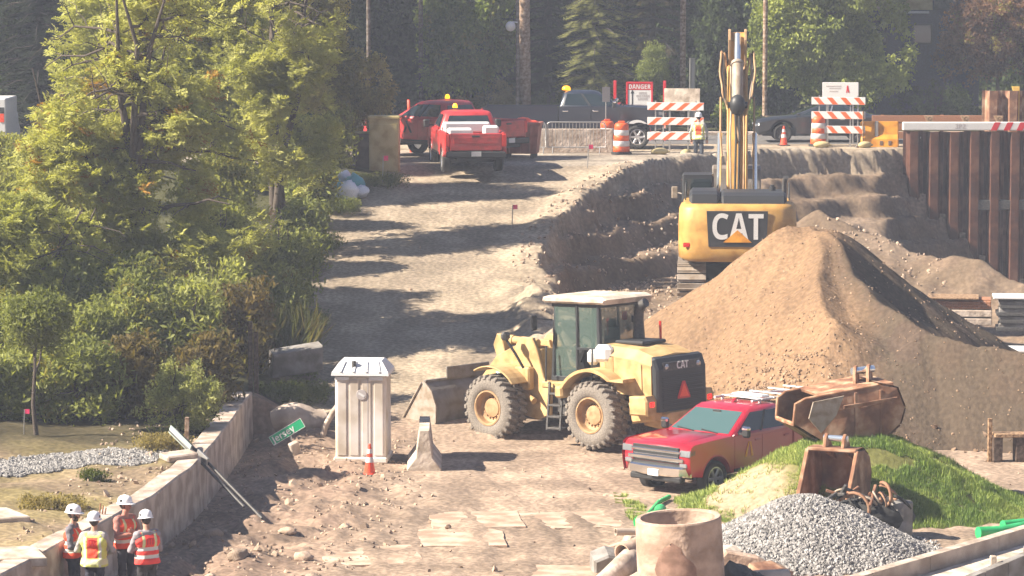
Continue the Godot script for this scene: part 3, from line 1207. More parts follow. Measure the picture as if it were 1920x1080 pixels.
	ub.box(Vector3((bx + 2.6) * 0.5, 0.52 + lift, 0), Vector3(2.6 - bx - 0.5, 0.26, 1.25), 0.03)
	ub.cyl(Vector3(xr, R, -0.7), Vector3(xr, R, 0.7), 0.10)
	ub.cyl(Vector3(xf, R, -0.7), Vector3(xf, R, 0.7), 0.08)
	ub.ball(Vector3(xr, R, 0), Vector3(0.2, 0.18, 0.2))
	part(t, "chassis", ub, M.black_plastic)
	# load bed: two sides, floor, bulkhead, tailgate
	var bs := [Vector2(bx + 0.04, y0 + 0.08), Vector2(xr - 0.53, y0 + 0.02)]
	bs.append_array(arc(Vector2(xr, R + lift * 0.6), 0.52, 170, 10, 10))
	bs.append_array([Vector2(-0.9, y0), Vector2(-0.9, y1 - 0.02), Vector2(bx + 0.02, y1 - 0.02)])
	var bd := MB.new()
	bd.prism(bs, -1.0, -0.86, 0.04)
	bd.prism(bs, 0.86, 1.0, 0.04)
	bd.box(Vector3((bx - 0.9) * 0.5, 0.84 + lift, 0), Vector3(-0.9 - bx - 0.04, 0.06, 1.74))
	bd.box(Vector3(-0.93, 1.05 + lift, 0), Vector3(0.06, 0.5, 1.74))
	part(t, "load_bed", bd, bm)
	var tg := MB.new()
	tg.box(Vector3(bx + 0.03, 1.005 + lift, 0), Vector3(0.09, 0.56, 1.68), 0.025)
	tg.box(Vector3(bx - 0.015, 1.06 + lift, 0), Vector3(0.02, 0.22, 1.45), 0.008)
	var tgp := part(t, "tailgate", tg, bm)
	var th := MB.new()
	th.box(Vector3(bx - 0.02, 1.19 + lift, 0), Vector3(0.03, 0.06, 0.26), 0.01)
	part(tgp, "handle", th, M.black_plastic)
	for s: float in [-1.0, 1.0]:
		var tl := MB.new()
		tl.box(Vector3(bx + 0.015, 1.06 + lift, s * 0.92), Vector3(0.06, 0.40, 0.15), 0.02)
		part(t, "tail_light", tl, M.lamp_red)
	var rb := MB.new()
	rb.box(Vector3(bx - 0.06, 0.60 + lift, 0), Vector3(0.16, 0.20, 1.94), 0.035)
	rb.box(Vector3(bx + 0.06, 0.46 + lift, 0), Vector3(0.12, 0.16, 1.3), 0.03)
	part(t, "rear_bumper", rb, o.get("rear_bumper", M.black_plastic))
	var rp := MB.new()
	rp.box(Vector3(bx - 0.145, 0.63 + lift, 0), Vector3(0.012, 0.16, 0.32))
	part(t, "rear_plate", rp, M.sheet_white)
	# nose
	var gr := MB.new()
	gr.box(Vector3(2.895, 1.015 + lift, 0), Vector3(0.05, 0.36, 1.36), 0.015)
	gr.box(Vector3(2.87, 0.78 + lift, 0), Vector3(0.06, 0.14, 1.5), 0.015)
	var grp := part(t, "grille", gr, M.black_plastic)
	var gb := MB.new()
	gb.box(Vector3(2.925, 1.09 + lift, 0), Vector3(0.035, 0.06, 1.42), 0.012)
	gb.box(Vector3(2.925, 0.915 + lift, 0), Vector3(0.035, 0.085, 1.62), 0.02)
	gb.box(Vector3(2.92, 0.985 + lift, 0), Vector3(0.02, 0.02, 1.3), 0.006)
	part(grp, "chrome_bar", gb, o.get("trim", M.chrome))
	for s: float in [-1.0, 1.0]:
		var hl := MB.new()
		hl.prism([Vector2(2.70, 1.03 + lift), Vector2(2.915, 1.01 + lift), Vector2(2.90, 1.15 + lift), Vector2(2.70, 1.18 + lift)], s * 0.845 - 0.155, s * 0.845 + 0.158, 0.02)
		part(t, "headlight", hl, M.lamp_clear)
		var fl := MB.new()
		fl.box(Vector3(2.90, 0.80 + lift, s * 0.80), Vector3(0.05, 0.10, 0.22), 0.02)
		part(t, "fog_light", fl, M.lamp_clear)
		wheel_part(t, Vector3(xf, R, s * 0.86), R, 0.28, R * 0.66, M.black_rubber, o.get("rim", M.aluminium), 6, M.steel_dark)
		wheel_part(t, Vector3(xr, R, s * 0.86), R, 0.28, R * 0.66, M.black_rubber, o.get("rim", M.aluminium), 6, M.steel_dark)
	# front bumper bows forward in plan
	var fb := MB.new()
	var pl := [Vector2(-0.98, 2.62), Vector2(-0.98, 2.80), Vector2(-0.72, 2.96), Vector2(-0.3, 3.02), Vector2(0.3, 3.02), Vector2(0.72, 2.96), Vector2(0.98, 2.80), Vector2(0.98, 2.62)]
	fb.xf = Transform3D(Basis(Vector3(0, 0, 1), Vector3(1, 0, 0), Vector3(0, 1, 0)), Vector3(0, 0.53 + lift, 0))
	fb.prism(pl, 0.0, 0.23, 0.035)
	part(t, "front_bumper", fb, o.get("trim", M.chrome))
	var fd := MB.new()
	fd.box(Vector3(2.84, 0.46 + lift, 0), Vector3(0.20, 0.14, 1.5), 0.03)
	part(t, "air_dam", fd, M.black_plastic)
	var fp := MB.new()
	fp.box(Vector3(3.03, 0.60 + lift, -0.02), Vector3(0.015, 0.15, 0.31))
	part(t, "front_plate", fp, M.sheet_white)
	return t


func beacon(root: Node3D, p: Vector3, m: Material, wide := 0.16) -> void:
	var b := MB.new()
	b.xf = at_xf(p)
	b.lathe([Vector2(0.0, 0.0), Vector2(wide * 0.5, 0.0), Vector2(wide * 0.5, 0.06), Vector2(wide * 0.34, 0.13), Vector2(0.0, 0.15)], 14)
	part(root, "amber_beacon", b, m)


func sedan(label: String, pos: Vector3, yaw: float) -> void:
	var t := thing("sedan", label, "car", pos, yaw)
	var R := 0.34
	var xf := 1.42
	var xr := -1.40
	var side := [Vector2(-2.35, 0.32), Vector2(xr - 0.42, 0.28)]
	side.append_array(arc(Vector2(xr, R), 0.41, 172, 8, 9))
	side.append_array([Vector2(xf - 0.42, 0.24)])
	side.append_array(arc(Vector2(xf, R), 0.41, 172, 8, 9))
	side.append_array([Vector2(2.30, 0.28), Vector2(2.45, 0.45), Vector2(2.44, 0.62), Vector2(2.34, 0.83), Vector2(1.75, 0.95), Vector2(1.0, 1.01), Vector2(-1.3, 1.02), Vector2(-2.0, 1.02), Vector2(-2.38, 0.96), Vector2(-2.46, 0.72)])
	var b := MB.new()
	b.prism(side, -0.92, 0.92, 0.10, true)
	part(t, "body", b, M.dark_car)
	var c := MB.new()
	c.loft(cab_rings([[0.97, -2.0, 1.12, 0.86, 0.1], [1.0, -1.92, 1.05, 0.85, 0.1], [1.36, -0.98, 0.12, 0.66, 0.12], [1.44, -0.72, -0.1, 0.58, 0.12], [1.465, -0.5, -0.25, 0.42, 0.1]]), true)
	part(t, "cabin", c, M.dark_car)
	var w := MB.new()
	w.plate(Vector3(1.05, 1.0, 0.75), Vector3(1.05, 1.0, -0.75), Vector3(0.12, 1.36, -0.54), Vector3(0.12, 1.36, 0.54), 0.02, 0.98, 0.04, 0.98)
	part(t, "windshield", w, M.car_glass)
	w = MB.new()
	w.plate(Vector3(-1.92, 1.0, -0.75), Vector3(-1.92, 1.0, 0.75), Vector3(-0.98, 1.36, 0.54), Vector3(-0.98, 1.36, -0.54), 0.03, 0.97, 0.1, 0.96)
	part(t, "rear_window", w, M.car_glass)
	for s: float in [-1.0, 1.0]:
		var a := Vector3(-1.82, 1.0, 0.85 * s)
		var e := Vector3(0.95, 1.0, 0.85 * s)
		var a2 := Vector3(-0.86, 1.36, 0.66 * s)
		var e2 := Vector3(0.0, 1.36, 0.66 * s)
		for k in 2:
			w = MB.new()
			var u0 := 0.14 if k == 0 else 0.505
			var u1 := 0.475 if k == 0 else 0.93
			if s > 0.0:
				w.plate(a, e, e2, a2, u0, u1, 0.08, 0.9)
			else:
				w.plate(e, a, a2, e2, 1.0 - u1, 1.0 - u0, 0.08, 0.9)
			part(t, "side_window", w, M.car_glass)
			var d := MB.new()
			var q0 := -0.92 if k == 0 else 0.02
			d.prism([Vector2(q0, 0.34), Vector2(q0 + 0.9, 0.34), Vector2(q0 + 0.9, 0.94), Vector2(q0, 0.96)], minf(0.915 * s, 0.931 * s), maxf(0.915 * s, 0.931 * s), 0.005)
			var dp := part(t, "door", d, M.dark_car)
			var hd := MB.new()
			hd.box(Vector3(q0 + 0.14, 0.86, 0.94 * s), Vector3(0.18, 0.03, 0.02), 0.006)
			part(dp, "handle", hd, M.chrome)
		w = MB.new()
		w.plate(Vector3(-0.35, 1.0, 0.852 * s) if s > 0.0 else Vector3(-0.29, 1.0, 0.852 * s), Vector3(-0.29, 1.0, 0.852 * s) if s > 0.0 else Vector3(-0.35, 1.0, 0.852 * s), Vector3(-0.40, 1.36, 0.662 * s) if s > 0.0 else Vector3(-0.45, 1.36, 0.662 * s), Vector3(-0.45, 1.36, 0.662 * s) if s > 0.0 else Vector3(-0.40, 1.36, 0.662 * s), 0, 1, 0.0, 1.0, 0.008)
		part(t, "door_pillar", w, M.aluminium)
		var mr := MB.new()
		mr.box(Vector3(0.86, 1.05, 0.99 * s), Vector3(0.16, 0.13, 0.20), 0.05)
		part(t, "mirror", mr, M.dark_car)
		var hl := MB.new()
		hl.box(Vector3(2.33, 0.64, 0.70 * s), Vector3(0.24, 0.12, 0.36), 0.04)
		part(t, "headlight", hl, M.lamp_clear)
		var tl := MB.new()
		tl.box(Vector3(-2.37, 0.84, 0.70 * s), Vector3(0.2, 0.14, 0.34), 0.04)
		part(t, "tail_light", tl, M.lamp_red)
		wheel_part(t, Vector3(xf, R, s * 0.80), R, 0.22, R * 0.68, M.black_rubber, M.steel_dark, 7)
		wheel_part(t, Vector3(xr, R, s * 0.80), R, 0.22, R * 0.68, M.black_rubber, M.steel_dark, 7)
	var ub := MB.new()
	ub.box(Vector3(0, 0.36, 0), Vector3(4.3, 0.24, 1.2))
	part(t, "chassis", ub, M.black_plastic)


func build_cars() -> void:
	# red pickup in front, nose to the left and towards the viewer
	var f := Vector2(-0.67, 0.742)
	var yaw := atan2(-f.y, f.x)
	var p := pickup("pickup_truck", "clean bright red crew cab pickup with chrome nose half hidden behind the grassy mound", Vector3(4.95, gh(4.81, -74.3) - 0.06, -73.75), yaw, {"paint": M.red_car, "tyre": 0.42, "mirror_low": M.black_plastic})
	p.scale = Vector3.ONE * 0.95
	var rk := MB.new()
	for s: float in [-0.55, 0.55]:
		rk.tube([Vector3(-2.7, 1.86, s), Vector3(-1.0, 1.98, s), Vector3(0.1, 1.98, s)], 0.03, 6)
	for x in [-0.25, -0.7, -1.3, -2.0, -2.6]:
		rk.bar(Vector3(x, 2.0, -0.6), Vector3(x, 2.0, 0.6), 0.04, 0.03)
	rk.box(Vector3(-0.55, 2.02, 0.0), Vector3(0.34, 0.07, 0.9), 0.03)
	for s: float in [-0.55, 0.55]:
		rk.bar(Vector3(-0.2, 1.86, s), Vector3(-0.2, 2.0, s), 0.05, 0.05)
		rk.bar(Vector3(-2.7, 1.31, s * 1.65), Vector3(-2.7, 1.88, s), 0.05, 0.05)
	part(p, "roof_rack", rk, M.white_plastic)
	var em := MB.new()
	em.prism([Vector2(0.62, 0.82), Vector2(0.70, 0.82), Vector2(0.76, 1.16), Vector2(0.71, 1.16)], -1.0195, -1.0155)
	em.prism([Vector2(0.86, 0.82), Vector2(0.94, 0.82), Vector2(0.81, 1.16), Vector2(0.765, 1.16)], -1.0195, -1.0155)
	part(p, "door_emblem", em, M.lamp_amber)
	var an := MB.new()
	an.prism([Vector2(-0.02, 1.90), Vector2(0.17, 1.90), Vector2(0.04, 2.0), Vector2(-0.01, 2.0)], -0.03, 0.03, 0.01)
	part(p, "roof_fin", an, M.red_car)
	# two red pickups on the street
	p = pickup("pickup_truck", "red pickup seen from behind with black bumper, parked beside the tan cabinet", Vector3(-1.52, gh(-1.5, -111.0) + 0.0, -111.0), deg_to_rad(97.0), {"paint": M.red_car_dusty, "tyre": 0.41, "lift": 0.02, "mirror_mat": M.black_plastic, "trim": M.black_plastic})
	beacon(p, Vector3(0.1, 2.0, -0.35), M.amber_lit)
	var ld := MB.new()
	ld.box(Vector3(-1.15, 1.42, -0.1), Vector3(0.45, 0.34, 1.5), 0.05)
	ld.box(Vector3(-2.35, 1.36, 0.55), Vector3(0.5, 0.34, 0.5), 0.06)
	ld.box(Vector3(-2.3, 1.33, -0.45), Vector3(0.6, 0.24, 0.8), 0.06)
	part(p, "bed_load", ld, M.white_plastic)
	p = pickup("pickup_truck", "red pickup with a drawn mark on its door, standing left behind the other red pickup", Vector3(-2.35, gh(-2.5, -115.5) + 0.01, -115.5), deg_to_rad(140.0), {"paint": M.red_car_dusty, "tyre": 0.42, "lift": 0.04, "mirror_mat": M.black_plastic, "trim": M.black_plastic})
	beacon(p, Vector3(0.0, 2.0, 0.2), M.amber_lit)
	em = MB.new()
	em.prism([Vector2(0.55, 0.85), Vector2(0.65, 0.85), Vector2(0.86, 1.25), Vector2(0.78, 1.25)], -1.0195, -1.0155)
	em.prism([Vector2(0.88, 0.85), Vector2(0.98, 0.85), Vector2(0.84, 1.1), Vector2(0.79, 1.02)], -1.0195, -1.0155)
	part(p, "door_emblem", em, M.sign_black)
	# dark pickup across the far side of the street, nose to the right
	p = pickup("pickup_truck", "long dark navy pickup with an amber beacon, across the street behind the steel fence", Vector3(2.6, 4.715, -121.2), deg_to_rad(-4.0), {"paint": M.navy_car, "tyre": 0.43, "lift": 0.18, "bed": 0.7, "mirror_mat": M.chrome, "handle_mat": M.chrome})
	beacon(p, Vector3(-0.62, 2.09, 0.45), M.amber_lit, 0.3)
	sedan("low black sedan parked behind the striped barricade on the right", Vector3(11.45, 4.71, -125.3), deg_to_rad(180.0))
	# white box vehicle at the far left, mostly behind the leaves
	var t := thing("box_truck", "white truck body with a red lamp, mostly hidden by leaves at the far left", "truck", Vector3(-18.72, gh(-18.7, -122.0), -122.0), deg_to_rad(90.0))
	t.scale = Vector3.ONE * 0.6
	var b := MB.new()
	b.box(Vector3(-1.5, 1.9, 0), Vector3(4.6, 2.6, 2.3), 0.06)
	part(t, "cargo_box", b, M.white_plastic)
	b = MB.new()
	b.prism([Vector2(0.85, 0.5), Vector2(2.7, 0.5), Vector2(2.75, 1.2), Vector2(2.3, 1.4), Vector2(1.8, 2.2), Vector2(0.85, 2.25)], -1.05, 1.05, 0.07)
	part(t, "cab", b, M.white_plastic)
	b = MB.new()
	b.plate(Vector3(2.3, 1.4, 1.0), Vector3(2.3, 1.4, -1.0), Vector3(1.8, 2.2, -1.0), Vector3(1.8, 2.2, 1.0), 0.05, 0.95, 0.05, 0.95)
	part(t, "windshield", b, M.car_glass)
	for s: float in [-1.0, 1.0]:
		b = MB.new()
		b.box(Vector3(-3.815, 2.05, s * 0.92), Vector3(0.04, 0.5, 0.26), 0.01)
		part(t, "tail_light", b, M.red_orange)
		b = MB.new()
		b.box(Vector3(-3.815, 2.5, s * 0.92), Vector3(0.04, 0.36, 0.26), 0.01)
		part(t, "lamp_housing", b, M.black_plastic)
		wheel_part(t, Vector3(1.75, 0.42, s * 0.95), 0.42, 0.26, 0.26, M.black_rubber, M.steel_dark)
		wheel_part(t, Vector3(-2.4, 0.42, s * 0.95), 0.42, 0.26, 0.26, M.black_rubber, M.steel_dark)
	b = MB.new()
	b.box(Vector3(-0.7, 0.52, 0), Vector3(6.2, 0.2, 1.0))
	part(t, "chassis", b, M.black_plastic)


# ---------------------------------------------------------------- wheel loader
func big_wheel(root: Node3D, c: Vector3, r: float, w: float) -> void:
	var s := signf(c.z)
	var X := Transform3D(Basis(Vector3.RIGHT, PI / 2 * s), c)
	var t := MB.new()
	t.xf = X
	var h := w * 0.5
	t.lathe([Vector2(r * 0.52, h * 0.78), Vector2(r * 0.56, h * 0.98), Vector2(r * 0.74, h * 1.04), Vector2(r * 0.90, h * 0.92), Vector2(r * 0.935, h * 0.80), Vector2(r * 0.935, -h * 0.80), Vector2(r * 0.90, -h * 0.92), Vector2(r * 0.74, -h * 1.04), Vector2(r * 0.52, -h * 0.78)], 40)
	for k in 26:
		for q in [0, 1]:
			var a: float = TAU * (k + 0.5 * q) / 26.0
			var sg := 1.0 if q == 0 else -1.0
			var d := Vector3(cos(a), 0, sin(a))
			var tg := Vector3(-sin(a), 0, cos(a))
			var p0 := d * r * 0.965 + Vector3(0, sg * h * 0.90, 0)
			var p1 := d * r * 0.965 + tg * (r * 0.13 * sg) + Vector3(0, sg * h * 0.06, 0)
			t.bar(p0, p1, r * 0.115, r * 0.075, d, 0.012)
			t.bar(d * r * 0.86 + Vector3(0, sg * h * 0.96, 0), d * r * 0.985 + Vector3(0, sg * h * 0.86, 0), r * 0.11, 0.05, Vector3.UP, 0.012)
	var wn := part(root, "wheel", t, M.grey_rubber)
	var m := MB.new()
	m.xf = X
	m.lathe([Vector2(r * 0.55, h * 0.80), Vector2(r * 0.54, h * 0.98), Vector2(r * 0.50, h * 1.0), Vector2(r * 0.47, h * 0.92), Vector2(r * 0.44, h * 0.50), Vector2(r * 0.36, h * 0.36), Vector2(r * 0.30, h * 0.30), Vector2(r * 0.28, h * 0.48), Vector2(r * 0.12, h * 0.56), Vector2(0.0, h * 0.56)], 32, true)
	var rm := part(wn, "rim", m, M.rim_rust)
	var b := MB.new()
	b.xf = X
	for k in 16:
		var a := TAU * k / 16.0
		var p := Vector3(cos(a) * r * 0.33, h * 0.32, sin(a) * r * 0.33)
		b.cyl(p, p + Vector3(0, 0.04, 0), 0.02, -1, 6)
	part(wn, "wheel_nuts", b, M.rim_rust)


func cylinder_ram(root: Node3D, a: Vector3, b: Vector3, r: float, out: float, barrel: Material, rod: Material, called := "hydraulic_cylinder") -> void:
	var m := MB.new()
	var q := a.lerp(b, 1.0 - out)
	m.cyl(a, q, r, -1, 14)
	m.cyl(q - (b - a).normalized() * 0.08, q + (b - a).normalized() * 0.02, r * 1.2, -1, 14)
	var p := part(root, called, m, barrel)
	var k := MB.new()
	k.cyl(q, b, r * 0.58, -1, 12)
	part(p, "rod", k, rod)


func build_loader() -> void:
	var f := Vector2(-0.727, -0.687)
	var t := thing("wheel_loader", "dusty yellow wheel loader with its bucket lowered, parked in front of the dirt heap", "wheel loader", Vector3(1.53, 0.0, -79.94), atan2(-f.y, f.x))
	t.rotate_object_local(Vector3(0, 0, 1), deg_to_rad(-2.2))
	var Y: Material = M.yellow_dusty
	var R := 0.80
	for x: float in [-1.65, 1.65]:
		for z: float in [-1.02, 1.02]:
			big_wheel(t, Vector3(x, R, z), R, 0.60)
	# axles and frames
	var b := MB.new()
	for x: float in [-1.65, 1.65]:
		b.cyl(Vector3(x, R, -0.95), Vector3(x, R, 0.95), 0.20, -1, 12)
		b.ball(Vector3(x, R, 0), Vector3(0.38, 0.36, 0.34))
	b.box(Vector3(-0.2, 0.88, 0), Vector3(1.4, 0.45, 0.7), 0.05)
	b.cyl(Vector3(0.28, 0.62, 0), Vector3(0.28, 1.5, 0), 0.16)
	part(t, "chassis", b, M.steel_dark)
	b = MB.new()
	b.prism([Vector2(-3.1, 0.75), Vector2(0.1, 0.62), Vector2(0.15, 1.25), Vector2(-0.5, 1.45), Vector2(-3.1, 1.5)], -0.48, 0.48, 0.04)
	part(t, "rear_frame", b, M.steel_dark)
	# front frame: loader tower plates
	b = MB.new()
	var tower := [Vector2(0.35, 0.62), Vector2(0.75, 0.50), Vector2(1.9, 0.70), Vector2(2.15, 1.05), Vector2(1.75, 1.42), Vector2(1.40, 2.30), Vector2(1.22, 2.48), Vector2(0.86, 2.46), Vector2(0.72, 2.2), Vector2(0.50, 1.5), Vector2(0.30, 1.3)]
	b.prism(tower, -0.52, -0.40, 0.02)
	b.prism(tower, 0.40, 0.52, 0.02)
	b.prism([Vector2(0.6, 0.75), Vector2(1.6, 0.75), Vector2(1.5, 1.3), Vector2(0.62, 1.4)], -0.40, 0.40, 0.02)
	b.box(Vector3(0.72, 1.75, 0), Vector3(0.10, 0.9, 0.82), 0.02)
	part(t, "front_frame", b, Y)
	# front mudguards
	for s: float in [-1.0, 1.0]:
		b = MB.new()
		var pts := []
		for p in arc(Vector2(1.65, R), 0.98, 142, 62, 9):
			pts.append(p)
		var outer := []
		for p in arc(Vector2(1.65, R), 1.02, 62, 142, 9):
			outer.append(p)
		pts.append_array(outer)
		b.prism(pts, minf(s * 0.50, s * 1.28), maxf(s * 0.50, s * 1.28), 0.015)
		b.box(Vector3(1.05, 1.5, s * 0.62), Vector3(0.5, 0.55, 0.22), 0.04)
		part(t, "front_mudguard", b, Y)
		# lamp stalk
		b = MB.new()
		b.tube([Vector3(1.0, 1.75, s * 0.7), Vector3(1.10, 2.1, s * 0.86), Vector3(1.32, 2.42, s * 0.92)], 0.035, 6)
		var lp := part(t, "lamp_stalk", b, M.black_paint)
		b = MB.new()
		b.box(Vector3(1.36, 2.52, s * 0.92), Vector3(0.18, 0.20, 0.26), 0.06)
		part(lp, "headlight", b, M.steel_dark)
	# lift arms
	for s: float in [-1.0, 1.0]:
		b = MB.new()
		var z0: float = s * 0.30
		b.prism([Vector2(0.92, 2.05), Vector2(1.02, 2.34), Vector2(1.28, 2.36), Vector2(2.2, 1.98), Vector2(2.95, 1.22), Vector2(3.36, 0.55), Vector2(3.26, 0.34), Vector2(3.02, 0.42), Vector2(2.62, 1.02), Vector2(1.95, 1.55), Vector2(1.2, 1.98)], z0 - 0.06, z0 + 0.06, 0.015)
		part(t, "lift_arm", b, Y)
		cylinder_ram(t, Vector3(0.75, 0.95, s * 0.62), Vector3(2.2, 1.55, s * 0.36), 0.085, 0.35, Y, M.rod_chrome)
	b = MB.new()
	b.prism([Vector2(2.0, 1.35), Vector2(2.18, 1.2), Vector2(2.55, 2.2), Vector2(2.42, 2.48), Vector2(2.26, 2.45), Vector2(2.12, 1.9)], -0.12, 0.12, 0.02)
	part(t, "bell_crank", b, Y)
	cylinder_ram(t, Vector3(1.15, 2.28, 0), Vector3(2.40, 2.36, 0), 0.10, 0.3, Y, M.rod_chrome, "tilt_cylinder")
	b = MB.new()
	b.bar(Vector3(2.1, 1.28, 0), Vector3(3.2, 0.75, 0), 0.12, 0.16, Vector3.UP, 0.03)
	b.cyl(Vector3(2.35, 1.55, -0.32), Vector3(2.35, 1.55, 0.32), 0.10)
	part(t, "tilt_link", b, Y)
	# bucket
	var prof := [Vector2(4.62, 0.06), Vector2(3.75, 0.02), Vector2(3.42, 0.12), Vector2(3.24, 0.38), Vector2(3.22, 0.78), Vector2(3.36, 1.14), Vector2(3.62, 1.36)]
	var bw := 1.46
	b = MB.new()
	var sg := b.group()
	for i in prof.size() - 1:
		var p: Vector2 = prof[i]
		var q: Vector2 = prof[i + 1]
		var nn := Vector2(-(q - p).y, (q - p).x).normalized() * 0.05
		b.quad(Vector3(p.x, p.y, -bw), Vector3(p.x, p.y, bw), Vector3(q.x, q.y, bw), Vector3(q.x, q.y, -bw), sg)
		b.quad(Vector3(p.x - nn.x, p.y - nn.y, bw), Vector3(p.x - nn.x, p.y - nn.y, -bw), Vector3(q.x - nn.x, q.y - nn.y, -bw), Vector3(q.x - nn.x, q.y - nn.y, bw), sg + 500)
	b.bar(Vector3(3.62, 1.37, -bw), Vector3(3.62, 1.37, bw), 0.10, 0.06, Vector3.UP, 0.012)
	b.box(Vector3(3.55, 1.52, 0), Vector3(0.05, 0.30, 1.5), 0.012)
	var bk := part(t, "bucket", b, M.bucket_dark)
	for s: float in [-1.0, 1.0]:
		b = MB.new()
		var sp := [Vector2(4.60, 0.05), Vector2(3.75, 0.02), Vector2(3.42, 0.12), Vector2(3.24, 0.38), Vector2(3.22, 0.78), Vector2(3.36, 1.14), Vector2(3.62, 1.38), Vector2(3.74, 1.30), Vector2(4.34, 0.42)]
		b.prism(sp, s * bw - 0.03, s * bw + 0.03, 0.008)
		b.bar(Vector3(3.68, 1.34, s * (bw + 0.02)), Vector3(4.46, 0.30, s * (bw + 0.02)), 0.05, 0.10, Vector3(0, 0, 1), 0.012)
		part(bk, "side_plate", b, M.steel_dusty)
	b = MB.new()
	b.prism([Vector2(4.05, 0.0), Vector2(4.78, 0.02), Vector2(4.78, 0.05), Vector2(4.05, 0.10)], -bw - 0.04, bw + 0.04, 0.006)
	for k in 8:
		b.box(Vector3(4.80, 0.06, lerpf(-bw, bw, k / 7.0)), Vector3(0.34, 0.09, 0.13), 0.02)
	part(bk, "cutting_edge", b, M.steel_dusty)
	for s: float in [-0.3, 0.3]:
		b = MB.new()
		b.prism([Vector2(3.05, 0.28), Vector2(3.30, 0.2), Vector2(3.30, 1.0), Vector2(3.10, 0.92)], s - 0.12, s - 0.07, 0.01)
		b.prism([Vector2(3.05, 0.28), Vector2(3.30, 0.2), Vector2(3.30, 1.0), Vector2(3.10, 0.92)], s + 0.07, s + 0.12, 0.01)
		part(bk, "bracket", b, M.bucket_dark)
	# rear mudguards with step
	for s: float in [-1.0, 1.0]:
		b = MB.new()
		var pts := []
		for p in arc(Vector2(-1.65, R), 1.10, 35, 128, 12):
			pts.append(p)
		pts.append(Vector2(-2.75, 1.70))
		pts.append(Vector2(-2.75, 1.62))
		for p in arc(Vector2(-1.65, R), 1.03, 126, 35, 12):
			pts.append(p)
		b.prism(pts, minf(s * 0.62, s * 1.34), maxf(s * 0.62, s * 1.34), 0.03)
		b.box(Vector3(-0.66, 1.30, s * 1.06), Vector3(0.26, 0.28, 0.5), 0.05)
		part(t, "rear_mudguard", b, Y)
		b = MB.new()
		for k in 4:
			b.box(Vector3(-0.42, 0.42 + 0.27 * k, s * (1.12 - 0.03 * k)), Vector3(0.42, 0.05, 0.26), 0.01)
		for q: float in [-0.63, -0.21]:
			b.bar(Vector3(q, 0.38, s * 1.22), Vector3(q, 1.5, s * 1.08), 0.05, 0.05)
		part(t, "ladder", b, M.steel_dark)
		b = MB.new()
		for q: float in [-0.05, -1.52]:
			b.tube([Vector3(q, 1.5, s * 1.05), Vector3(q + 0.02, 2.35, s * 0.98)], 0.022, 6)
		part(t, "handrail", b, M.black_paint)
	b = MB.new()
	b.box(Vector3(-0.72, 1.42, 0), Vector3(1.75, 0.16, 2.0), 0.03)
	b.box(Vector3(-0.3, 1.25, 0), Vector3(0.8, 0.3, 1.1), 0.04)
	part(t, "platform", b, Y)
	# cab
	var ch := [[-1.50, 0.0], [-1.42, -0.02]]
	b = MB.new()
	for s: float in [-1.0, 1.0]:
		b.bar(Vector3(0.02, 1.5, s * 0.70), Vector3(-0.10, 3.36, s * 0.66), 0.09, 0.09, Vector3.RIGHT, 0.015)
		b.bar(Vector3(-0.80, 1.5, s * 0.76), Vector3(-0.82, 3.36, s * 0.72), 0.06, 0.06, Vector3.RIGHT, 0.01)
		b.bar(Vector3(-1.50, 1.5, s * 0.70), Vector3(-1.44, 3.36, s * 0.66), 0.10, 0.10, Vector3.RIGHT, 0.015)
		b.bar(Vector3(0.0, 3.32, s * 0.68), Vector3(-1.46, 3.32, s * 0.68), 0.10, 0.10, Vector3.UP, 0.015)
		b.bar(Vector3(0.02, 1.56, s * 0.73), Vector3(-1.5, 1.56, s * 0.73), 0.12, 0.12, Vector3.UP, 0.015)
		b.bar(Vector3(-0.80, 2.30, s * 0.755), Vector3(-1.5, 2.30, s * 0.71), 0.04, 0.05)
	for x in [0.0, -1.47]:
		b.box(Vector3(x, 1.6, 0), Vector3(0.08, 0.22, 1.3), 0.01)
		b.box(Vector3(x * 0.97 - 0.04, 3.32, 0), Vector3(0.10, 0.10, 1.36), 0.01)
	b.box(Vector3(-1.49, 1.95, 0), Vector3(0.08, 0.7, 1.3), 0.01)
	var cb := part(t, "cab_frame", b, M.black_paint)
	b = MB.new()
	b.prism([Vector2(-1.78, 3.36), Vector2(0.12, 3.36), Vector2(0.22, 3.40), Vector2(0.18, 3.50), Vector2(0.0, 3.54), Vector2(-1.7, 3.54), Vector2(-1.84, 3.48)], -0.86, 0.86, 0.05)
	part(t, "cab_roof", b, M.concrete_pale)
	for s: float in [-1.0, 1.0]:
		b = MB.new()
		b.box(Vector3(-0.42, 2.42, s * 0.715), Vector3(0.66, 1.7, 0.012))
		part(t, "door_glass", b, M.clear_glass)
		b = MB.new()
		b.box(Vector3(-1.14, 2.80, s * 0.71), Vector3(0.58, 0.96, 0.012))
		part(t, "side_glass", b, M.clear_glass)
		b = MB.new()
		b.bar(Vector3(0.02, 2.95, s * 0.70), Vector3(0.20, 3.0, s * 1.12), 0.03, 0.03)
		b.box(Vector3(0.20, 2.90, s * 1.14), Vector3(0.06, 0.36, 0.20), 0.03)
		part(t, "mirror", b, M.black_plastic)
	b = MB.new()
	b.box(Vector3(-0.02, 2.55, 0), Vector3(0.012, 1.55, 1.26))
	part(t, "front_glass", b, M.clear_glass)
	b = MB.new()
	b.box(Vector3(-1.465, 2.82, 0), Vector3(0.012, 0.92, 1.26))
	part(t, "rear_glass", b, M.clear_glass)
	# seat, wheel and console within
	b = MB.new()
	b.box(Vector3(-0.98, 2.02, 0), Vector3(0.52, 0.16, 0.52), 0.05)
	b.box(Vector3(-1.24, 2.42, 0), Vector3(0.16, 0.72, 0.50), 0.06)
	b.box(Vector3(-1.24, 2.86, 0), Vector3(0.12, 0.2, 0.28), 0.04)
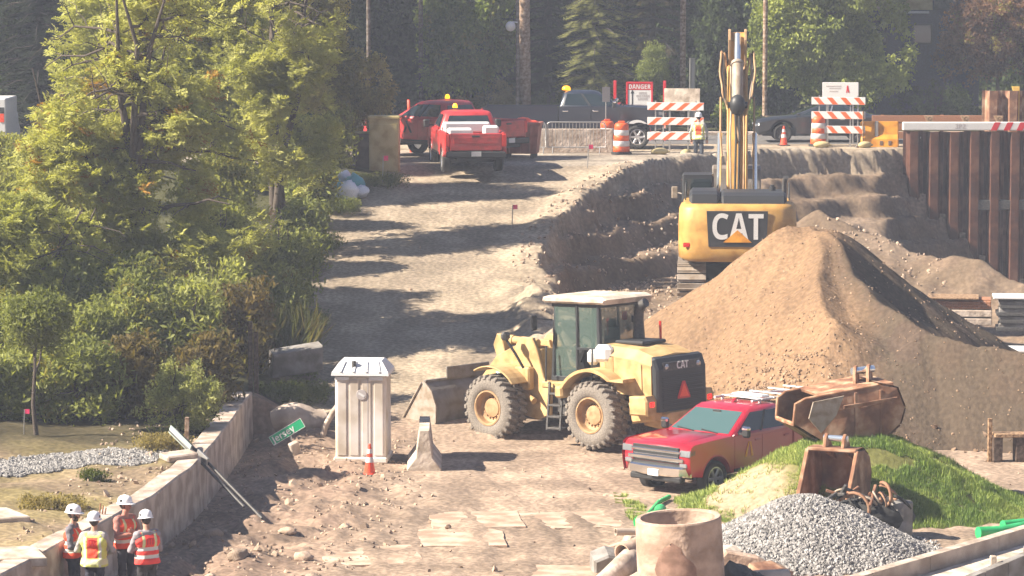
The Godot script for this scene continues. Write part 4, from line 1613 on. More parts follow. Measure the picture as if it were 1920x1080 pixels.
	b.box(Vector3(-0.98, 1.75, 0), Vector3(0.4, 0.4, 0.4), 0.04)
	b.box(Vector3(-0.2, 1.85, 0.2), Vector3(0.3, 0.6, 0.3), 0.05)
	b.bar(Vector3(-0.22, 1.9, 0), Vector3(-0.42, 2.32, 0), 0.07, 0.07)
	part(t, "seat", b, M.black_plastic)
	b = MB.new()
	var ring := []
	for k in 17:
		var a := TAU * k / 16.0
		ring.append(Vector3(-0.44 + sin(a) * 0.08, 2.36 + sin(a) * 0.17, cos(a) * 0.19))
	b.tube(ring, 0.02, 6, false)
	part(t, "steering_wheel", b, M.black_plastic)
	b = MB.new()
	b.box(Vector3(-1.40, 3.02, 0.3), Vector3(0.04, 0.20, 0.16), 0.01)
	part(t, "extinguisher_sign", b, M.sign_red)
	# engine hood
	b = MB.new()
	b.loft([[Vector3(-1.62, 1.35, 0.86), Vector3(-1.62, 1.35, -0.86), Vector3(-1.62, 2.20, -0.86), Vector3(-1.62, 2.42, -0.66), Vector3(-1.62, 2.47, 0.0), Vector3(-1.62, 2.42, 0.66), Vector3(-1.62, 2.20, 0.86)], [Vector3(-2.7, 1.28, 0.90), Vector3(-2.7, 1.28, -0.90), Vector3(-2.7, 2.12, -0.90), Vector3(-2.7, 2.34, -0.70), Vector3(-2.7, 2.40, 0.0), Vector3(-2.7, 2.34, 0.70), Vector3(-2.7, 2.12, 0.90)], [Vector3(-3.22, 1.20, 0.88), Vector3(-3.22, 1.20, -0.88), Vector3(-3.22, 1.98, -0.88), Vector3(-3.22, 2.18, -0.70), Vector3(-3.22, 2.24, 0.0), Vector3(-3.22, 2.18, 0.70), Vector3(-3.22, 1.98, 0.88)]], false)
	var hood := part(t, "engine_hood", b, Y)
	# grid of openings on each flank
	for s: float in [-1.0, 1.0]:
		b = MB.new()
		b.plate(Vector3(-2.06, 1.36, s * 0.872), Vector3(-1.78, 1.36, s * 0.868), Vector3(-1.78, 2.18, s * 0.868), Vector3(-2.06, 2.18, s * 0.872), 0, 1, 0, 1, 0.004 * s)
		var gp := part(hood, "side_grille", b, M.black_paint)
		b = MB.new()
		for k in 15:
			for q: float in [-1.0, 1.0]:
				var ya := 1.38 + 0.055 * k
				if ya + 0.28 > 2.5:
					continue
				var a0 := Vector3(-1.92 - 0.14 * q, ya - 0.08, s * 0.885)
				var a1 := Vector3(-1.92 + 0.14 * q, minf(ya + 0.20, 2.17), s * 0.885)
				b.bar(a0, a1, 0.018, 0.012, Vector3(0, 0, 1))
		part(gp, "mesh_bars", b, Y)
		b = MB.new()
		b.plate(Vector3(-2.95, 1.32, s * 0.90), Vector3(-2.16, 1.36, s * 0.888), Vector3(-2.16, 2.10, s * 0.888), Vector3(-2.95, 2.02, s * 0.90), 0, 1, 0, 1, 0.012 * s)
		part(hood, "hood_panel", b, Y)
	# white tank and pipe in front of the hood
	b = MB.new()
	b.box(Vector3(-1.72, 2.22, -0.80), Vector3(0.5, 0.42, 0.30), 0.10)
	b.box(Vector3(-1.36, 2.12, -0.80), Vector3(0.28, 0.36, 0.26), 0.08)
	part(t, "air_tank", b, M.white_plastic)
	b = MB.new()
	b.box(Vector3(-2.15, 2.46, 0), Vector3(0.9, 0.09, 0.85), 0.03)
	part(hood, "top_grille", b, M.black_paint)
	b = MB.new()
	b.tube([Vector3(-1.86, 2.4, 0.28), Vector3(-1.86, 2.95, 0.28), Vector3(-1.88, 3.14, 0.28), Vector3(-1.98, 3.30, 0.28), Vector3(-2.10, 3.36, 0.28)], [0.15, 0.12, 0.12, 0.115, 0.11], 14)
	part(t, "exhaust_stack", b, M.steel_dark)
	b = MB.new()
	b.cyl(Vector3(-1.60, 2.4, 0.5), Vector3(-1.60, 2.86, 0.5), 0.06)
	b.lathe([Vector2(0.0, 0.0)], 4)
	b.cyl(Vector3(-1.60, 2.86, 0.5), Vector3(-1.60, 3.02, 0.5), 0.13)
	part(t, "air_precleaner", b, M.black_paint)
	b = MB.new()
	b.cyl(Vector3(-2.3, 2.45, 0.55), Vector3(-2.3, 2.9, 0.55), 0.03)
	part(t, "marker_post", b, M.lamp_red)
	# rear grille
	b = MB.new()
	b.prism([Vector2(-3.42, 0.92), Vector2(-3.24, 0.92), Vector2(-3.20, 2.20), Vector2(-3.32, 2.16), Vector2(-3.42, 1.9)], -0.88, 0.88, 0.05)
	var rg := part(t, "rear_grille", b, M.black_paint)
	for k in 9:
		b = MB.new()
		b.box(Vector3(-3.43, 1.02 + 0.085 * k, 0), Vector3(0.03, 0.045, 1.44), 0.008)
		part(rg, "louvre", b, M.black_paint)
	b = MB.new()
	b.box(Vector3(-3.40, 1.96, 0), Vector3(0.05, 0.22, 1.36), 0.03)
	part(rg, "name_panel", b, M.steel_dark)
	var tm := MeshInstance3D.new()
	tm.mesh = text_mesh("CAT", 0.17, 0.01)
	tm.material_override = M.sheet_white
	tm.name = "lettering"
	tm.transform = Transform3D(Basis(Vector3.UP, -PI / 2), Vector3(-3.432, 1.97, 0))
	rg.add_child(tm)
	for s: float in [-1.0, 1.0]:
		b = MB.new()
		b.xf = Transform3D(Basis(Vector3(0, 0, 1), PI / 2), Vector3(-3.41, 1.96, s * 0.56))
		b.lathe([Vector2(0.0, 0.05), Vector2(0.07, 0.04), Vector2(0.075, 0.0), Vector2(0.0, 0.0)], 12)
		part(rg, "work_lamp", b, M.lamp_clear)
	# slow vehicle triangle: red field in a dark red rim
	b = MB.new()
	b.xf = Transform3D(Basis(Vector3(0, 0, 1), Vector3(0, 1, 0), Vector3(-1, 0, 0)), Vector3(-3.455, 1.36, 0))
	b.prism([Vector2(-0.22, -0.17), Vector2(0.22, -0.17), Vector2(0.22, -0.12), Vector2(0.045, 0.23), Vector2(-0.045, 0.23), Vector2(-0.22, -0.12)], -0.006, 0.006)
	var tri := part(rg, "warning_triangle", b, M.sign_red)
	b = MB.new()
	b.xf = Transform3D(Basis(Vector3(0, 0, 1), Vector3(0, 1, 0), Vector3(-1, 0, 0)), Vector3(-3.465, 1.345, 0))
	b.prism([Vector2(-0.165, -0.115), Vector2(0.165, -0.115), Vector2(0.0, 0.20)], -0.004, 0.004)
	part(tri, "inner_field", b, M.red_orange)
	# counterweight with lamps
	b = MB.new()
	b.prism([Vector2(-3.30, 0.72), Vector2(-2.6, 0.62), Vector2(-2.5, 1.1), Vector2(-2.72, 1.24), Vector2(-3.30, 1.0)], -0.92, 0.92, 0.05)
	b.prism([Vector2(-3.52, 0.46), Vector2(-2.7, 0.56), Vector2(-2.62, 0.86), Vector2(-3.30, 0.94), Vector2(-3.52, 0.90)], -0.62, 0.62, 0.06)
	var cw := part(t, "counterweight", b, Y)
	for s: float in [-1.0, 1.0]:
		b = MB.new()
		b.prism([Vector2(-3.36, 0.86), Vector2(-2.80, 0.86), Vector2(-2.80, 1.30), Vector2(-3.30, 1.32), Vector2(-3.36, 1.2)], s * 1.03 - 0.19, s * 1.03 + 0.19, 0.04)
		var lb := part(cw, "lamp_box", b, Y)
		b = MB.new()
		b.box(Vector3(-3.365, 1.12, s * 1.03), Vector3(0.03, 0.12, 0.15), 0.02)
		part(lb, "tail_light", b, M.red_lit)
	b = MB.new()
	b.bar(Vector3(-3.40, 0.5, 0), Vector3(-3.62, 0.5, 0), 0.2, 0.25)
	part(cw, "tow_hitch", b, M.steel_dark)


# ---------------------------------------------------------------- excavator, seen from behind
func build_excavator() -> void:
	# local x forward (away), z to its right
	var gy := 1.66
	var t := thing("excavator", "large yellow excavator seen from behind with its boom raised, standing in the pit", "excavator", Vector3(6.60, gy, -98.3), PI / 2 - 0.062)
	var Y: Material = M.yellow_paint
	# tracks
	for s: float in [-1.0, 1.0]:
		var b := MB.new()
		var loop := []
		loop.append_array(arc(Vector2(2.15, 0.55), 0.50, -90, 90, 8))
		loop.append_array(arc(Vector2(-2.15, 0.55), 0.50, 90, 270, 8))
		b.prism(loop, s * 1.30 - 0.34, s * 1.30 + 0.34, 0.02)
		var tr := part(t, "track", b, M.steel_dark)
		# shoes round the loop
		var total := 4.3 * 2.0 + PI * 1.08
		var count := 46
		for k in count:
			var l := total * k / count
			var p := Vector2.ZERO
			var nn := Vector2.UP
			if l < 4.3:
				p = Vector2(2.15 - l, 1.09)
				nn = Vector2(0, 1)
			elif l < 4.3 + PI * 0.54:
				var a := PI / 2 + (l - 4.3) / 0.54
				p = Vector2(-2.15, 0.55) + Vector2(cos(a), sin(a)) * 0.54
				nn = Vector2(cos(a), sin(a))
			elif l < 8.6 + PI * 0.54:
				p = Vector2(-2.15 + (l - 4.3 - PI * 0.54), 0.01)
				nn = Vector2(0, -1)
			else:
				var a := -PI / 2 + (l - 8.6 - PI * 0.54) / 0.54
				p = Vector2(2.15, 0.55) + Vector2(cos(a), sin(a)) * 0.54
				nn = Vector2(cos(a), sin(a))
			var m := MB.new()
			var ang := atan2(nn.y, nn.x) - PI / 2
			m.xf = Transform3D(Basis(Vector3(0, 0, 1), ang), Vector3(p.x, p.y, s * 1.30))
			m.box(Vector3(0, 0, 0), Vector3(0.22, 0.035, 0.82), 0.006)
			m.box(Vector3(-0.05, 0.03, 0), Vector3(0.03, 0.05, 0.82), 0.006)
			part(tr, "track_shoe", m, M.steel_dusty)
	var b := MB.new()
	b.box(Vector3(0, 0.72, 0), Vector3(2.0, 0.55, 2.0), 0.06)
	b.cyl(Vector3(0, 0.9, 0), Vector3(0, 1.24, 0), 0.85, -1, 24)
	part(t, "undercarriage", b, M.black_paint)
	# house: deck and the counterweight, rounded in plan
	b = MB.new()
	b.prism([Vector2(-2.6, 1.24), Vector2(1.9, 1.24), Vector2(1.9, 1.55), Vector2(-2.6, 1.6)], -1.58, 1.58, 0.04)
	part(t, "deck", b, M.black_paint)
	b = MB.new()
	var rings := []
	for lv in [[1.26, 1.50, 0.10], [1.36, 1.66, 0.02], [1.60, 1.68, 0.0], [2.30, 1.68, 0.0], [2.74, 1.66, 0.03], [2.86, 1.60, 0.08], [2.90, 1.50, 0.16]]:
		var w: float = lv[1]
		var ring := []
		for q in [[-2.0, w], [-2.75, w], [-3.15, w - 0.12], [-3.33, w - 0.42], [-3.36, 0.6], [-3.36, -0.6], [-3.33, -w + 0.42], [-3.15, -w + 0.12], [-2.75, -w], [-2.0, -w]]:
			ring.append(Vector3(q[0] + (lv[2] if q[0] < -2.5 else 0.0), lv[0], q[1]))
		rings.append(ring)
	b.loft(rings, true)
	var cw := part(t, "counterweight", b, Y)
	# emblem panel: black field, white letters, yellow triangle
	b = MB.new()
	b.xf = Transform3D(Basis(Vector3(0, 0, 1), Vector3(0, 1, 0), Vector3(-1, 0, 0)), Vector3(-3.372, 2.18, 0))
	b.prism([Vector2(-0.82, -0.48), Vector2(0.82, -0.48), Vector2(0.86, 0.54), Vector2(-0.88, 0.54)], -0.02, 0.012, 0.004)
	var ep := part(cw, "emblem_panel", b, M.black_paint)
	var tm := MeshInstance3D.new()
	tm.mesh = text_mesh("CAT", 0.68, 0.012)
	tm.material_override = M.sheet_white
	tm.name = "lettering"
	tm.transform = Transform3D(Basis(Vector3.UP, -PI / 2) * Basis.from_scale(Vector3(0.88, 1.08, 1)), Vector3(-3.392, 2.26, 0))
	ep.add_child(tm)
	b = MB.new()
	b.xf = Transform3D(Basis(Vector3(0, 0, 1), Vector3(0, 1, 0), Vector3(-1, 0, 0)), Vector3(-3.404, 2.02, 0))
	b.prism([Vector2(-0.40, -0.19), Vector2(0.40, -0.19), Vector2(0.0, 0.16)], -0.008, 0.008)
	part(ep, "emblem_triangle", b, M.yellow_plastic)
	b = MB.new()
	b.box(Vector3(-3.26, 1.74, -1.44), Vector3(0.06, 0.13, 0.20), 0.02)
	part(cw, "reflector", b, M.lamp_red)
	# engine covers
	b = MB.new()
	b.prism([Vector2(-3.0, 2.88), Vector2(-1.2, 2.88), Vector2(-1.2, 3.24), Vector2(-2.6, 3.24), Vector2(-2.92, 3.16)], -1.38, -0.50, 0.09)
	b.prism([Vector2(-3.0, 2.88), Vector2(-1.2, 2.88), Vector2(-1.2, 3.20), Vector2(-2.6, 3.20), Vector2(-2.92, 3.12)], -0.49, 1.40, 0.09)
	part(t, "engine_cover", b, M.black_paint)
	for s: float in [-1.0, 1.0]:
		b = MB.new()
		b.box(Vector3(-0.9, 2.2, s * 1.35), Vector3(2.3, 1.3, 0.42), 0.05)
		part(t, "side_housing", b, Y)
	b = MB.new()
	b.box(Vector3(1.0, 2.0, 1.25), Vector3(1.6, 0.9, 0.6), 0.05)
	part(t, "tool_box", b, Y)
	b = MB.new()
	b.tube([Vector3(-2.0, 3.1, 1.34), Vector3(-2.0, 3.42, 1.34), Vector3(-2.05, 3.52, 1.36), Vector3(-2.12, 3.60, 1.38)], 0.07, 10)
	part(t, "exhaust_pipe", b, M.steel_dark)
	b = MB.new()
	b.cyl(Vector3(-1.7, 3.1, 1.0), Vector3(-1.7, 3.3, 1.0), 0.10)
	b.cyl(Vector3(-1.7, 3.28, 1.0), Vector3(-1.7, 3.36, 1.0), 0.06)
	part(t, "air_intake", b, M.black_paint)
	# cab, front left
	b = MB.new()
	b.prism([Vector2(0.1, 1.5), Vector2(1.75, 1.5), Vector2(1.95, 2.1), Vector2(1.6, 3.42), Vector2(1.4, 3.52), Vector2(0.1, 3.52)], -1.62, -0.68, 0.06)
	var cb := part(t, "cab", b, M.black_paint)
	b = MB.new()
	b.plate(Vector3(0.1, 2.5, -1.55), Vector3(0.1, 2.5, -0.75), Vector3(0.1, 3.40, -0.75), Vector3(0.1, 3.40, -1.55), 0, 1, 0, 1, 0.006)
	part(cb, "rear_window", b, M.car_glass)
	b = MB.new()
	b.box(Vector3(0.80, 2.75, -1.625), Vector3(1.1, 1.2, 0.012))
	part(cb, "side_window", b, M.car_glass)
	b = MB.new()
	b.tube([Vector3(0.9, 2.9, -1.6), Vector3(1.0, 2.95, -1.80)], 0.02, 6)
	b.box(Vector3(0.98, 2.94, -1.84), Vector3(0.06, 0.36, 0.19), 0.03)
	part(t, "mirror", b, M.steel_dusty)
	for s: float in [-1.0, 1.0]:
		b = MB.new()
		b.tube([Vector3(0.0, 2.8, s * 1.5), Vector3(0.0, 3.3, s * 1.5), Vector3(-0.9, 3.3, s * 1.5), Vector3(-0.9, 2.8, s * 1.5)], 0.02, 6)
		part(t, "handrail", b, M.black_paint)
	# boom: foot in the deck, elbow, tip high in front
	var tip := Vector2(3.5, 6.5)
	b = MB.new()
	b.prism([Vector2(0.35, 1.70), Vector2(0.75, 1.55), Vector2(1.35, 2.4), Vector2(2.35, 4.15), Vector2(3.2, 5.2), Vector2(3.82, 6.25), Vector2(3.72, 6.62), Vector2(3.30, 6.62), Vector2(2.2, 5.5), Vector2(1.25, 4.5), Vector2(0.62, 3.0)], -0.31, 0.31, 0.05)
	var boom := part(t, "boom", b, Y)
	b = MB.new()
	b.prism([Vector2(1.10, 4.45), Vector2(1.4, 4.3), Vector2(2.3, 5.35), Vector2(3.2, 6.3), Vector2(3.1, 6.62), Vector2(2.0, 5.65)], -0.05, 0.05, 0.01)
	part(boom, "spine_plate", b, M.rim_rust)
	# pipes and hoses down the back of the boom
	var pr := RandomNumberGenerator.new()
	pr.seed = 5
	for k in 6:
		var z: float = [-0.27, -0.20, -0.06, 0.05, 0.19, 0.26][k]
		b = MB.new()
		var pts := []
		for q in [[0.55, 2.0], [0.55, 3.0], [1.15, 4.5], [2.1, 5.52], [3.1, 6.55]]:
			pts.append(Vector3(q[0] - 0.07 - pr.randf() * 0.05, q[1] + 0.05 + pr.randf() * 0.05, z + pr.randf_range(-0.02, 0.02)))
		b.tube(pts, pr.randf_range(0.022, 0.036), 6)
		part(boom, "hydraulic_pipe", b, [M.yellow_paint, M.steel_dusty, M.black_rubber, M.black_rubber, M.rim_rust, M.yellow_paint][k])
	for s: float in [-1.0, 1.0]:
		for k in 4:
			b = MB.new()
			var pts := []
			var o := 0.06 * k
			for q in [[1.9, 5.35, 0.30], [2.0, 5.75 + o, 0.36 + o * 0.5], [2.6, 6.3 + o, 0.42 + o * 0.6], [3.2, 6.75 + o * 1.3, 0.40 + o * 0.5], [3.65, 6.95, 0.40], [3.95, 6.4, 0.28]]:
				pts.append(Vector3(q[0], q[1], s * q[2]))
			var cv := Curve3D.new()
			for p in pts:
				cv.add_point(p, Vector3(-0.2, -0.22, 0), Vector3(0.2, 0.22, 0))
			b.tube(Array(cv.tessellate(3, 6)), 0.032, 6)
			part(boom, "hose", b, [M.rim_rust, M.steel_dusty, M.black_rubber, M.rim_rust][k])
		b = MB.new()
		b.tube([Vector3(1.0, 4.0, s * 0.45), Vector3(1.3, 4.6, s * 0.5), Vector3(2.4, 5.7, s * 0.5)], 0.03, 6)
		part(boom, "steel_pipe", b, M.rim_rust)
		cylinder_ram(t, Vector3(1.5, 1.75, s * 0.55), Vector3(2.05, 4.65, s * 0.52), 0.125, 0.62, M.black_paint, M.rod_chrome, "boom_cylinder")
	# stick and its cylinder on top of the boom
	b = MB.new()
	b.prism([Vector2(3.25, 7.35), Vector2(3.55, 7.62), Vector2(3.9, 7.2), Vector2(5.3, 3.6), Vector2(5.15, 3.2), Vector2(4.85, 3.25), Vector2(3.6, 5.7)], -0.25, 0.25, 0.04)
	part(t, "stick", b, Y)
	for s: float in [-1.0, 1.0]:
		b = MB.new()
		b.prism([Vector2(3.1, 7.4), Vector2(3.25, 7.66), Vector2(3.5, 7.72), Vector2(3.75, 7.3), Vector2(3.6, 6.4), Vector2(3.3, 6.4)], s * 0.24 - 0.04, s * 0.24 + 0.04, 0.012)
		part(t, "stick_lug", b, M.rim_rust)
	cylinder_ram(t, Vector3(1.75, 5.55, 0), Vector3(3.34, 7.56, 0), 0.17, 0.42, M.steel_dusty, M.rod_chrome, "stick_cylinder")
	b = MB.new()
	b.ball(Vector3(1.72, 5.5, 0), Vector3(0.24, 0.32, 0.24))
	b.cyl(Vector3(1.75, 5.50, -0.3), Vector3(1.75, 5.50, 0.3), 0.10)
	part(boom, "cylinder_mount", b, M.black_paint)
	b = MB.new()
	b.prism([Vector2(4.9, 3.4), Vector2(5.4, 3.5), Vector2(6.2, 2.9), Vector2(6.3, 2.2), Vector2(5.9, 1.7), Vector2(5.2, 1.6), Vector2(4.7, 2.2)], -0.75, 0.75, 0.04)
	part(t, "digging_bucket", b, M.bucket_dark)


# ---------------------------------------------------------------- small things
func at_ground(x: float, d: float, up := 0.0) -> Vector3:
	return Vector3(x, gh(x, -d) + up, -d)


func sloped(sx: float) -> Basis:
	return Basis(Vector3(0, 0, 1), sx)


func cone_proto(label: String, pos: Vector3, s: float) -> Node3D:
	var t := thing("traffic_cone", label, "traffic cone", pos, 0.3)
	t.scale = Vector3.ONE * s
	var b := MB.new()
	b.box(Vector3(0, 0.02, 0), Vector3(0.38, 0.04, 0.38), 0.015)
	part(t, "base", b, M.black_rubber)
	b = MB.new()
	b.lathe([Vector2(0.15, 0.04), Vector2(0.128, 0.06), Vector2(0.03, 0.70), Vector2(0.022, 0.715), Vector2(0.0, 0.715)], 20, true)
	part(t, "cone_body", b, M.red_orange)
	for q in [[0.30, 0.42], [0.50, 0.60]]:
		b = MB.new()
		var r0: float = lerpf(0.128, 0.03, (q[0] - 0.06) / 0.64) + 0.004
		var r1: float = lerpf(0.128, 0.03, (q[1] - 0.06) / 0.64) + 0.004
		b.lathe([Vector2(r0 - 0.003, q[0]), Vector2(r0, q[0]), Vector2(r1, q[1]), Vector2(r1 - 0.003, q[1])], 20, true)
		part(t, "white_band", b, M.sheet_white)
	return t


func drum_proto(label: String, pos: Vector3) -> Node3D:
	var t := thing("traffic_drum", label, "traffic drum", pos, 0.0, "orange and white drums on the street")
	var b := MB.new()
	b.lathe([Vector2(0.36, 0.0), Vector2(0.36, 0.07), Vector2(0.30, 0.09)], 24, true)
	part(t, "rubber_base", b, M.black_rubber)
	for k in 5:
		b = MB.new()
		var y0 := 0.09 + k * 0.19
		var r := 0.295 - 0.012 * k
		b.lathe([Vector2(r - 0.012, y0), Vector2(r, y0 + 0.012), Vector2(r - 0.004, y0 + 0.178), Vector2(r - 0.014, y0 + 0.19)], 24)
		part(t, "orange_band" if k % 2 == 0 else "white_band", b, M.orange_plastic if k % 2 == 0 else M.sheet_white)
	b = MB.new()
	b.lathe([Vector2(0.232, 1.04), Vector2(0.20, 1.09), Vector2(0.0, 1.10)], 24)
	b.box(Vector3(0, 1.13, 0), Vector3(0.24, 0.07, 0.05), 0.02)
	part(t, "lid", b, M.orange_plastic)
	return t


func barricade(label: String, pos: Vector3, yaw: float, w: float, lean: float) -> Node3D:
	var t := thing("road_barricade", label, "barricade", pos, yaw)
	for k in 3:
		var y := 0.62 + 0.52 * k
		var rail := MB.new()
		rail.box(Vector3(0, y, 0.05), Vector3(w, 0.27, 0.035), 0.008)
		var rp := part(t, "rail", rail, M.sheet_white)
		var n := int(w / 0.44)
		for i in n:
			var x := -w * 0.5 + (i + 0.55) * w / n
			var b := MB.new()
			b.xf = Transform3D(Basis(), Vector3(0, 0, 0.0675))
			var q := 0.13 * lean
			b.prism([Vector2(x - 0.12 - q, y - 0.125), Vector2(x + 0.08 - q, y - 0.125), Vector2(x + 0.12 + q, y + 0.125), Vector2(x - 0.08 + q, y + 0.125)], -0.002, 0.003)
			part(rp, "orange_stripe", b, M.sheet_orange)
	for s: float in [-0.36, -0.22, 0.22, 0.36]:
		var b := MB.new()
		b.bar(Vector3(s * w, 0.0, 0), Vector3(s * w, 1.86 if absf(s) > 0.3 else 1.76, 0), 0.045, 0.045)
		part(t, "post", b, M.galvanised)
	for s: float in [-0.36, 0.36]:
		var b := MB.new()
		b.bar(Vector3(s * w, 0.03, -0.75), Vector3(s * w, 0.03, 0.75), 0.06, 0.06, Vector3.UP, 0.01)
		part(t, "foot", b, M.galvanised)
	return t


func sand_bag(label: String, pos: Vector3, yaw: float, tall := 1.0) -> void:
	var b := MB.new()
	b.ball(Vector3(0, 0.10 * tall, 0), Vector3(0.33, 0.13 * tall, 0.20), 14, 8)
	b.ball(Vector3(0.28, 0.09 * tall, 0.02), Vector3(0.10, 0.05, 0.12), 10, 6)
	var o := part(self, "sand_bag", b, M.sand_bag)
	o.position = pos
	o.rotation.y = yaw
	tag(o, label, "sandbag")


func board_sign(called: String, label: String, pos: Vector3, yaw: float, w: float, h: float, y0: float, m: Material) -> Node3D:
	var t := thing(called, label, "sign", pos, yaw)
	var b := MB.new()
	b.box(Vector3(0, y0 + h * 0.5, 0), Vector3(w, h, 0.03), 0.008)
	part(t, "board", b, m)
	for s: float in [-0.35, 0.35]:
		b = MB.new()
		b.bar(Vector3(s * w, 0, -0.05), Vector3(s * w, y0 + h * 0.9, -0.05), 0.06, 0.06)
		part(t, "post", b, M.galvanised)
	return t


func put_text(parent: Node, s: String, size: float, pos: Vector3, m: Material, wide := 1.0, yaw := 0.0) -> void:
	var o := MeshInstance3D.new()
	o.mesh = text_mesh(s, size, 0.006)
	o.material_override = m
	o.name = "lettering"
	o.transform = Transform3D(Basis(Vector3.UP, yaw) * Basis.from_scale(Vector3(wide, 1, 1)), pos)
	parent.add_child(o, true)


func pole(called: String, label: String, cat: String, x: float, d: float, top: float, r: float, m: Material) -> Node3D:
	var t := thing(called, label, cat, at_ground(x, d, -0.05))
	var b := MB.new()
	b.cyl(Vector3.ZERO, Vector3(0, top, 0), r, r * 0.86, 14)
	part(t, "shaft", b, m)
	return t


func jersey(called: String, label: String, pos: Vector3, yaw: float, len: float, m: Material, pitch := 0.0, roll := 0.0) -> Node3D:
	var b := MB.new()
	b.xf = Transform3D(Basis(Vector3.UP, PI / 2), Vector3.ZERO)
	b.prism([Vector2(-0.30, 0), Vector2(0.30, 0), Vector2(0.30, 0.08), Vector2(0.15, 0.30), Vector2(0.09, 0.82), Vector2(-0.09, 0.82), Vector2(-0.15, 0.30), Vector2(-0.30, 0.08)], -len * 0.5, len * 0.5, 0.02)
	var o := part(self, called, b, m)
	o.position = pos
	o.rotation = Vector3(roll, yaw, pitch)
	tag(o, label, "concrete barrier")
	return o


func build_props() -> void:
	build_wall()
	build_privy_corner()
	build_street()
	build_sheet_wall()
	build_buckets()
	build_front_right()


func build_wall() -> void:
	var t := thing("retaining_wall", "low tan concrete retaining wall curving along the left bank behind the four workers", "wall", Vector3.ZERO)
	# cast in bays, each with its own end joints
	var pts := []
	for i in WALL.size():
		pts.append(Vector2(WALL[i][0], WALL[i][1]))
	var cv := Curve3D.new()
	for p in pts:
		cv.add_point(Vector3(p.x, 0, -p.y))
	var L := cv.get_baked_length()
	var bay := 3.05
	var s := 0.0
	while s < L - 0.3:
		var e := minf(s + bay - 0.02, L)
		var rings := []
		var n := 5
		for k in n + 1:
			var q := lerpf(s, e, float(k) / n)
			var p := cv.sample_baked(q)
			var dir := (cv.sample_baked(minf(q + 0.3, L)) - cv.sample_baked(maxf(q - 0.3, 0.0))).normalized()
			var side := dir.cross(Vector3.UP)      # towards the right of the way along the wall
			var top := 1.14 + 0.012 * sin(q * 1.7)
			var jig := 0.012 * n_b.get_noise_2d(q * 3.0, 5.0)
			var a := p + side * (0.02 + jig)
			var ring := []
			for c in [[0.07, -0.6], [0.03, top - 0.03], [0.0, top], [-0.40, top], [-0.43, top - 0.03], [-0.45, -0.6]]:
				ring.append(a + side * c[0] + Vector3.UP * c[1])
			rings.append(ring)
		var m := MB.new()
		m.loft(rings, false)
		part(t, "wall_bay", m, M.concrete)
		s += bay
	# broken slab at the step in the wall
	var b := MB.new()
	b.box(Vector3(0, 0.06, 0), Vector3(0.7, 0.13, 0.5), 0.03)
	var o := part(self, "concrete_chunk", b, M.concrete)
	o.position = Vector3(-6.95, 1.12, -69.4)
	o.rotation = Vector3(0.05, 0.5, 0.06)
	tag(o, "flat broken concrete chunk lying on the wall under the fallen sign pole", "concrete chunk")
	# sign pole fallen across the wall
	t = thing("fallen_sign", "pair of dark sign posts with a pale green plate, fallen across the retaining wall", "street sign", Vector3(-7.25, 1.52, -70.6))
	var a := Vector3(0, 0, 0)
	var e2 := Vector3(2.05, -1.42, 2.9)
	for k in 2:
		b = MB.new()
		var off := Vector3(0.10 * k, 0.02, -0.16 * k)
		b.cyl(a + off, a.lerp(e2, 0.86 if k == 0 else 1.0) + off, 0.032, -1, 8)
		part(t, "post", b, M.steel_dark)
	b = MB.new()
	b.bar(Vector3(0.0, 0.06, 0), Vector3(0.50, -0.28, 0.68), 0.035, 0.17, Vector3(0.3, 1, 0.2), 0.005)
	part(t, "name_plate", b, M.plate_pale)
	b = MB.new()
	b.bar(Vector3(0.66, -0.32, 0.86), Vector3(0.90, -0.47, 1.2), 0.05, 0.16, Vector3(0.3, 1, 0.2), 0.005)
	part(t, "bracket", b, M.galvanised)
	b = MB.new()
	b.bar(Vector3(0, -0.3, 0), Vector3(0.02, 0.42, 0), 0.09, 0.09, Vector3.RIGHT, 0.01)
	o = part(self, "wooden_stake", b, M.pole_wood)
	o.position = Vector3(-6.98, 1.3, -71.4)
	tag(o, "short weathered stake standing in the light green bush behind the wall", "stake")
	# small objects on the bank
	b = MB.new()
	for k in 3:
		b.cyl(Vector3(0.05 * k, 0, 0), Vector3(0.05 * k + 0.02, 0.2 - 0.04 * k, 0), 0.016, -1, 6)
	o = part(self, "rebar_stubs", b, M.rust)
	o.position = Vector3(-7.72, 1.15, -62.2)
	tag(o, "rusty steel stubs sticking up from the wall top behind the workers", "rebar")
	for q in [[-9.1, 57.8, 1.9, 0.7, 0.2], [-9.9, 61.4, 1.8, 0.9, 0.5]]:
		b = MB.new()
		b.prism([Vector2(-q[2] * 0.5, -0.3), Vector2(q[2] * 0.5, -0.4), Vector2(q[2] * 0.45, 0.5), Vector2(-q[2] * 0.4, 0.6)], -0.09, 0.09, 0.02)
		o = part(self, "concrete_slab", b, M.concrete_pale)
		o.position = at_ground(q[0], q[1], 0.05)
		o.rotation = Vector3(-PI / 2 + 0.06, q[4], 0.05)
		tag(o, "broken pavement slab on the bank left of the workers" if q[0] > -9.5 else "tilted flat concrete slab at the left edge beyond the workers", "concrete slab")
	var sb := MB.new()
	sb.tube([Vector3(0, 0, 0), Vector3(0.02, 0.55, 0.0)], 0.012, 5)
	var fl := thing("survey_flag", "small red survey flag on the bank at the far left under the trees", "marker flag", at_ground(-10.7, 73.0), 0.0, "pink survey flags")
	part(fl, "wire", sb, M.galvanised)
	sb = MB.new()
	sb.box(Vector3(0.07, 0.50, 0), Vector3(0.12, 0.10, 0.008))
	part(fl, "flag", sb, M.pink_flag)
	dup(fl, "pink survey flag beside the haul road below the tan cabinet", at_ground(-4.15, 107.5, 0.1), 0.5, "pink survey flags").scale = Vector3.ONE * 1.6
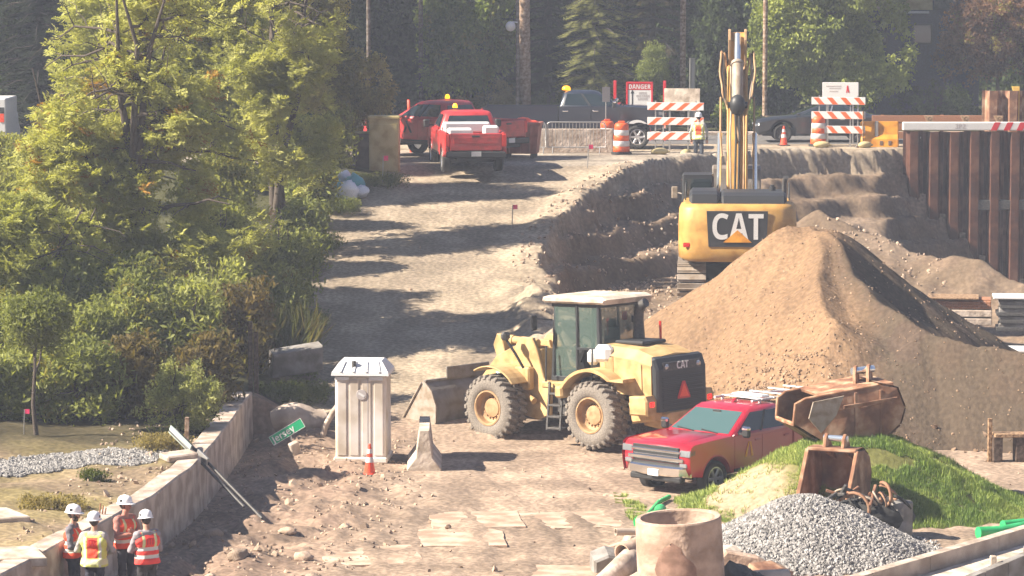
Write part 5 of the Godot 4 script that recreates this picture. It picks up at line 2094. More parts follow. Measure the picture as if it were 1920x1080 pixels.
	dup(fl, "pink survey flag at the right rim of the haul road near the street", at_ground(2.5, 111.0), 0.1, "pink survey flags").scale = Vector3.ONE * 1.4
	dup(fl, "pink survey flag on the right edge of the haul road by the pit corner", at_ground(0.0, 101.5), 0.2, "pink survey flags").scale = Vector3.ONE * 1.3
	dup(fl, "pink survey flag in the shrubs left of the haul road", at_ground(-6.2, 98.0, 0.5), -0.3, "pink survey flags")


func build_privy_corner() -> void:
	# portable toilet
	var t := thing("portable_toilet", "pale grey portable toilet with a white roof, behind the orange cone", "portable toilet", at_ground(-3.42, 76.6, -0.05), deg_to_rad(-4.0))
	var b := MB.new()
	b.box(Vector3(0, 1.02, 0), Vector3(1.16, 2.0, 1.16), 0.05)
	b.box(Vector3(0, 0.07, 0), Vector3(1.24, 0.14, 1.24), 0.03)
	part(t, "cabin", b, M.grey_plastic)
	for k in 4:
		b = MB.new()
		b.box(Vector3(-0.42 + 0.28 * k, 1.05, 0.585), Vector3(0.20, 1.74, 0.02), 0.008)
		part(t, "door_panel" if k < 3 else "front_panel", b, M.grey_plastic)
	b = MB.new()
	b.box(Vector3(0.17, 1.05, 0.592), Vector3(0.02, 1.8, 0.012))
	part(t, "door_seam", b, M.sign_grey)
	b = MB.new()
	b.box(Vector3(-0.42, 1.95, 0.60), Vector3(0.32, 0.08, 0.02), 0.005)
	b.box(Vector3(0.36, 1.95, 0.60), Vector3(0.32, 0.08, 0.02), 0.005)
	part(t, "vent_louvre", b, M.white_plastic)
	b = MB.new()
	b.xf = Transform3D(Basis(Vector3.RIGHT, PI / 2), Vector3(0.03, 1.58, 0.60))
	b.lathe([Vector2(0.0, 0.012), Vector2(0.115, 0.012), Vector2(0.12, 0.0)], 20, true)
	var em := part(t, "round_emblem", b, M.sign_grey)
	b = MB.new()
	b.xf = Transform3D(Basis(Vector3(0, 0, 1), -0.5), Vector3(0.03, 1.58, 0.614))
	b.box(Vector3.ZERO, Vector3(0.16, 0.05, 0.006))
	part(em, "emblem_mark", b, M.white_plastic)
	b = MB.new()
	b.loft([[Vector3(0.66, 2.02, 0.66), Vector3(0.66, 2.02, -0.66), Vector3(-0.66, 2.02, -0.66), Vector3(-0.66, 2.02, 0.66)], [Vector3(0.65, 2.09, 0.65), Vector3(0.65, 2.09, -0.65), Vector3(-0.65, 2.09, -0.65), Vector3(-0.65, 2.09, 0.65)], [Vector3(0.50, 2.30, 0.40), Vector3(0.50, 2.30, -0.40), Vector3(-0.50, 2.30, -0.40), Vector3(-0.50, 2.30, 0.40)], [Vector3(0.46, 2.33, 0.34), Vector3(0.46, 2.33, -0.34), Vector3(-0.46, 2.33, -0.34), Vector3(-0.46, 2.33, 0.34)]], false)
	for k in 4:
		b.bar(Vector3(-0.45 + 0.3 * k, 2.10, 0.655), Vector3(-0.37 + 0.25 * k, 2.32, 0.39), 0.05, 0.03)
	var rf := part(t, "roof", b, M.white_plastic)
	b = MB.new()
	b.cyl(Vector3(-0.15, 2.15, 0.50), Vector3(-0.15, 2.34, 0.50), 0.05)
	part(rf, "vent_pipe", b, M.steel_dark)
	# cone before it
	cone_proto("orange cone with two white bands standing in front of the portable toilet", at_ground(-3.19, 74.6), 1.0)
	# barrier end
	jersey("concrete_barrier", "short pale concrete barrier end-on between the portable toilet and the loader", at_ground(-2.0, 76.1, -0.04), deg_to_rad(91.0), 2.3, M.concrete_pale).scale = Vector3(1, 1.2, 1.3)
	# big grey block among the weeds
	b = MB.new()
	b.prism([Vector2(-0.70, 0), Vector2(0.62, 0.08), Vector2(0.66, 0.72), Vector2(-0.62, 0.62)], -0.33, 0.33, 0.03)
	var o := part(self, "concrete_block", b, M.concrete_grey)
	o.position = Vector3(-5.45, 1.06, -84.3)
	o.rotation = Vector3(0.08, 0.25, 0.06)
	tag(o, "dark grey concrete block tilted in the weeds behind the portable toilet", "concrete block")
	# culvert piece with a collapsed end
	b = MB.new()
	var pts := []
	var rr := []
	for k in 9:
		var f := k / 8.0
		pts.append(Vector3(-0.62 + 1.25 * f, 0.30 + 0.06 * sin(f * 6.0), 0.05 * sin(f * 9.0)))
		rr.append(0.25 + 0.13 * sin(PI * clampf(f * 1.1, 0, 1)) + 0.02 * sin(f * 25.0))
	b.tube(pts, rr, 14)
	o = part(self, "culvert_pipe", b, M.concrete)
	o.position = at_ground(-5.05, 79.4, 0.02)
	o.rotation = Vector3(0, 0.15, 0.04)
	tag(o, "stained length of concrete culvert half sunk in soil left of the portable toilet", "pipe")
	b = MB.new()
	b.tube([Vector3(0.30, 0.75, 0), Vector3(0.12, 0.52, 0), Vector3(-0.06, 0.2, 0), Vector3(-0.13, -0.1, 0)], 0.07, 8)
	o = part(self, "bent_pipe", b, M.concrete)
	o.position = at_ground(-4.32, 78.2, 0.05)
	tag(o, "bent grey pipe sticking out of the soil against the portable toilet", "pipe")
	# street name sign lying askew
	t = thing("street_sign", "green street name plate leaning askew on its broken post in the dirt", "street sign", Vector3(-5.23, 0.55, -77.4))
	t.rotation = Vector3(-0.25, 0.05, deg_to_rad(31.0))
	b = MB.new()
	b.box(Vector3.ZERO, Vector3(0.86, 0.235, 0.012), 0.004)
	var sp := part(t, "plate", b, M.sign_green)
	for q in [[0, 0.112, 0.85, 0.010], [0, -0.112, 0.85, 0.010], [0.424, 0, 0.010, 0.22], [-0.424, 0, 0.010, 0.22]]:
		b = MB.new()
		b.box(Vector3(q[0], q[1], 0.008), Vector3(q[2], q[3], 0.004))
		part(sp, "border", b, M.sheet_white)
	put_text(sp, "Jersey", 0.15, Vector3(-0.10, 0.0, 0.010), M.sheet_white, 0.95)
	b = MB.new()
	b.cyl(Vector3(0.02, -0.1, -0.03), Vector3(-0.12, -0.62, -0.05), 0.028, -1, 8)
	part(t, "post", b, M.galvanised)
	b = MB.new()
	b.box(Vector3.ZERO, Vector3(0.22, 0.42, 0.16), 0.02)
	o = part(self, "concrete_chunk", b, M.concrete)
	o.position = at_ground(-5.0, 76.9, 0.12)
	o.rotation = Vector3(0.1, 0.5, 0.35)
	tag(o, "small upright concrete chunk under the leaning street name plate", "concrete chunk")
	# dark post at the wall's end
	t = thing("fence_post", "dark square post standing at the far end of the retaining wall", "post", at_ground(-6.35, 81.0))
	for k in 2:
		b = MB.new()
		b.bar(Vector3(0.14 * k, -0.2, 0.05 * k), Vector3(0.14 * k, 1.7 - 0.25 * k, 0.05 * k), 0.11, 0.11, Vector3.RIGHT, 0.015)
		part(t, "post", b, M.timber_dark)
	# stones and chunks in the rough soil
	var cr := RandomNumberGenerator.new()
	cr.seed = 91
	var spots := [[-4.5, 66.5, 0.30], [-5.2, 63.2, 0.42], [-4.0, 63.6, 0.34], [-3.7, 61.2, 0.45], [-5.6, 61.4, 0.25], [-3.2, 70.6, 0.28], [-3.4, 67.6, 0.25], [-5.9, 65.6, 0.35]]
	var names := ["pale stone in the spoil right of the fallen sign posts", "broad flat lump of earth and concrete nearest the shaded wall foot", "angular lump at the middle of the churned spoil strip", "big crumbling lump at the front right of the spoil strip", "small grey stone close behind the rightmost worker", "pale flat stone on the spoil in front of the orange cone", "brown broken lump at the right edge of the spoil strip", "rounded lump lying in the shade of the retaining wall"]
	for i in spots.size():
		var q: Array = spots[i]
		o = part(self, "rubble_stone", lump_mesh(40 + i, 0.55), M.worn_slab if i % 2 == 0 else M.soil_lump)
		o.position = at_ground(q[0], q[1], q[2] * 0.12)
		o.scale = Vector3.ONE * q[2] * 0.58
		o.rotation.y = cr.randf() * TAU
		tag(o, names[i], "stone", "stones in the churned spoil")
	# worn concrete slabs showing through the dirt
	var sl := thing("old_pavement", "worn pale concrete paving showing through the dirt in front of the workers' right", "pavement", Vector3.ZERO)
	sl.remove_meta("category")
	sl.set_meta("kind", "structure")
	for j in 6:
		for k in 4:
			var x := -3.1 + 2.0 * k + 0.35 * float(j % 2)
			var d := 58.0 + 2.1 * j
			if (j * 3 + k * 2) % 5 in [1, 3] or (j > 3 and k == 0):
				continue
			b = MB.new()
			b.xf = Transform3D(Basis(Vector3.RIGHT, -PI / 2), Vector3.ZERO)
			var c := [Vector2(-0.96, -1.0), Vector2(0.96, -1.0), Vector2(0.96, 1.0), Vector2(-0.96, 1.0)]
			var poly := []
			for q in 4:
				for w in 5:
					var pt: Vector2 = c[q].lerp(c[(q + 1) % 4], w / 5.0)
					poly.append(pt * cr.randf_range(0.965, 1.0) if w > 0 else pt * (0.99 if cr.randf() < 0.6 else 0.82))
			b.prism(poly, -0.15, 0.0, 0.005)
			o = part(sl, "paving_slab", b, M.worn_slab)
			o.position = Vector3(x, -0.006 + cr.randf_range(-0.008, 0.006), -d)
			o.rotation = Vector3(cr.randf_range(-0.006, 0.006), cr.randf_range(-0.12, 0.2), cr.randf_range(-0.006, 0.006))


func build_street() -> void:
	# carriageway and far kerb
	var b := MB.new()
	b.box(Vector3(0, 4.69, -126.6), Vector3(120.0, 0.04, 6.0))
	var o := part(self, "street", b, M.asphalt)
	tag(o, "grey asphalt street crossing beyond the head of the haul road", "", "", "structure")
	b = MB.new()
	b.box(Vector3(0, 4.76, -129.9), Vector3(120.0, 0.16, 0.4), 0.02)
	o = part(self, "kerb", b, M.concrete)
	tag(o, "pale concrete kerb along the far side of the street", "", "", "structure")
	# barricades
	var y := 4.70
	barricade("three-rail striped barricade left of the excavator boom, a worker standing before it", Vector3(5.75, gh(5.75, -118.0), -118.0), deg_to_rad(-12.0), 2.0, 1.0)
	barricade("three-rail striped barricade in front of the black sedan on the right", Vector3(11.85, gh(11.85, -122.0), -122.0), deg_to_rad(-10.0), 1.95, -1.0)
	sand_bag("pale sandbag on the left foot of the left barricade", Vector3(5.15, gh(5.15, -117.3), -117.3), 0.3)
	sand_bag("yellowish heaped sandbag on the right foot of the left barricade", Vector3(6.08, gh(6.08, -117.3), -117.3), 1.1, 1.9)
	sand_bag("sandbag on the left foot of the right barricade", Vector3(11.2, gh(11.2, -121.4), -121.4), 0.3)
	sand_bag("sandbag between the right barricade and the yellow water barrier", Vector3(12.75, gh(12.75, -121.3), -121.3), 0.8)
	# drums and cone
	var d := drum_proto("nearer orange and white drum beside the steel fence", at_ground(3.82, 117.2))
	dup(d, "orange and white drum just behind the nearer one at the end of the steel fence", at_ground(3.36, 118.6), 0.4, "orange and white drums on the street")
	dup(d, "orange and white drum at the left end of the right barricade", at_ground(11.15, 122.2), 1.0, "orange and white drums on the street")
	cone_proto("orange cone on the street in front of the black sedan", at_ground(9.92, 122.6), 1.0)
	# boards behind the barricades
	var t := board_sign("road_sign", "pale notice board standing behind the left striped barricade", at_ground(6.05, 119.6, -0.15), deg_to_rad(-10.0), 1.28, 0.80, 1.55, M.concrete_pale)
	put_text(t, "ROAD CLOSED", 0.10, Vector3(0.05, 1.72, 0.020), M.sign_grey, 0.9)
	t = board_sign("road_sign", "white notice board with a red figure mark behind the right barricade", at_ground(12.05, 123.4), deg_to_rad(-8.0), 1.32, 0.78, 1.50, M.sheet_white)
	for q in [[-0.25, 2.14, 0.55, 0.035], [-0.20, 2.06, 0.42, 0.03], [-0.25, 1.95, 0.30, 0.03]]:
		b = MB.new()
		b.box(Vector3(q[0], q[1], 0.02), Vector3(q[2], q[3], 0.006))
		part(t, "printed_line", b, M.sign_grey)
	b = MB.new()
	b.xf = Transform3D(Basis(), Vector3(0.26, 2.02, 0.019))
	b.prism([Vector2(-0.06, -0.12), Vector2(-0.02, -0.12), Vector2(0.0, -0.03), Vector2(0.03, -0.12), Vector2(0.07, -0.12), Vector2(0.035, 0.05), Vector2(0.02, 0.14), Vector2(-0.03, 0.14), Vector2(-0.035, 0.02)], -0.003, 0.004)
	part(t, "printed_figure", b, M.sign_red)
	# danger board with its frame
	t = thing("danger_sign", "white danger board in a red frame between red posts behind the navy pickup", "sign", at_ground(4.78, 126.0, -1.0), deg_to_rad(-6.0))
	b = MB.new()
	b.box(Vector3(0, 2.35, 0), Vector3(0.92, 1.6, 0.03), 0.006)
	var bd := part(t, "board", b, M.sheet_white)
	for q in [[-0.47, 2.35, 0.07, 1.68], [0.47, 2.35, 0.07, 1.68], [0, 3.17, 1.0, 0.07], [0, 1.52, 1.0, 0.07]]:
		b = MB.new()
		b.box(Vector3(q[0], q[1], 0.012), Vector3(q[2], q[3], 0.05), 0.008)
		part(t, "frame_bar", b, M.sign_red)
	b = MB.new()
	b.box(Vector3(0, 3.02, 0.019), Vector3(0.87, 0.23, 0.006))
	part(bd, "red_header", b, M.sign_red)
	put_text(bd, "DANGER", 0.165, Vector3(0, 3.02, 0.025), M.sheet_white, 0.90)
	put_text(bd, "HIGH", 0.085, Vector3(0.12, 2.78, 0.019), M.sign_grey)
	put_text(bd, "VOLTAGE", 0.085, Vector3(0.12, 2.67, 0.019), M.sign_grey)
	put_text(bd, "ABOVE", 0.085, Vector3(0.12, 2.56, 0.019), M.sign_grey)
	b = MB.new()
	b.box(Vector3(-0.27, 2.5, 0.019), Vector3(0.045, 0.55, 0.006))
	b.box(Vector3(-0.24, 2.25, 0.022), Vector3(0.16, 0.06, 0.006))
	part(bd, "arrow_shaft", b, M.sign_black)
	b = MB.new()
	b.xf = Transform3D(Basis(), Vector3(-0.27, 2.80, 0.020))
	b.prism([Vector2(-0.07, -0.03), Vector2(0.07, -0.03), Vector2(0, 0.11)], -0.003, 0.004)
	part(bd, "arrow_head", b, M.sign_black)
	for x: float in [-0.92, 0.94]:
		b = MB.new()
		b.bar(Vector3(x, 0, 0), Vector3(x, 3.25, 0), 0.11, 0.11, Vector3.RIGHT, 0.01)
		part(t, "post", b, M.sign_red)
	for x: float in [-0.4, 0.4]:
		b = MB.new()
		b.bar(Vector3(x, 0, -0.06), Vector3(x, 1.5, -0.06), 0.08, 0.08)
		part(t, "post", b, M.sign_red)
	# small sign before the navy pickup
	t = thing("small_sign", "small pale sign on a thin post in front of the navy pickup's door", "sign", at_ground(3.32, 118.9), 0.2)
	b = MB.new()
	b.cyl(Vector3(0, 0, 0), Vector3(0, 2.3, 0), 0.02, -1, 6)
	part(t, "post", b, M.galvanised)
	b = MB.new()
	b.box(Vector3(0, 2.02, 0.03), Vector3(0.28, 0.52, 0.012))
	part(t, "board", b, M.galvanised)
	# crowd fence
	var fence_label := ["steel crowd barrier section standing between the dumpster and the drums", "short steel crowd barrier section just right of the dumpster"]
	for k in 2:
		var w := 2.05 if k == 0 else 0.75
		t = thing("crowd_barrier", fence_label[k], "barrier", at_ground(2.25 if k == 0 else 0.80, 117.6), deg_to_rad(-2.0), "steel crowd barriers on the street")
		b = MB.new()
		var hw := w * 0.5
		b.tube([Vector3(-hw, 0.22, 0), Vector3(-hw, 0.98, 0), Vector3(-hw + 0.04, 1.07, 0), Vector3(-hw + 0.12, 1.10, 0), Vector3(hw - 0.12, 1.10, 0), Vector3(hw - 0.04, 1.07, 0), Vector3(hw, 0.98, 0), Vector3(hw, 0.22, 0), Vector3(-hw, 0.22, 0)], 0.024, 7)
		part(t, "frame", b, M.galvanised)
		var n := int(w / 0.115)
		for i in n:
			b = MB.new()
			var x := -hw + (i + 0.5) * w / n
			b.cyl(Vector3(x, 0.22, 0), Vector3(x, 1.10, 0), 0.011, -1, 5, false)
			part(t, "bar", b, M.galvanised)
		for s: float in [-hw * 0.8, hw * 0.8]:
			b = MB.new()
			b.tube([Vector3(s, 0.24, 0), Vector3(s, 0.03, 0.28), Vector3(s, 0.0, 0.32)], 0.018, 6)
			b.tube([Vector3(s, 0.24, 0), Vector3(s, 0.03, -0.28), Vector3(s, 0.0, -0.32)], 0.018, 6)
			part(t, "foot", b, M.galvanised)
	# low concrete kerb wall seen through the fence
	b = MB.new()
	b.box(Vector3(0, 0.42, 0), Vector3(3.3, 0.84, 0.14), 0.02)
	o = part(self, "plywood_screen", b, M.concrete)
	o.position = at_ground(1.9, 118.2)
	tag(o, "tan plywood sheet standing just behind the steel crowd barrier", "screen")
	# dumpster
	t = thing("dumpster", "faded red dumpster full of rubbish, right of the red pickup seen from behind", "dumpster", at_ground(0.30, 115.2), deg_to_rad(-6.0))
	b = MB.new()
	b.loft([[Vector3(-0.58, 0.16, 0.5), Vector3(0.58, 0.16, 0.5), Vector3(0.58, 0.16, -0.5), Vector3(-0.58, 0.16, -0.5)], [Vector3(-0.68, 1.12, 0.62), Vector3(0.68, 1.12, 0.62), Vector3(0.68, 1.12, -0.62), Vector3(-0.68, 1.12, -0.62)], [Vector3(-0.72, 1.13, 0.66), Vector3(0.72, 1.13, 0.66), Vector3(0.72, 1.13, -0.66), Vector3(-0.72, 1.13, -0.66)], [Vector3(-0.72, 1.22, 0.66), Vector3(0.72, 1.22, 0.66), Vector3(0.72, 1.22, -0.66), Vector3(-0.72, 1.22, -0.66)]], false)
	part(t, "bin", b, M.dumpster)
	for k in 3:
		b = MB.new()
		var x := -0.42 + 0.42 * k
		b.bar(Vector3(x * 0.9, 0.18, 0.52), Vector3(x, 1.10, 0.635), 0.08, 0.06)
		part(t, "rib", b, M.dumpster)
	b = MB.new()
	b.xf = at_xf(Vector3(-0.22, 0.88, 0.66), -7.5)
	b.box(Vector3.ZERO, Vector3(0.30, 0.30, 0.008))
	part(t, "label_plate", b, M.sheet_white)
	b = MB.new()
	for q in [[-0.3, 0.12, 0.3], [0.1, 0.2, 0.35], [0.4, 0.1, 0.25]]:
		b.ball(Vector3(q[0], 1.2, 0.1), Vector3(q[2], q[1], 0.35), 10, 6)
	part(t, "rubbish", b, M.red_orange)
	for x: float in [-0.45, 0.45]:
		for z: float in [-0.4, 0.4]:
			b = MB.new()
			b.cyl(Vector3(x, 0.09, z - 0.04), Vector3(x, 0.09, z + 0.04), 0.09)
			part(t, "caster", b, M.black_rubber)
	# tan and brown cabinets by the trees
	t = thing("utility_cabinet", "tall tan sheet metal cabinet at the left of the red pickups", "cabinet", at_ground(-4.18, 110.2, -0.1), deg_to_rad(-3.0))
	b = MB.new()
	b.box(Vector3(0, 0.9, 0), Vector3(0.98, 1.8, 0.55), 0.02)
	part(t, "housing", b, M.tan_paint)
	b = MB.new()
	b.box(Vector3(0, 1.86, 0), Vector3(1.06, 0.10, 0.65), 0.02)
	b.box(Vector3(0, 1.78, 0.28), Vector3(1.0, 0.05, 0.03))
	part(t, "top", b, M.tan_paint)
	b = MB.new()
	b.box(Vector3(0.0, 0.86, 0.282), Vector3(0.86, 1.56, 0.02), 0.006)
	part(t, "door", b, M.tan_paint)
	t = thing("brown_box", "narrow dark brown cabinet half hidden by leaves left of the tan cabinet", "cabinet", at_ground(-4.92, 110.8, -0.05), 0.15)
	b = MB.new()
	b.box(Vector3(0, 0.6, 0), Vector3(0.5, 1.2, 0.5), 0.02)
	part(t, "housing", b, M.brown_paint)
	b = MB.new()
	b.box(Vector3(0, 1.21, 0), Vector3(0.56, 0.05, 0.56), 0.01)
	part(t, "lid", b, M.tan_paint)
	b = MB.new()
	b.lathe([Vector2(0.055, 0.0), Vector2(0.055, 1.5), Vector2(0.05, 1.85), Vector2(0.0, 1.86)], 10)
	o = part(self, "marker_post", b, M.red_orange)
	o.position = at_ground(-3.55, 118.4)
	o.rotation.z = 0.05
	tag(o, "orange plastic marker post standing behind the left red pickup", "post")
	# rubbish bags in the bank
	var bag_names := ["large pale rubbish bag lowest in the pile of bags by the cabinets", "blue rubbish bag on top of the pile of bags by the cabinets", "small white rubbish bag right of the large pale one", "white crumpled bag behind the blue rubbish bag", "greenish white bag at the left of the rubbish pile"]
	var bags := [[-5.2, 105.2, 0.55, 0], [-4.95, 106.6, 0.5, 1], [-4.72, 105.6, 0.32, 0], [-5.35, 106.9, 0.36, 0], [-5.62, 105.9, 0.34, 1]]
	for i in bags.size():
		var q: Array = bags[i]
		o = part(self, "rubbish_bag", lump_mesh(60 + i, 0.85), M.bag_white if q[3] == 0 else M.bag_blue)
		o.position = at_ground(q[0], q[1], 0.22)
		o.rotation.y = i * 1.3
		o.scale = Vector3.ONE * q[2] * 0.72
		tag(o, bag_names[i], "rubbish bag", "rubbish bags dumped on the bank")
	# poles
	var p := pole("utility_pole", "thick round wooden utility pole rising behind the navy pickup's bed", "utility pole", 0.55, 134.0, 11.5, 0.235, M.pole_wood)
	p.rotation.z = 0.012
	b = MB.new()
	b.bar(Vector3(-0.2, 7.2, 0.0), Vector3(-0.55, 7.2, 0.0), 0.05, 0.05)
	part(p, "bracket", b, M.galvanised)
	p = pole("utility_pole", "slim grey pole close to the left of the thick wooden pole", "utility pole", 0.22, 132.4, 11.5, 0.075, M.pole_grey)
	b = MB.new()
	b.xf = at_xf(Vector3(-0.28, 4.2, 0.1))
	b.ball(Vector3.ZERO, Vector3(0.2, 0.2, 0.2))
	b.tube([Vector3(0.0, 0.0, 0), Vector3(0.1, 0.18, 0), Vector3(0.28, 0.15, 0)], 0.03, 6)
	part(p, "lamp_globe", b, M.white_plastic)
	pole("utility_pole", "thin grey pole in front of the dark trees left of the red pickups", "utility pole", -3.68, 136.0, 10.5, 0.10, M.pole_grey)
	pole("utility_pole", "thin dark pole rising behind the tan cabinet", "utility pole", -4.9, 115.0, 9.0, 0.075, M.pole_grey)
	p = pole("utility_pole", "tall brown wooden pole behind the pale notice board", "utility pole", 6.95, 137.0, 10.5, 0.13, M.pole_wood)
	p = pole("metal_post", "short pale square post beside the brown wooden pole", "post", 7.18, 134.0, 2.9, 0.14, M.galvanised)
	pole("utility_pole", "brown pole in front of the light green maple on the right", "utility pole", 10.0, 133.0, 10.5, 0.10, M.pole_wood)
	pole("utility_pole", "thin pale pole at the far left behind the yellow tree", "utility pole", -14.6, 118.0, 9.5, 0.10, M.galvanised)


func build_sheet_wall() -> void:
	var t := thing("sheet_pile_wall", "dark rusty sheet pile wall with a white capping beam at the right of the pit", "wall", Vector3(14.0, 0.12, -120.25))
	# interlocking trough-shaped piles
	var m := MB.new()
	var th := 0.03
	var prof := [Vector2(0.0, 0.0), Vector2(0.10, 0.0), Vector2(0.22, -0.30), Vector2(0.50, -0.30), Vector2(0.62, 0.0), Vector2(0.72, 0.0)]
	var poly := prof.duplicate()
	for i in range(prof.size() - 1, -1, -1):
		poly.append(prof[i] + Vector2(0, -th))
	m.xf = Transform3D(Basis(Vector3(1, 0, 0), Vector3(0, 0, -1), Vector3(0, 1, 0)), Vector3.ZERO)
	m.prism(poly, -2.5, 5.25)
	var mesh := m.mesh()
	for k in 12:
		var o := MeshInstance3D.new()
		o.mesh = mesh
		o.material_override = M.pile_steel
		o.name = "sheet_pile" if k == 0 else "sheet_pile_%03d" % k
		o.position = Vector3(0.725 * k, -0.02 * (k % 3), 0)
		t.add_child(o, true)
	var b := MB.new()
	b.box(Vector3(4.4, 5.42, 0.20), Vector3(8.9, 0.30, 0.30), 0.03)
	var cap := part(t, "capping_beam", b, M.sheet_white)
	for k in 14:
		b = MB.new()
		b.xf = Transform3D(Basis(), Vector3(3.25 + 0.46 * k, 5.42, 0.352))
		b.prism([Vector2(-0.17, -0.145), Vector2(0.05, -0.145), Vector2(0.19, 0.145), Vector2(-0.03, 0.145)], -0.002, 0.003)
		part(cap, "red_stripe", b, M.sign_red)
	put_text(cap, "3P2", 0.16, Vector3(2.0, 5.42, 0.354), M.sign_grey)
	for x: float in [0.58, 1.75]:
		b = MB.new()
		b.ball(Vector3(x, 5.0, 0.03), Vector3(0.05, 0.06, 0.03), 8, 6)
		part(t, "lifting_hole", b, M.sheet_white)
	for x: float in [3.9, 7.2]:
		b = MB.new()
		b.box(Vector3(x, 2.6, 0.15), Vector3(2.6, 0.35, 0.3), 0.02)
		part(t, "waler_beam", b, M.steel_dark)
	# timber wedge blocks behind the beam
	for k in 3:
		b = MB.new()
		b.prism([Vector2(-0.16, 0.52), Vector2(0.16, 0.52), Vector2(0.12, 0.0), Vector2(0.0, 0.0), Vector2(-0.04, 0.3)], -0.12, 0.12, 0.01)
		var o := part(self, "timber_block", b, M.timber)
		o.position = Vector3([14.95, 16.25, 17.45][k], 5.36, -120.62)
		tag(o, ["leftmost yellow timber block standing behind the white capping beam", "middle yellow timber block behind the white capping beam", "right yellow timber block behind the white capping beam, near the rusty piles"][k], "timber block", "timber blocks on the sheet pile wall")
	# reddish board fence beyond
	t = thing("board_fence", "low reddish brown board fence behind the sheet pile wall", "fence", Vector3(13.6, 4.7, -124.2))
	for k in 3:
		b = MB.new()
		b.box(Vector3(3.4, 0.3 + 0.3 * k, 0), Vector3(7.4, 0.26, 0.05), 0.01)
		part(t, "board", b, M.brick)
	for k in 4:
		b = MB.new()
		b.box(Vector3(0.1 + 2.2 * k, 0.5, -0.06), Vector3(0.12, 1.1, 0.07), 0.01)
		part(t, "post", b, M.brick)
	# tall rusty piles at the right edge
	t = thing("tall_sheet_piles", "tall rusty brown steel piles standing at the right edge behind the wall", "steel piles", Vector3(17.0, 4.6, -121.6))
	for k in 3:
		var o := MeshInstance3D.new()
		o.mesh = mesh
		o.material_override = M.rust
		o.name = "sheet_pile" if k == 0 else "sheet_pile_%03d" % k
		o.position = Vector3(0.725 * k, -3.1, 0)
		t.add_child(o, true)
	b = MB.new()
	b.prism([Vector2(-0.20, 2.3), Vector2(0.08, 2.3), Vector2(0.08, 0.75), Vector2(-0.05, 0.75), Vector2(-0.05, 1.8)], 0.02, 0.14, 0.01)
	b.xf = Transform3D()
	var br := part(t, "yellow_bracket", b, M.bracket_yellow)
	br.position = Vector3(1.25, 0.0, 0.02)
	put_text(t, "SKY", 0.30, Vector3(0.37, 1.05, 0.012), M.sign_grey, 0.6)
	# yellow water barrier
	t = thing("water_barrier", "yellow water-filled plastic barrier at the left end of the sheet pile wall", "barrier", at_ground(13.35, 122.0), deg_to_rad(-3.0))
	b = MB.new()
	b.xf = Transform3D(Basis(Vector3.UP, PI / 2), Vector3.ZERO)
	b.prism([Vector2(-0.28, 0.0), Vector2(0.28, 0.0), Vector2(0.26, 0.28), Vector2(0.16, 0.45), Vector2(0.13, 0.92), Vector2(-0.13, 0.92), Vector2(-0.16, 0.45), Vector2(-0.26, 0.28)], -0.68, 0.68, 0.04)
	part(t, "shell", b, M.yellow_plastic)
	for x: float in [0.05, 0.36]:
		b = MB.new()
		b.box(Vector3(x, 0.14, 0.272), Vector3(0.12, 0.16, 0.03), 0.01)
		part(t, "fork_slot", b, M.brown_paint)
	b = MB.new()
	b.box(Vector3(-0.12, 0.60, 0.16), Vector3(0.13, 0.66, 0.10), 0.02)
	part(t, "strap", b, M.galvanised)
	b = MB.new()
	b.bar(Vector3(-0.62, 0.1, 0.30), Vector3(-0.62, 1.3, 0.28), 0.10, 0.05, Vector3.RIGHT, 0.01)
	part(t, "post", b, M.timber)


func bucket_side() -> Array:
	return [Vector2(0.62, 0.0), Vector2(0.70, 0.55), Vector2(0.55, 0.98), Vector2(0.20, 1.22), Vector2(-0.25, 1.18), Vector2(-0.58, 0.95), Vector2(-0.66, 0.82)]


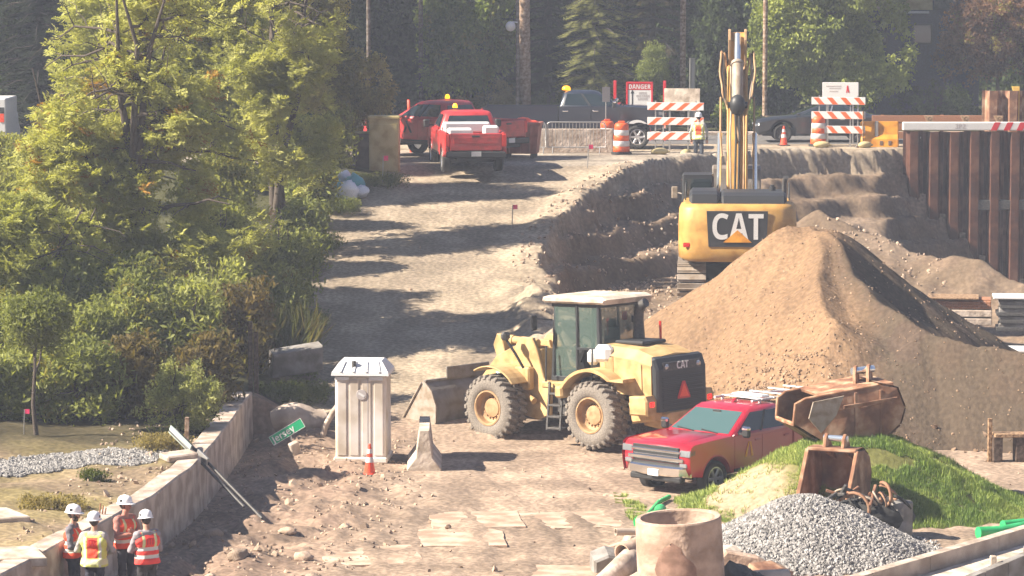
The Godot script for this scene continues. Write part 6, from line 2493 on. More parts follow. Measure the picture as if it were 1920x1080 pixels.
func digging_bucket(called: String, label: String, w: float, s: float, outer: Material, inner: Material, teeth: bool) -> Node3D:
	# mouth opening towards -x and down; x along the curve's profile, z across
	var t := thing(called, label, "excavator bucket", Vector3.ZERO)
	var prof := [Vector2(-0.78, 0.10), Vector2(-0.20, 0.0), Vector2(0.30, 0.06), Vector2(0.66, 0.34), Vector2(0.74, 0.72), Vector2(0.58, 1.06), Vector2(0.22, 1.22), Vector2(-0.18, 1.20)]
	var hw := w * 0.5
	var b := MB.new()
	var ga := b.group()
	for i in prof.size() - 1:
		var p: Vector2 = prof[i] * s
		var q: Vector2 = prof[i + 1] * s
		var nn := Vector2((q - p).y, -(q - p).x).normalized() * 0.05
		b.quad(Vector3(p.x + nn.x, p.y + nn.y, -hw), Vector3(q.x + nn.x, q.y + nn.y, -hw), Vector3(q.x + nn.x, q.y + nn.y, hw), Vector3(p.x + nn.x, p.y + nn.y, hw), ga)
		b.quad(Vector3(p.x, p.y, hw), Vector3(q.x, q.y, hw), Vector3(q.x, q.y, -hw), Vector3(p.x, p.y, -hw), ga + 77)
	part(t, "shell", b, outer)
	for z: float in [-hw, hw]:
		b = MB.new()
		var sp := []
		for p in prof:
			sp.append(p * s)
		b.prism(sp, z - 0.035, z + 0.035, 0.01)
		var pt := part(t, "side_plate", b, outer)
		b = MB.new()
		b.bar(Vector3(-0.78 * s, 0.10 * s, z), Vector3(-0.18 * s, 1.20 * s, z), 0.10, 0.09, Vector3(0, 0, 1), 0.015)
		part(pt, "edge_bar", b, inner)
	b = MB.new()
	b.bar(Vector3(-0.18 * s, 1.21 * s, -hw), Vector3(-0.18 * s, 1.21 * s, hw), 0.14, 0.08, Vector3.UP, 0.02)
	part(t, "lip_tube", b, outer)
	b = MB.new()
	b.bar(Vector3(-0.70 * s, 0.08 * s, -hw), Vector3(-0.70 * s, 0.08 * s, hw), 0.30, 0.06, Vector3.UP, 0.015)
	part(t, "cutting_edge", b, inner)
	if teeth:
		for k in 4:
			b = MB.new()
			b.prism([Vector2(-1.06 * s, 0.16 * s), Vector2(-0.74 * s, 0.05 * s), Vector2(-0.70 * s, 0.16 * s)], lerpf(-hw + 0.1, hw - 0.1, k / 3.0) - 0.07, lerpf(-hw + 0.1, hw - 0.1, k / 3.0) + 0.07, 0.012)
			part(t, "tooth", b, inner)
	# ears with pin eyes
	for z: float in [-0.20, 0.20]:
		b = MB.new()
		b.prism([Vector2(-0.15 * s, 1.18 * s), Vector2(-0.10 * s, 1.45 * s), Vector2(0.0, 1.54 * s), Vector2(0.12 * s, 1.50 * s), Vector2(0.30 * s, 1.26 * s), Vector2(0.52 * s, 1.24 * s), Vector2(0.66 * s, 1.10 * s), Vector2(0.62 * s, 0.95 * s)], z * s - 0.035, z * s + 0.035, 0.01)
		part(t, "ear", b, inner)
	b = MB.new()
	b.cyl(Vector3(0.02 * s, 1.44 * s, -0.26 * s), Vector3(0.02 * s, 1.44 * s, 0.26 * s), 0.065 * s)
	b.cyl(Vector3(0.48 * s, 1.13 * s, -0.26 * s), Vector3(0.48 * s, 1.13 * s, 0.26 * s), 0.06 * s)
	part(t, "pin", b, M.rod_chrome)
	return t


func build_buckets() -> void:
	# wide rusty bucket on the mound's crest: mouth to the left, back towards the viewer's right
	var t := thing("clamshell_bucket", "huge rusty brown bucket lying open to the left on top of the grassy mound", "excavator bucket", Vector3(6.98, 1.38, -70.6))
	t.rotation = Vector3(0, deg_to_rad(16.0), deg_to_rad(4.0))
	var prof := [Vector2(-1.22, 0.50), Vector2(-0.52, 0.0), Vector2(0.62, -0.02), Vector2(1.04, 0.30), Vector2(1.16, 0.62), Vector2(1.02, 1.06), Vector2(0.62, 1.16)]
	var hz := [0.50, 0.66, 0.72, 0.74, 0.74, 0.72, 0.66]
	var b := MB.new()
	for i in prof.size() - 1:
		var p: Vector2 = prof[i]
		var q: Vector2 = prof[i + 1]
		var nn := Vector2((q - p).y, -(q - p).x).normalized() * 0.05
		b.quad(Vector3(p.x + nn.x, p.y + nn.y, hz[i]), Vector3(p.x + nn.x, p.y + nn.y, -hz[i]), Vector3(q.x + nn.x, q.y + nn.y, -hz[i + 1]), Vector3(q.x + nn.x, q.y + nn.y, hz[i + 1]))
		b.quad(Vector3(p.x, p.y, -hz[i]), Vector3(p.x, p.y, hz[i]), Vector3(q.x, q.y, hz[i + 1]), Vector3(q.x, q.y, -hz[i + 1]))
	part(t, "shell", b, M.rust)
	for s: float in [-1.0, 1.0]:
		b = MB.new()
		var top := [[-1.18, 0.92, 0.52], [-0.98, 1.02, 0.58], [0.62, 1.16, 0.66]]
		var outline := []
		for i in prof.size():
			outline.append(Vector3(prof[i].x, prof[i].y, s * hz[i]))
		for i in [2, 1, 0]:
			if i < 2:
				outline.append(Vector3(top[i][0], top[i][1], s * top[i][2]))
		var mid := Vector3(0.1, 0.55, s * 0.72)
		for i in outline.size():
			var p: Vector3 = outline[i]
			var q: Vector3 = outline[(i + 1) % outline.size()]
			var o := Vector3(0, 0, 0.03 * s)
			if s > 0.0:
				b.tri(mid + o, p + o, q + o)
				b.tri(mid - o, q - o, p - o)
			else:
				b.tri(mid + o, q + o, p + o)
				b.tri(mid - o, p - o, q - o)
			b.quad(p - o, q - o, q + o, p + o)
		var sd := part(t, "side_plate", b, M.rust)
		b = MB.new()
		b.tube([Vector3(0.62, 1.16, s * 0.67), Vector3(-0.98, 1.02, s * 0.59), Vector3(-1.18, 0.92, s * 0.53), Vector3(-1.24, 0.50, s * 0.51)], 0.035, 6)
		part(sd, "rim_bar", b, M.rust_light)
	b = MB.new()
	b.bar(Vector3(-1.24, 0.50, -0.52), Vector3(-1.24, 0.50, 0.52), 0.07, 0.09, Vector3.UP, 0.02)
	part(t, "mouth_rim", b, M.rust_light)
	b = MB.new()
	b.prism([Vector2(-0.72, 0.28), Vector2(-0.36, 0.62), Vector2(-0.16, 1.02), Vector2(-0.86, 0.96), Vector2(-0.98, 0.62)], 0.70, 0.735, 0.008)
	part(t, "worn_plate", b, M.steel_dusty)
	for x: float in [0.05, 0.62]:
		b = MB.new()
		b.bar(Vector3(x, 0.06, 0.76), Vector3(x + 0.05, 1.06, 0.74), 0.07, 0.04, Vector3(0, 0, 1), 0.01)
		part(t, "rib", b, M.rust)
	b = MB.new()
	b.bar(Vector3(-0.2, 0.78, 0.765), Vector3(1.02, 0.84, 0.765), 0.08, 0.03, Vector3(0, 0, 1), 0.01)
	part(t, "wear_strip", b, M.rust)
	b = MB.new()
	b.prism([Vector2(-0.62, 1.00), Vector2(0.2, 1.10), Vector2(1.0, 1.10), Vector2(1.0, 1.17), Vector2(0.2, 1.17), Vector2(-0.64, 1.06)], -0.62, 0.62, 0.015)
	part(t, "top_plate", b, M.rust_light)
	for x: float in [0.42, 0.72]:
		b = MB.new()
		b.prism([Vector2(-0.34, 1.15), Vector2(-0.26, 1.36), Vector2(-0.10, 1.50), Vector2(0.10, 1.50), Vector2(0.26, 1.36), Vector2(0.36, 1.15)], -0.035, 0.035, 0.012)
		var ear := part(t, "ear", b, M.rust_light)
		ear.position = Vector3(x, 0.0, -0.02)
		ear.rotation.y = PI / 2 - 0.5
	b = MB.new()
	b.cyl(Vector3(0.32, 1.40, 0.02), Vector3(0.84, 1.40, -0.06), 0.075)
	part(t, "pin", b, M.rod_chrome)
	# smaller digging bucket on the mound's front flank, mouth to the lower left, ears up
	t = digging_bucket("digging_bucket", "smaller rusty digging bucket standing on its edge in front of the huge bucket", 1.05, 0.98, M.rust, M.rust_light, false)
	t.position = Vector3(6.55, gh(6.3, -67.6) + 0.36, -67.7)
	t.rotation = Vector3(0, deg_to_rad(66.0), deg_to_rad(-4.0))


func build_front_right() -> void:
	# upright concrete pipe
	var t := thing("concrete_pipe", "big upright concrete pipe section with a reddish stain at the bottom of the view", "concrete pipe", Vector3(3.10, -0.35, -60.0))
	t.rotation = Vector3(0.03, 0, deg_to_rad(3.2))
	var b := MB.new()
	b.lathe([Vector2(0.69, 0.0), Vector2(0.79, 0.0), Vector2(0.80, 0.02), Vector2(0.775, 1.80), Vector2(0.76, 1.83), Vector2(0.685, 1.83), Vector2(0.67, 1.80), Vector2(0.67, 0.0)], 44, true)
	part(t, "barrel", b, M.pipe_concrete)
	# stained patch on the flank, a skin a few millimetres proud
	b = MB.new()
	var r := RandomNumberGenerator.new()
	r.seed = 8
	var rows := 14
	var seg := 14
	var sg := b.group()
	for i in rows:
		for k in seg:
			var pts := []
			for q in [[0, 0], [1, 0], [1, 1], [0, 1]]:
				var v := float(i + q[1]) / rows
				var u := float(k + q[0]) / seg
				var y := 0.15 + 1.36 * v
				var half := 0.46 * sqrt(maxf(0.0, 1.0 - pow(maxf(0.0, v - 0.35) / 0.65, 2.0))) + 0.16 * n_b.get_noise_2d(v * 6.0, 3.0 + signf(u - 0.5) * 5.0)
				var a := PI * 0.5 + 0.05 + (0.5 - u) * 2.0 * half + 0.20 * (1.0 - v) * -1.0 + 0.18
				var rad := lerpf(0.80, 0.775, y / 1.8) + 0.004
				pts.append(Vector3(cos(a) * rad, y, sin(a) * rad))
			b.quad(pts[0], pts[1], pts[2], pts[3], sg)
	part(t, "rust_stain", b, mat("stain", Color(0.33, 0.21, 0.165), 0.9, 0, "conc", 0.9))
	# pipes lying beside it
	var pipes := [
		["long pale pipe lying on the ground nearest the viewer, left of the upright pipe", Vector3(2.55, 0.30, -60.6), Vector3(0.95, -0.05, -58.0), 0.17, M.concrete_pale],
		["grey pipe lying behind the long pale pipe", Vector3(2.30, 0.42, -61.9), Vector3(1.35, 0.06, -59.2), 0.23, M.concrete],
		["short broken pipe stub between the grey pipe and the upright pipe", Vector3(2.62, 0.62, -62.2), Vector3(2.05, 0.50, -61.6), 0.20, M.pipe_concrete],
		["pale pipe lying across the rubble behind the upright pipe", Vector3(2.75, 0.72, -62.8), Vector3(1.95, 0.76, -62.5), 0.07, M.concrete_pale],
		["thick reddish stub at the very bottom edge left of the pipes", Vector3(1.45, 0.05, -59.2), Vector3(0.75, 0.0, -58.6), 0.16, M.pipe_concrete],
		["short tan pipe at the right of the black tarpaulin", Vector3(4.35, 0.20, -60.5), Vector3(5.05, 0.19, -60.7), 0.19, M.concrete_pale]]
	for q in pipes:
		b = MB.new()
		b.cyl(q[1], q[2], q[3], -1, 20, false)
		var a: Vector3 = q[1]
		var e: Vector3 = q[2]
		var dir := (e - a).normalized()
		b.cyl(e - dir * 0.001, a, q[3] * 0.86, -1, 20, false)
		for w in [[a, -1.0], [e, 1.0]]:
			var u := dir.cross(Vector3.UP).normalized()
			var vv := dir.cross(u)
			for k in 20:
				var c0 := u * cos(TAU * k / 20.0) + vv * sin(TAU * k / 20.0)
				var c1 := u * cos(TAU * (k + 1) / 20.0) + vv * sin(TAU * (k + 1) / 20.0)
				b.quad(w[0] + c0 * q[3], w[0] + c1 * q[3], w[0] + c1 * q[3] * 0.86, w[0] + c0 * q[3] * 0.86)
		var o := part(self, "clay_pipe", b, q[4])
		tag(o, q[0], "pipe", "pipes around the upright pipe section")
	# broken pieces left of the pipe
	var names := ["broken concrete piece on top of the rubble behind the upright pipe", "reddish concrete slab leaning in the rubble left of the upright pipe", "dark flat piece at the left end of the rubble behind the pipes", "brown broken slab right of the upright pipe before the gravel", "curved brown shard in front of the gravel cone", "pale corner piece between the upright pipe and the gravel"]
	var bits := [[2.45, 64.0, 0.34, 0.30], [2.0, 63.2, 0.40, 0.25], [1.72, 62.6, 0.26, 0.2], [4.35, 62.4, 0.55, 0.2], [4.75, 61.7, 0.45, 0.12], [4.0, 62.8, 0.32, 0.25]]
	for i in bits.size():
		var q: Array = bits[i]
		b = MB.new()
		b.prism([Vector2(-q[2], -0.16), Vector2(q[2] * 0.8, -0.20), Vector2(q[2], 0.1), Vector2(q[2] * 0.4, 0.19), Vector2(-q[2] * 0.7, 0.15)], -0.24, 0.24, 0.04)
		var o := part(self, "rubble_piece", b, [M.concrete, M.pipe_concrete, M.concrete_grey, M.pipe_concrete, M.rust, M.concrete_pale][i])
		o.position = at_ground(q[0], q[1], q[3])
		o.rotation = Vector3(r.randf_range(-0.4, 0.4), r.randf_range(-0.6, 0.6), r.randf_range(-0.3, 0.3))
		tag(o, names[i], "rubble", "rubble around the upright pipe")
	# crumpled tarpaulin
	var cf := func(x: float, z: float) -> float:
		var rr := Vector2((x - 4.05) / 0.95, (z + 60.3) / 1.0).length()
		return 0.62 * maxf(0.0, 1.0 - rr * rr) + 0.30 * absf(n_b.get_noise_2d(x * 2.2, z * 2.2)) + 0.12 * n_c.get_noise_2d(x * 2.0, z * 2.0) - 0.1
	var tp := grid_mesh(steps([[3.1, 5.0, 0.07]]), steps([[59.2, 61.4, 0.07]]), cf, func(_a, _b, _c, _d): return Color(1, 1, 1), func(p: Vector3) -> bool: return cf.call(p.x, p.z) > 0.0)
	var o2 := part(self, "black_tarpaulin", tp, M.tarp)
	tag(o2, "crumpled black tarpaulin heaped right of the upright pipe", "tarpaulin")
	# green hoses
	var gnames := ["thick green hose end bending over the rubble in front of the red pickup", "short green hose stub beside the thick hose end", "thin green hose leading along the grass edge to the pickup's wheel", "green hose lying before the pavement edge at the right", "thin green hose behind the thick one at the right edge"]
	var paths := [[Vector3(2.55, 0.16, -66.6), Vector3(2.8, 0.34, -67.2), Vector3(3.0, 0.42, -67.8), Vector3(3.05, 0.40, -68.3)], [Vector3(2.72, 0.05, -66.2), Vector3(2.80, 0.22, -66.5), Vector3(2.86, 0.26, -66.8)], [Vector3(2.75, 0.22, -68.5), Vector3(2.95, 0.26, -69.4), Vector3(3.1, 0.22, -70.2), Vector3(3.35, 0.30, -70.9)], [Vector3(9.25, 0.20, -65.9), Vector3(9.7, 0.21, -66.1), Vector3(10.5, 0.2, -66.9)], [Vector3(9.9, 0.24, -67.0), Vector3(10.4, 0.26, -67.3), Vector3(11.0, 0.24, -67.8)]]
	var radii := [0.13, 0.15, 0.05, 0.12, 0.10]
	for i in paths.size():
		b = MB.new()
		var cv := Curve3D.new()
		for p: Vector3 in paths[i]:
			cv.add_point(Vector3(p.x, maxf(gh(p.x, p.z), mound_h(p.x, p.z)) + radii[i] + 0.02 + 0.1 * (1.0 if i < 2 else 0.0), p.z))
		b.tube(Array(cv.tessellate(3, 8)), radii[i], 12)
		o2 = part(self, "green_hose", b, M.green_plastic)
		tag(o2, gnames[i], "hose")
	# drum with scrap and hoses on it
	t = thing("concrete_footing", "round grey concrete footing at the right end of the scrap heap beside the grass", "concrete block", at_ground(7.72, 66.0, 0.0))
	b = MB.new()
	b.lathe([Vector2(0.0, -0.1), Vector2(0.24, -0.1), Vector2(0.24, 0.72), Vector2(0.22, 0.74), Vector2(0.0, 0.74)], 20, true)
	part(t, "block", b, M.concrete_grey)
	var sc := RandomNumberGenerator.new()
	sc.seed = 77
	t = thing("scrap_heap", "tangle of dark hoses and rusty steel scrap between the small bucket and the grass", "scrap heap", at_ground(7.15, 66.2, 0.42))
	t.scale = Vector3.ONE * 1.2
	b = MB.new()
	b.ball(Vector3(0, 0, 0), Vector3(0.75, 0.34, 0.5), 14, 8)
	part(t, "core", b, M.black_rubber)
	for k in 12:
		b = MB.new()
		var c := Vector3(sc.randf_range(-0.55, 0.5), 0.22 + sc.randf_range(-0.05, 0.2), sc.randf_range(-0.1, 0.35))
		var rad := sc.randf_range(0.12, 0.26)
		var tilt := Basis.from_euler(Vector3(sc.randf_range(0.2, 1.5), sc.randf() * 3.0, sc.randf_range(-0.6, 0.6)))
		var pts := []
		for i in 15:
			var a := TAU * 0.82 * i / 14.0
			pts.append(c + tilt * (Vector3(cos(a), 0.02 * i / 14.0, sin(a)) * rad))
		b.tube(pts, sc.randf_range(0.016, 0.032), 6)
		part(t, "hose_loop", b, [M.black_rubber, M.rust, M.steel_dusty][k % 3])
	for k in 9:
		b = MB.new()
		var c := Vector3(sc.randf_range(-0.7, 0.5), 0.25 + sc.randf_range(-0.1, 0.15), sc.randf_range(-0.1, 0.4))
		var d := Vector3(sc.randf_range(-1, 1), sc.randf_range(-0.2, 0.7), sc.randf_range(-0.5, 0.5)).normalized() * sc.randf_range(0.12, 0.35)
		b.bar(c - d, c + d, sc.randf_range(0.04, 0.08), 0.05, Vector3.UP, 0.008)
		part(t, "steel_piece", b, M.rust if k % 2 == 0 else M.steel_dark)
	# pavement bottom right with its timber edge
	var a0 := Vector2(4.9, 58.6)
	var a1 := Vector2(12.2, 68.6)
	var dir2 := (a1 - a0).normalized()
	var nor2 := Vector2(dir2.y, -dir2.x)    # towards the right and the viewer
	b = MB.new()
	var P := func(u: float, v: float, y: float) -> Vector3:
		var p: Vector2 = a0 + (a1 - a0) * u + nor2 * v
		return Vector3(p.x, y, -p.y)
	var last := 0.0
	var pv := thing("path", "pale smooth concrete path running up to the right edge", "", Vector3.ZERO)
	pv.set_meta("kind", "structure")
	for k in 6:
		b = MB.new()
		var u0 := -0.10 + 0.2 * k + 0.0008
		var u1 := -0.10 + 0.2 * (k + 1) - 0.0008
		b.loft([[P.call(u0, 0.30, -0.3), P.call(u1, 0.30, -0.3), P.call(u1, 5.2, -0.3), P.call(u0, 5.2, -0.3)], [P.call(u0, 0.30, 0.055), P.call(u1, 0.30, 0.055), P.call(u1, 5.2, 0.055), P.call(u0, 5.2, 0.055)]], false)
		part(pv, "path_slab", b, M.concrete_pale)
	t = thing("path_kerb", "raised dark-sided kerb between the gravel and the concrete path", "kerb", Vector3.ZERO)
	t.remove_meta("category")
	t.set_meta("kind", "structure")
	for k in 5:
		b = MB.new()
		var u0 := -0.06 + 0.22 * k
		var u1 := u0 + 0.2185
		b.loft([[P.call(u0, 0.0, -0.2), P.call(u1, 0.0, -0.2), P.call(u1, 0.24, -0.2), P.call(u0, 0.24, -0.2)], [P.call(u0, 0.0, 0.34), P.call(u1, 0.0, 0.34), P.call(u1, 0.22, 0.34), P.call(u0, 0.22, 0.34)]], false)
		part(t, "kerb_piece", b, M.concrete)
	# parapet at the corner
	t = thing("parapet", "light grey concrete parapet with a stepped top at the bottom right corner", "wall", Vector3.ZERO)
	var c0 := Vector2(7.2, 57.0)
	var c1 := Vector2(10.6, 61.2)
	var dd := (c1 - c0).normalized()
	var nn := Vector2(dd.y, -dd.x)
	for k in 7:
		b = MB.new()
		var f0 := k / 7.0 + 0.002
		var f1 := (k + 1) / 7.0 - 0.002
		var Q := func(f: float, v: float, y: float) -> Vector3:
			var p: Vector2 = c0 + (c1 - c0) * f + nn * v
			return Vector3(p.x, y, -p.y)
		var h0 := 0.70 + 0.40 * f0 + (0.10 if k > 3 else 0.0)
		var h1 := 0.70 + 0.40 * f1 + (0.10 if k > 3 else 0.0)
		b.loft([[Q.call(f0, 0.0, -0.3), Q.call(f1, 0.0, -0.3), Q.call(f1, 0.16, -0.3), Q.call(f0, 0.16, -0.3)], [Q.call(f0, 0.0, h0), Q.call(f1, 0.0, h1), Q.call(f1, 0.16, h1), Q.call(f0, 0.16, h0)]], false)
		part(t, "parapet_panel", b, M.concrete_grey)
	b = MB.new()
	b.bar(Vector3(8.52, 0.0, -58.75), Vector3(8.52, 0.98, -58.75), 0.11, 0.11, Vector3.RIGHT, 0.015)
	part(t, "post", b, M.concrete_pale)
	# bench at the right edge
	t = thing("timber_bench", "dark timber bench with a tall end post at the right edge beyond the grass", "bench", at_ground(11.55, 76.5), deg_to_rad(4.0))
	b = MB.new()
	b.box(Vector3(0.35, 0.62, 0), Vector3(1.7, 0.08, 0.42), 0.01)
	part(t, "seat", b, M.timber)
	for x: float in [-0.42, 0.1, 1.0]:
		b = MB.new()
		b.box(Vector3(x, 0.3, 0), Vector3(0.22, 0.6, 0.34), 0.02)
		part(t, "leg", b, M.timber_dark)
	b = MB.new()
	b.box(Vector3(-0.58, 0.45, 0), Vector3(0.09, 1.1, 0.10), 0.01)
	part(t, "post", b, M.timber)
	# lumber stacks behind the dirt heap
	t = thing("brick_pallet", "pallet of orange bricks over grey crates beside the right edge behind the dirt heap", "brick pallet", Vector3(13.3, 0.78, -98.5), deg_to_rad(-8.0))
	for row in 3:
		for k in 12:
			b = MB.new()
			b.box(Vector3(-0.75 + 0.135 * k, 0.52 + 0.075 * row, 0.30), Vector3(0.125, 0.068, 0.24), 0.006)
			part(t, "brick", b, M.brick)
	b = MB.new()
	b.box(Vector3(0, 0.62, -0.25), Vector3(1.62, 0.26, 0.8), 0.01)
	part(t, "bricks_behind", b, M.brick)
	for k in 2:
		b = MB.new()
		b.box(Vector3(0, 0.12 + 0.24 * k, 0), Vector3(1.66, 0.2, 1.1), 0.02)
		part(t, "crate", b, M.concrete)
	b = MB.new()
	b.box(Vector3(-0.3, 0.80, 0.0), Vector3(1.5, 0.05, 1.2), 0.01)
	part(t, "board", b, M.timber)
	t = thing("panel_stack", "stack of dark frames under white sheeting at the right edge beside the bricks", "panel stack", Vector3(15.0, 0.62, -98.0), deg_to_rad(-6.0))
	for k in 4:
		b = MB.new()
		b.box(Vector3(0.1 * (k % 2), 0.1 + 0.22 * k, 0), Vector3(1.6, 0.10, 1.0), 0.01)
		part(t, "frame", b, M.steel_dark)
		b = MB.new()
		b.box(Vector3(0, 0.2 + 0.22 * k, 0), Vector3(1.45, 0.10, 0.9), 0.01)
		part(t, "panel", b, M.concrete_grey)
	b = MB.new()
	b.box(Vector3(0, 1.02, 0), Vector3(1.8, 0.07, 1.15), 0.02)
	part(t, "white_sheet", b, M.white_plastic)
	b = MB.new()
	b.box(Vector3(0, 0.05, 0), Vector3(1.7, 0.08, 1.1), 0.02)
	var wp := part(self, "white_panel", b, M.white_plastic)
	wp.position = Vector3(14.6, 0.35, -95.3)
	wp.rotation.y = -0.1
	tag(wp, "flat white sheet lying on the soil at the right edge below the panel stack", "sheet")
	b = MB.new()
	b.box(Vector3(0, 0.08, 0), Vector3(2.2, 0.12, 0.3), 0.02)
	wp = part(self, "timber_beam", b, M.timber)
	wp.position = Vector3(11.9, 1.35, -99.0)
	wp.rotation = Vector3(0, 0.05, -0.02)
	tag(wp, "pale timber beam lying left of the brick pallet behind the dirt heap", "timber beam")


# ---------------------------------------------------------------- plants
var clumps := {}


func leaf(m: MB, c: Vector3, d: Vector3, n: Vector3, l: float, w: float, tone: float) -> void:
	m.col = Color(tone, tone, tone)
	var s := d.cross(n).normalized() * w * 0.5
	var fold := n * w * 0.22
	var mid := c + d * l * 0.45
	m.tri(c, mid + s + fold, c + d * l)
	m.tri(c, c + d * l, mid - s + fold)


func rnd_dir(r: RandomNumberGenerator, flat := 1.0) -> Vector3:
	return Vector3(r.randf_range(-1, 1), r.randf_range(-1, 1) * flat, r.randf_range(-1, 1)).normalized()


# clumps about a metre across, scaled where they are used
func clump(kind: String, v: int) -> ArrayMesh:
	var key := "%s%d" % [kind, v]
	if clumps.has(key):
		return clumps[key]
	var r := RandomNumberGenerator.new()
	r.seed = hash(key)
	var m := MB.new()
	match kind:
		"feather":
			for k in 5:
				var d := rnd_dir(r, 0.6)
				var o := rnd_dir(r) * r.randf_range(0.0, 0.30)
				var n := (Vector3.UP + rnd_dir(r) * 0.7).normalized()
				var side := d.cross(n).normalized()
				for i in 5:
					var p := o + d * (0.06 + 0.095 * i) - Vector3.UP * 0.012 * i * i * 0.3
					for s: float in [-1.0, 1.0]:
						leaf(m, p, (side * s + d * 0.35 + rnd_dir(r) * 0.25).normalized(), n, r.randf_range(0.14, 0.25), r.randf_range(0.07, 0.12), r.randf_range(0.75, 1.15))
		"broad":
			for k in 34:
				var d := rnd_dir(r)
				var o := rnd_dir(r) * 0.46 * pow(r.randf(), 0.5)
				leaf(m, o, (d + Vector3.DOWN * 0.35).normalized(), (Vector3.UP + rnd_dir(r) * 0.8).normalized(), r.randf_range(0.17, 0.27), r.randf_range(0.13, 0.19), r.randf_range(0.7, 1.2))
		"shrub":
			for k in 30:
				var d := (rnd_dir(r) + Vector3.UP * 0.6).normalized()
				var o := rnd_dir(r) * 0.5 * pow(r.randf(), 0.5)
				leaf(m, o, d, (Vector3.UP + rnd_dir(r) * 0.9).normalized(), r.randf_range(0.16, 0.30), r.randf_range(0.07, 0.12), r.randf_range(0.6, 1.35))
		"needle":
			for k in 26:
				var f := k / 26.0
				for s: float in [-1.0, 1.0]:
					var p := Vector3(0.5 - f * 1.0, -0.10 * absf(f - 0.5), 0)
					var d := Vector3(0.55, r.randf_range(-0.55, 0.15), s).normalized()
					leaf(m, p, d, Vector3.UP, 0.34 * (0.35 + f) + 0.06, 0.055, r.randf_range(0.7, 1.15))
		"reed":
			for k in 16:
				var o := Vector3(r.randf_range(-0.3, 0.3), 0, r.randf_range(-0.3, 0.3))
				var d := (Vector3.UP + rnd_dir(r, 0.0) * r.randf_range(0.1, 0.5)).normalized()
				leaf(m, o, d, rnd_dir(r, 0.2), r.randf_range(0.7, 1.1), 0.06, r.randf_range(0.75, 1.15))
	clumps[key] = m.mesh()
	return clumps[key]


func spread(r: RandomNumberGenerator, blobs: Array, n: int, hollow: float, gap: float, gf: float) -> Array:
	# points through a set of ellipsoids [centre, radii], kept where a noise leaves no gap
	var out := []
	var total := 0.0
	for b in blobs:
		total += b[1].x * b[1].y * b[1].z
	var guard := 0
	while out.size() < n and guard < n * 6:
		guard += 1
		var pick := r.randf() * total
		var bl: Array = blobs[0]
		for b in blobs:
			pick -= b[1].x * b[1].y * b[1].z
			if pick <= 0.0:
				bl = b
				break
		var d := rnd_dir(r)
		var rad := pow(r.randf(), hollow)
		rad *= 1.0 + 0.18 * n_b.get_noise_3d(d.x * 3.0 + bl[0].x, d.y * 3.0, d.z * 3.0 + bl[0].z)
		var p: Vector3 = bl[0] + d * rad * bl[1]
		if n_b.get_noise_3d(p.x * gf, p.y * gf + 30.0, p.z * gf) < gap:
			continue
		out.append(p)
	return out


func limb(m: MB, r: RandomNumberGenerator, a: Vector3, b: Vector3, r0: float, r1: float, sway: float, seg := 6) -> Array:
	var pts := []
	var rad := []
	var L := a.distance_to(b)
	var n := 5
	for i in n + 1:
		var f := float(i) / n
		var p := a.lerp(b, f)
		p.y += sin(f * PI) * L * 0.10
		if i > 0 and i < n:
			p += rnd_dir(r) * sway * L
		pts.append(p)
		rad.append(lerpf(r0, r1, pow(f, 0.8)))
	m.tube(pts, rad, seg, false)
	return pts


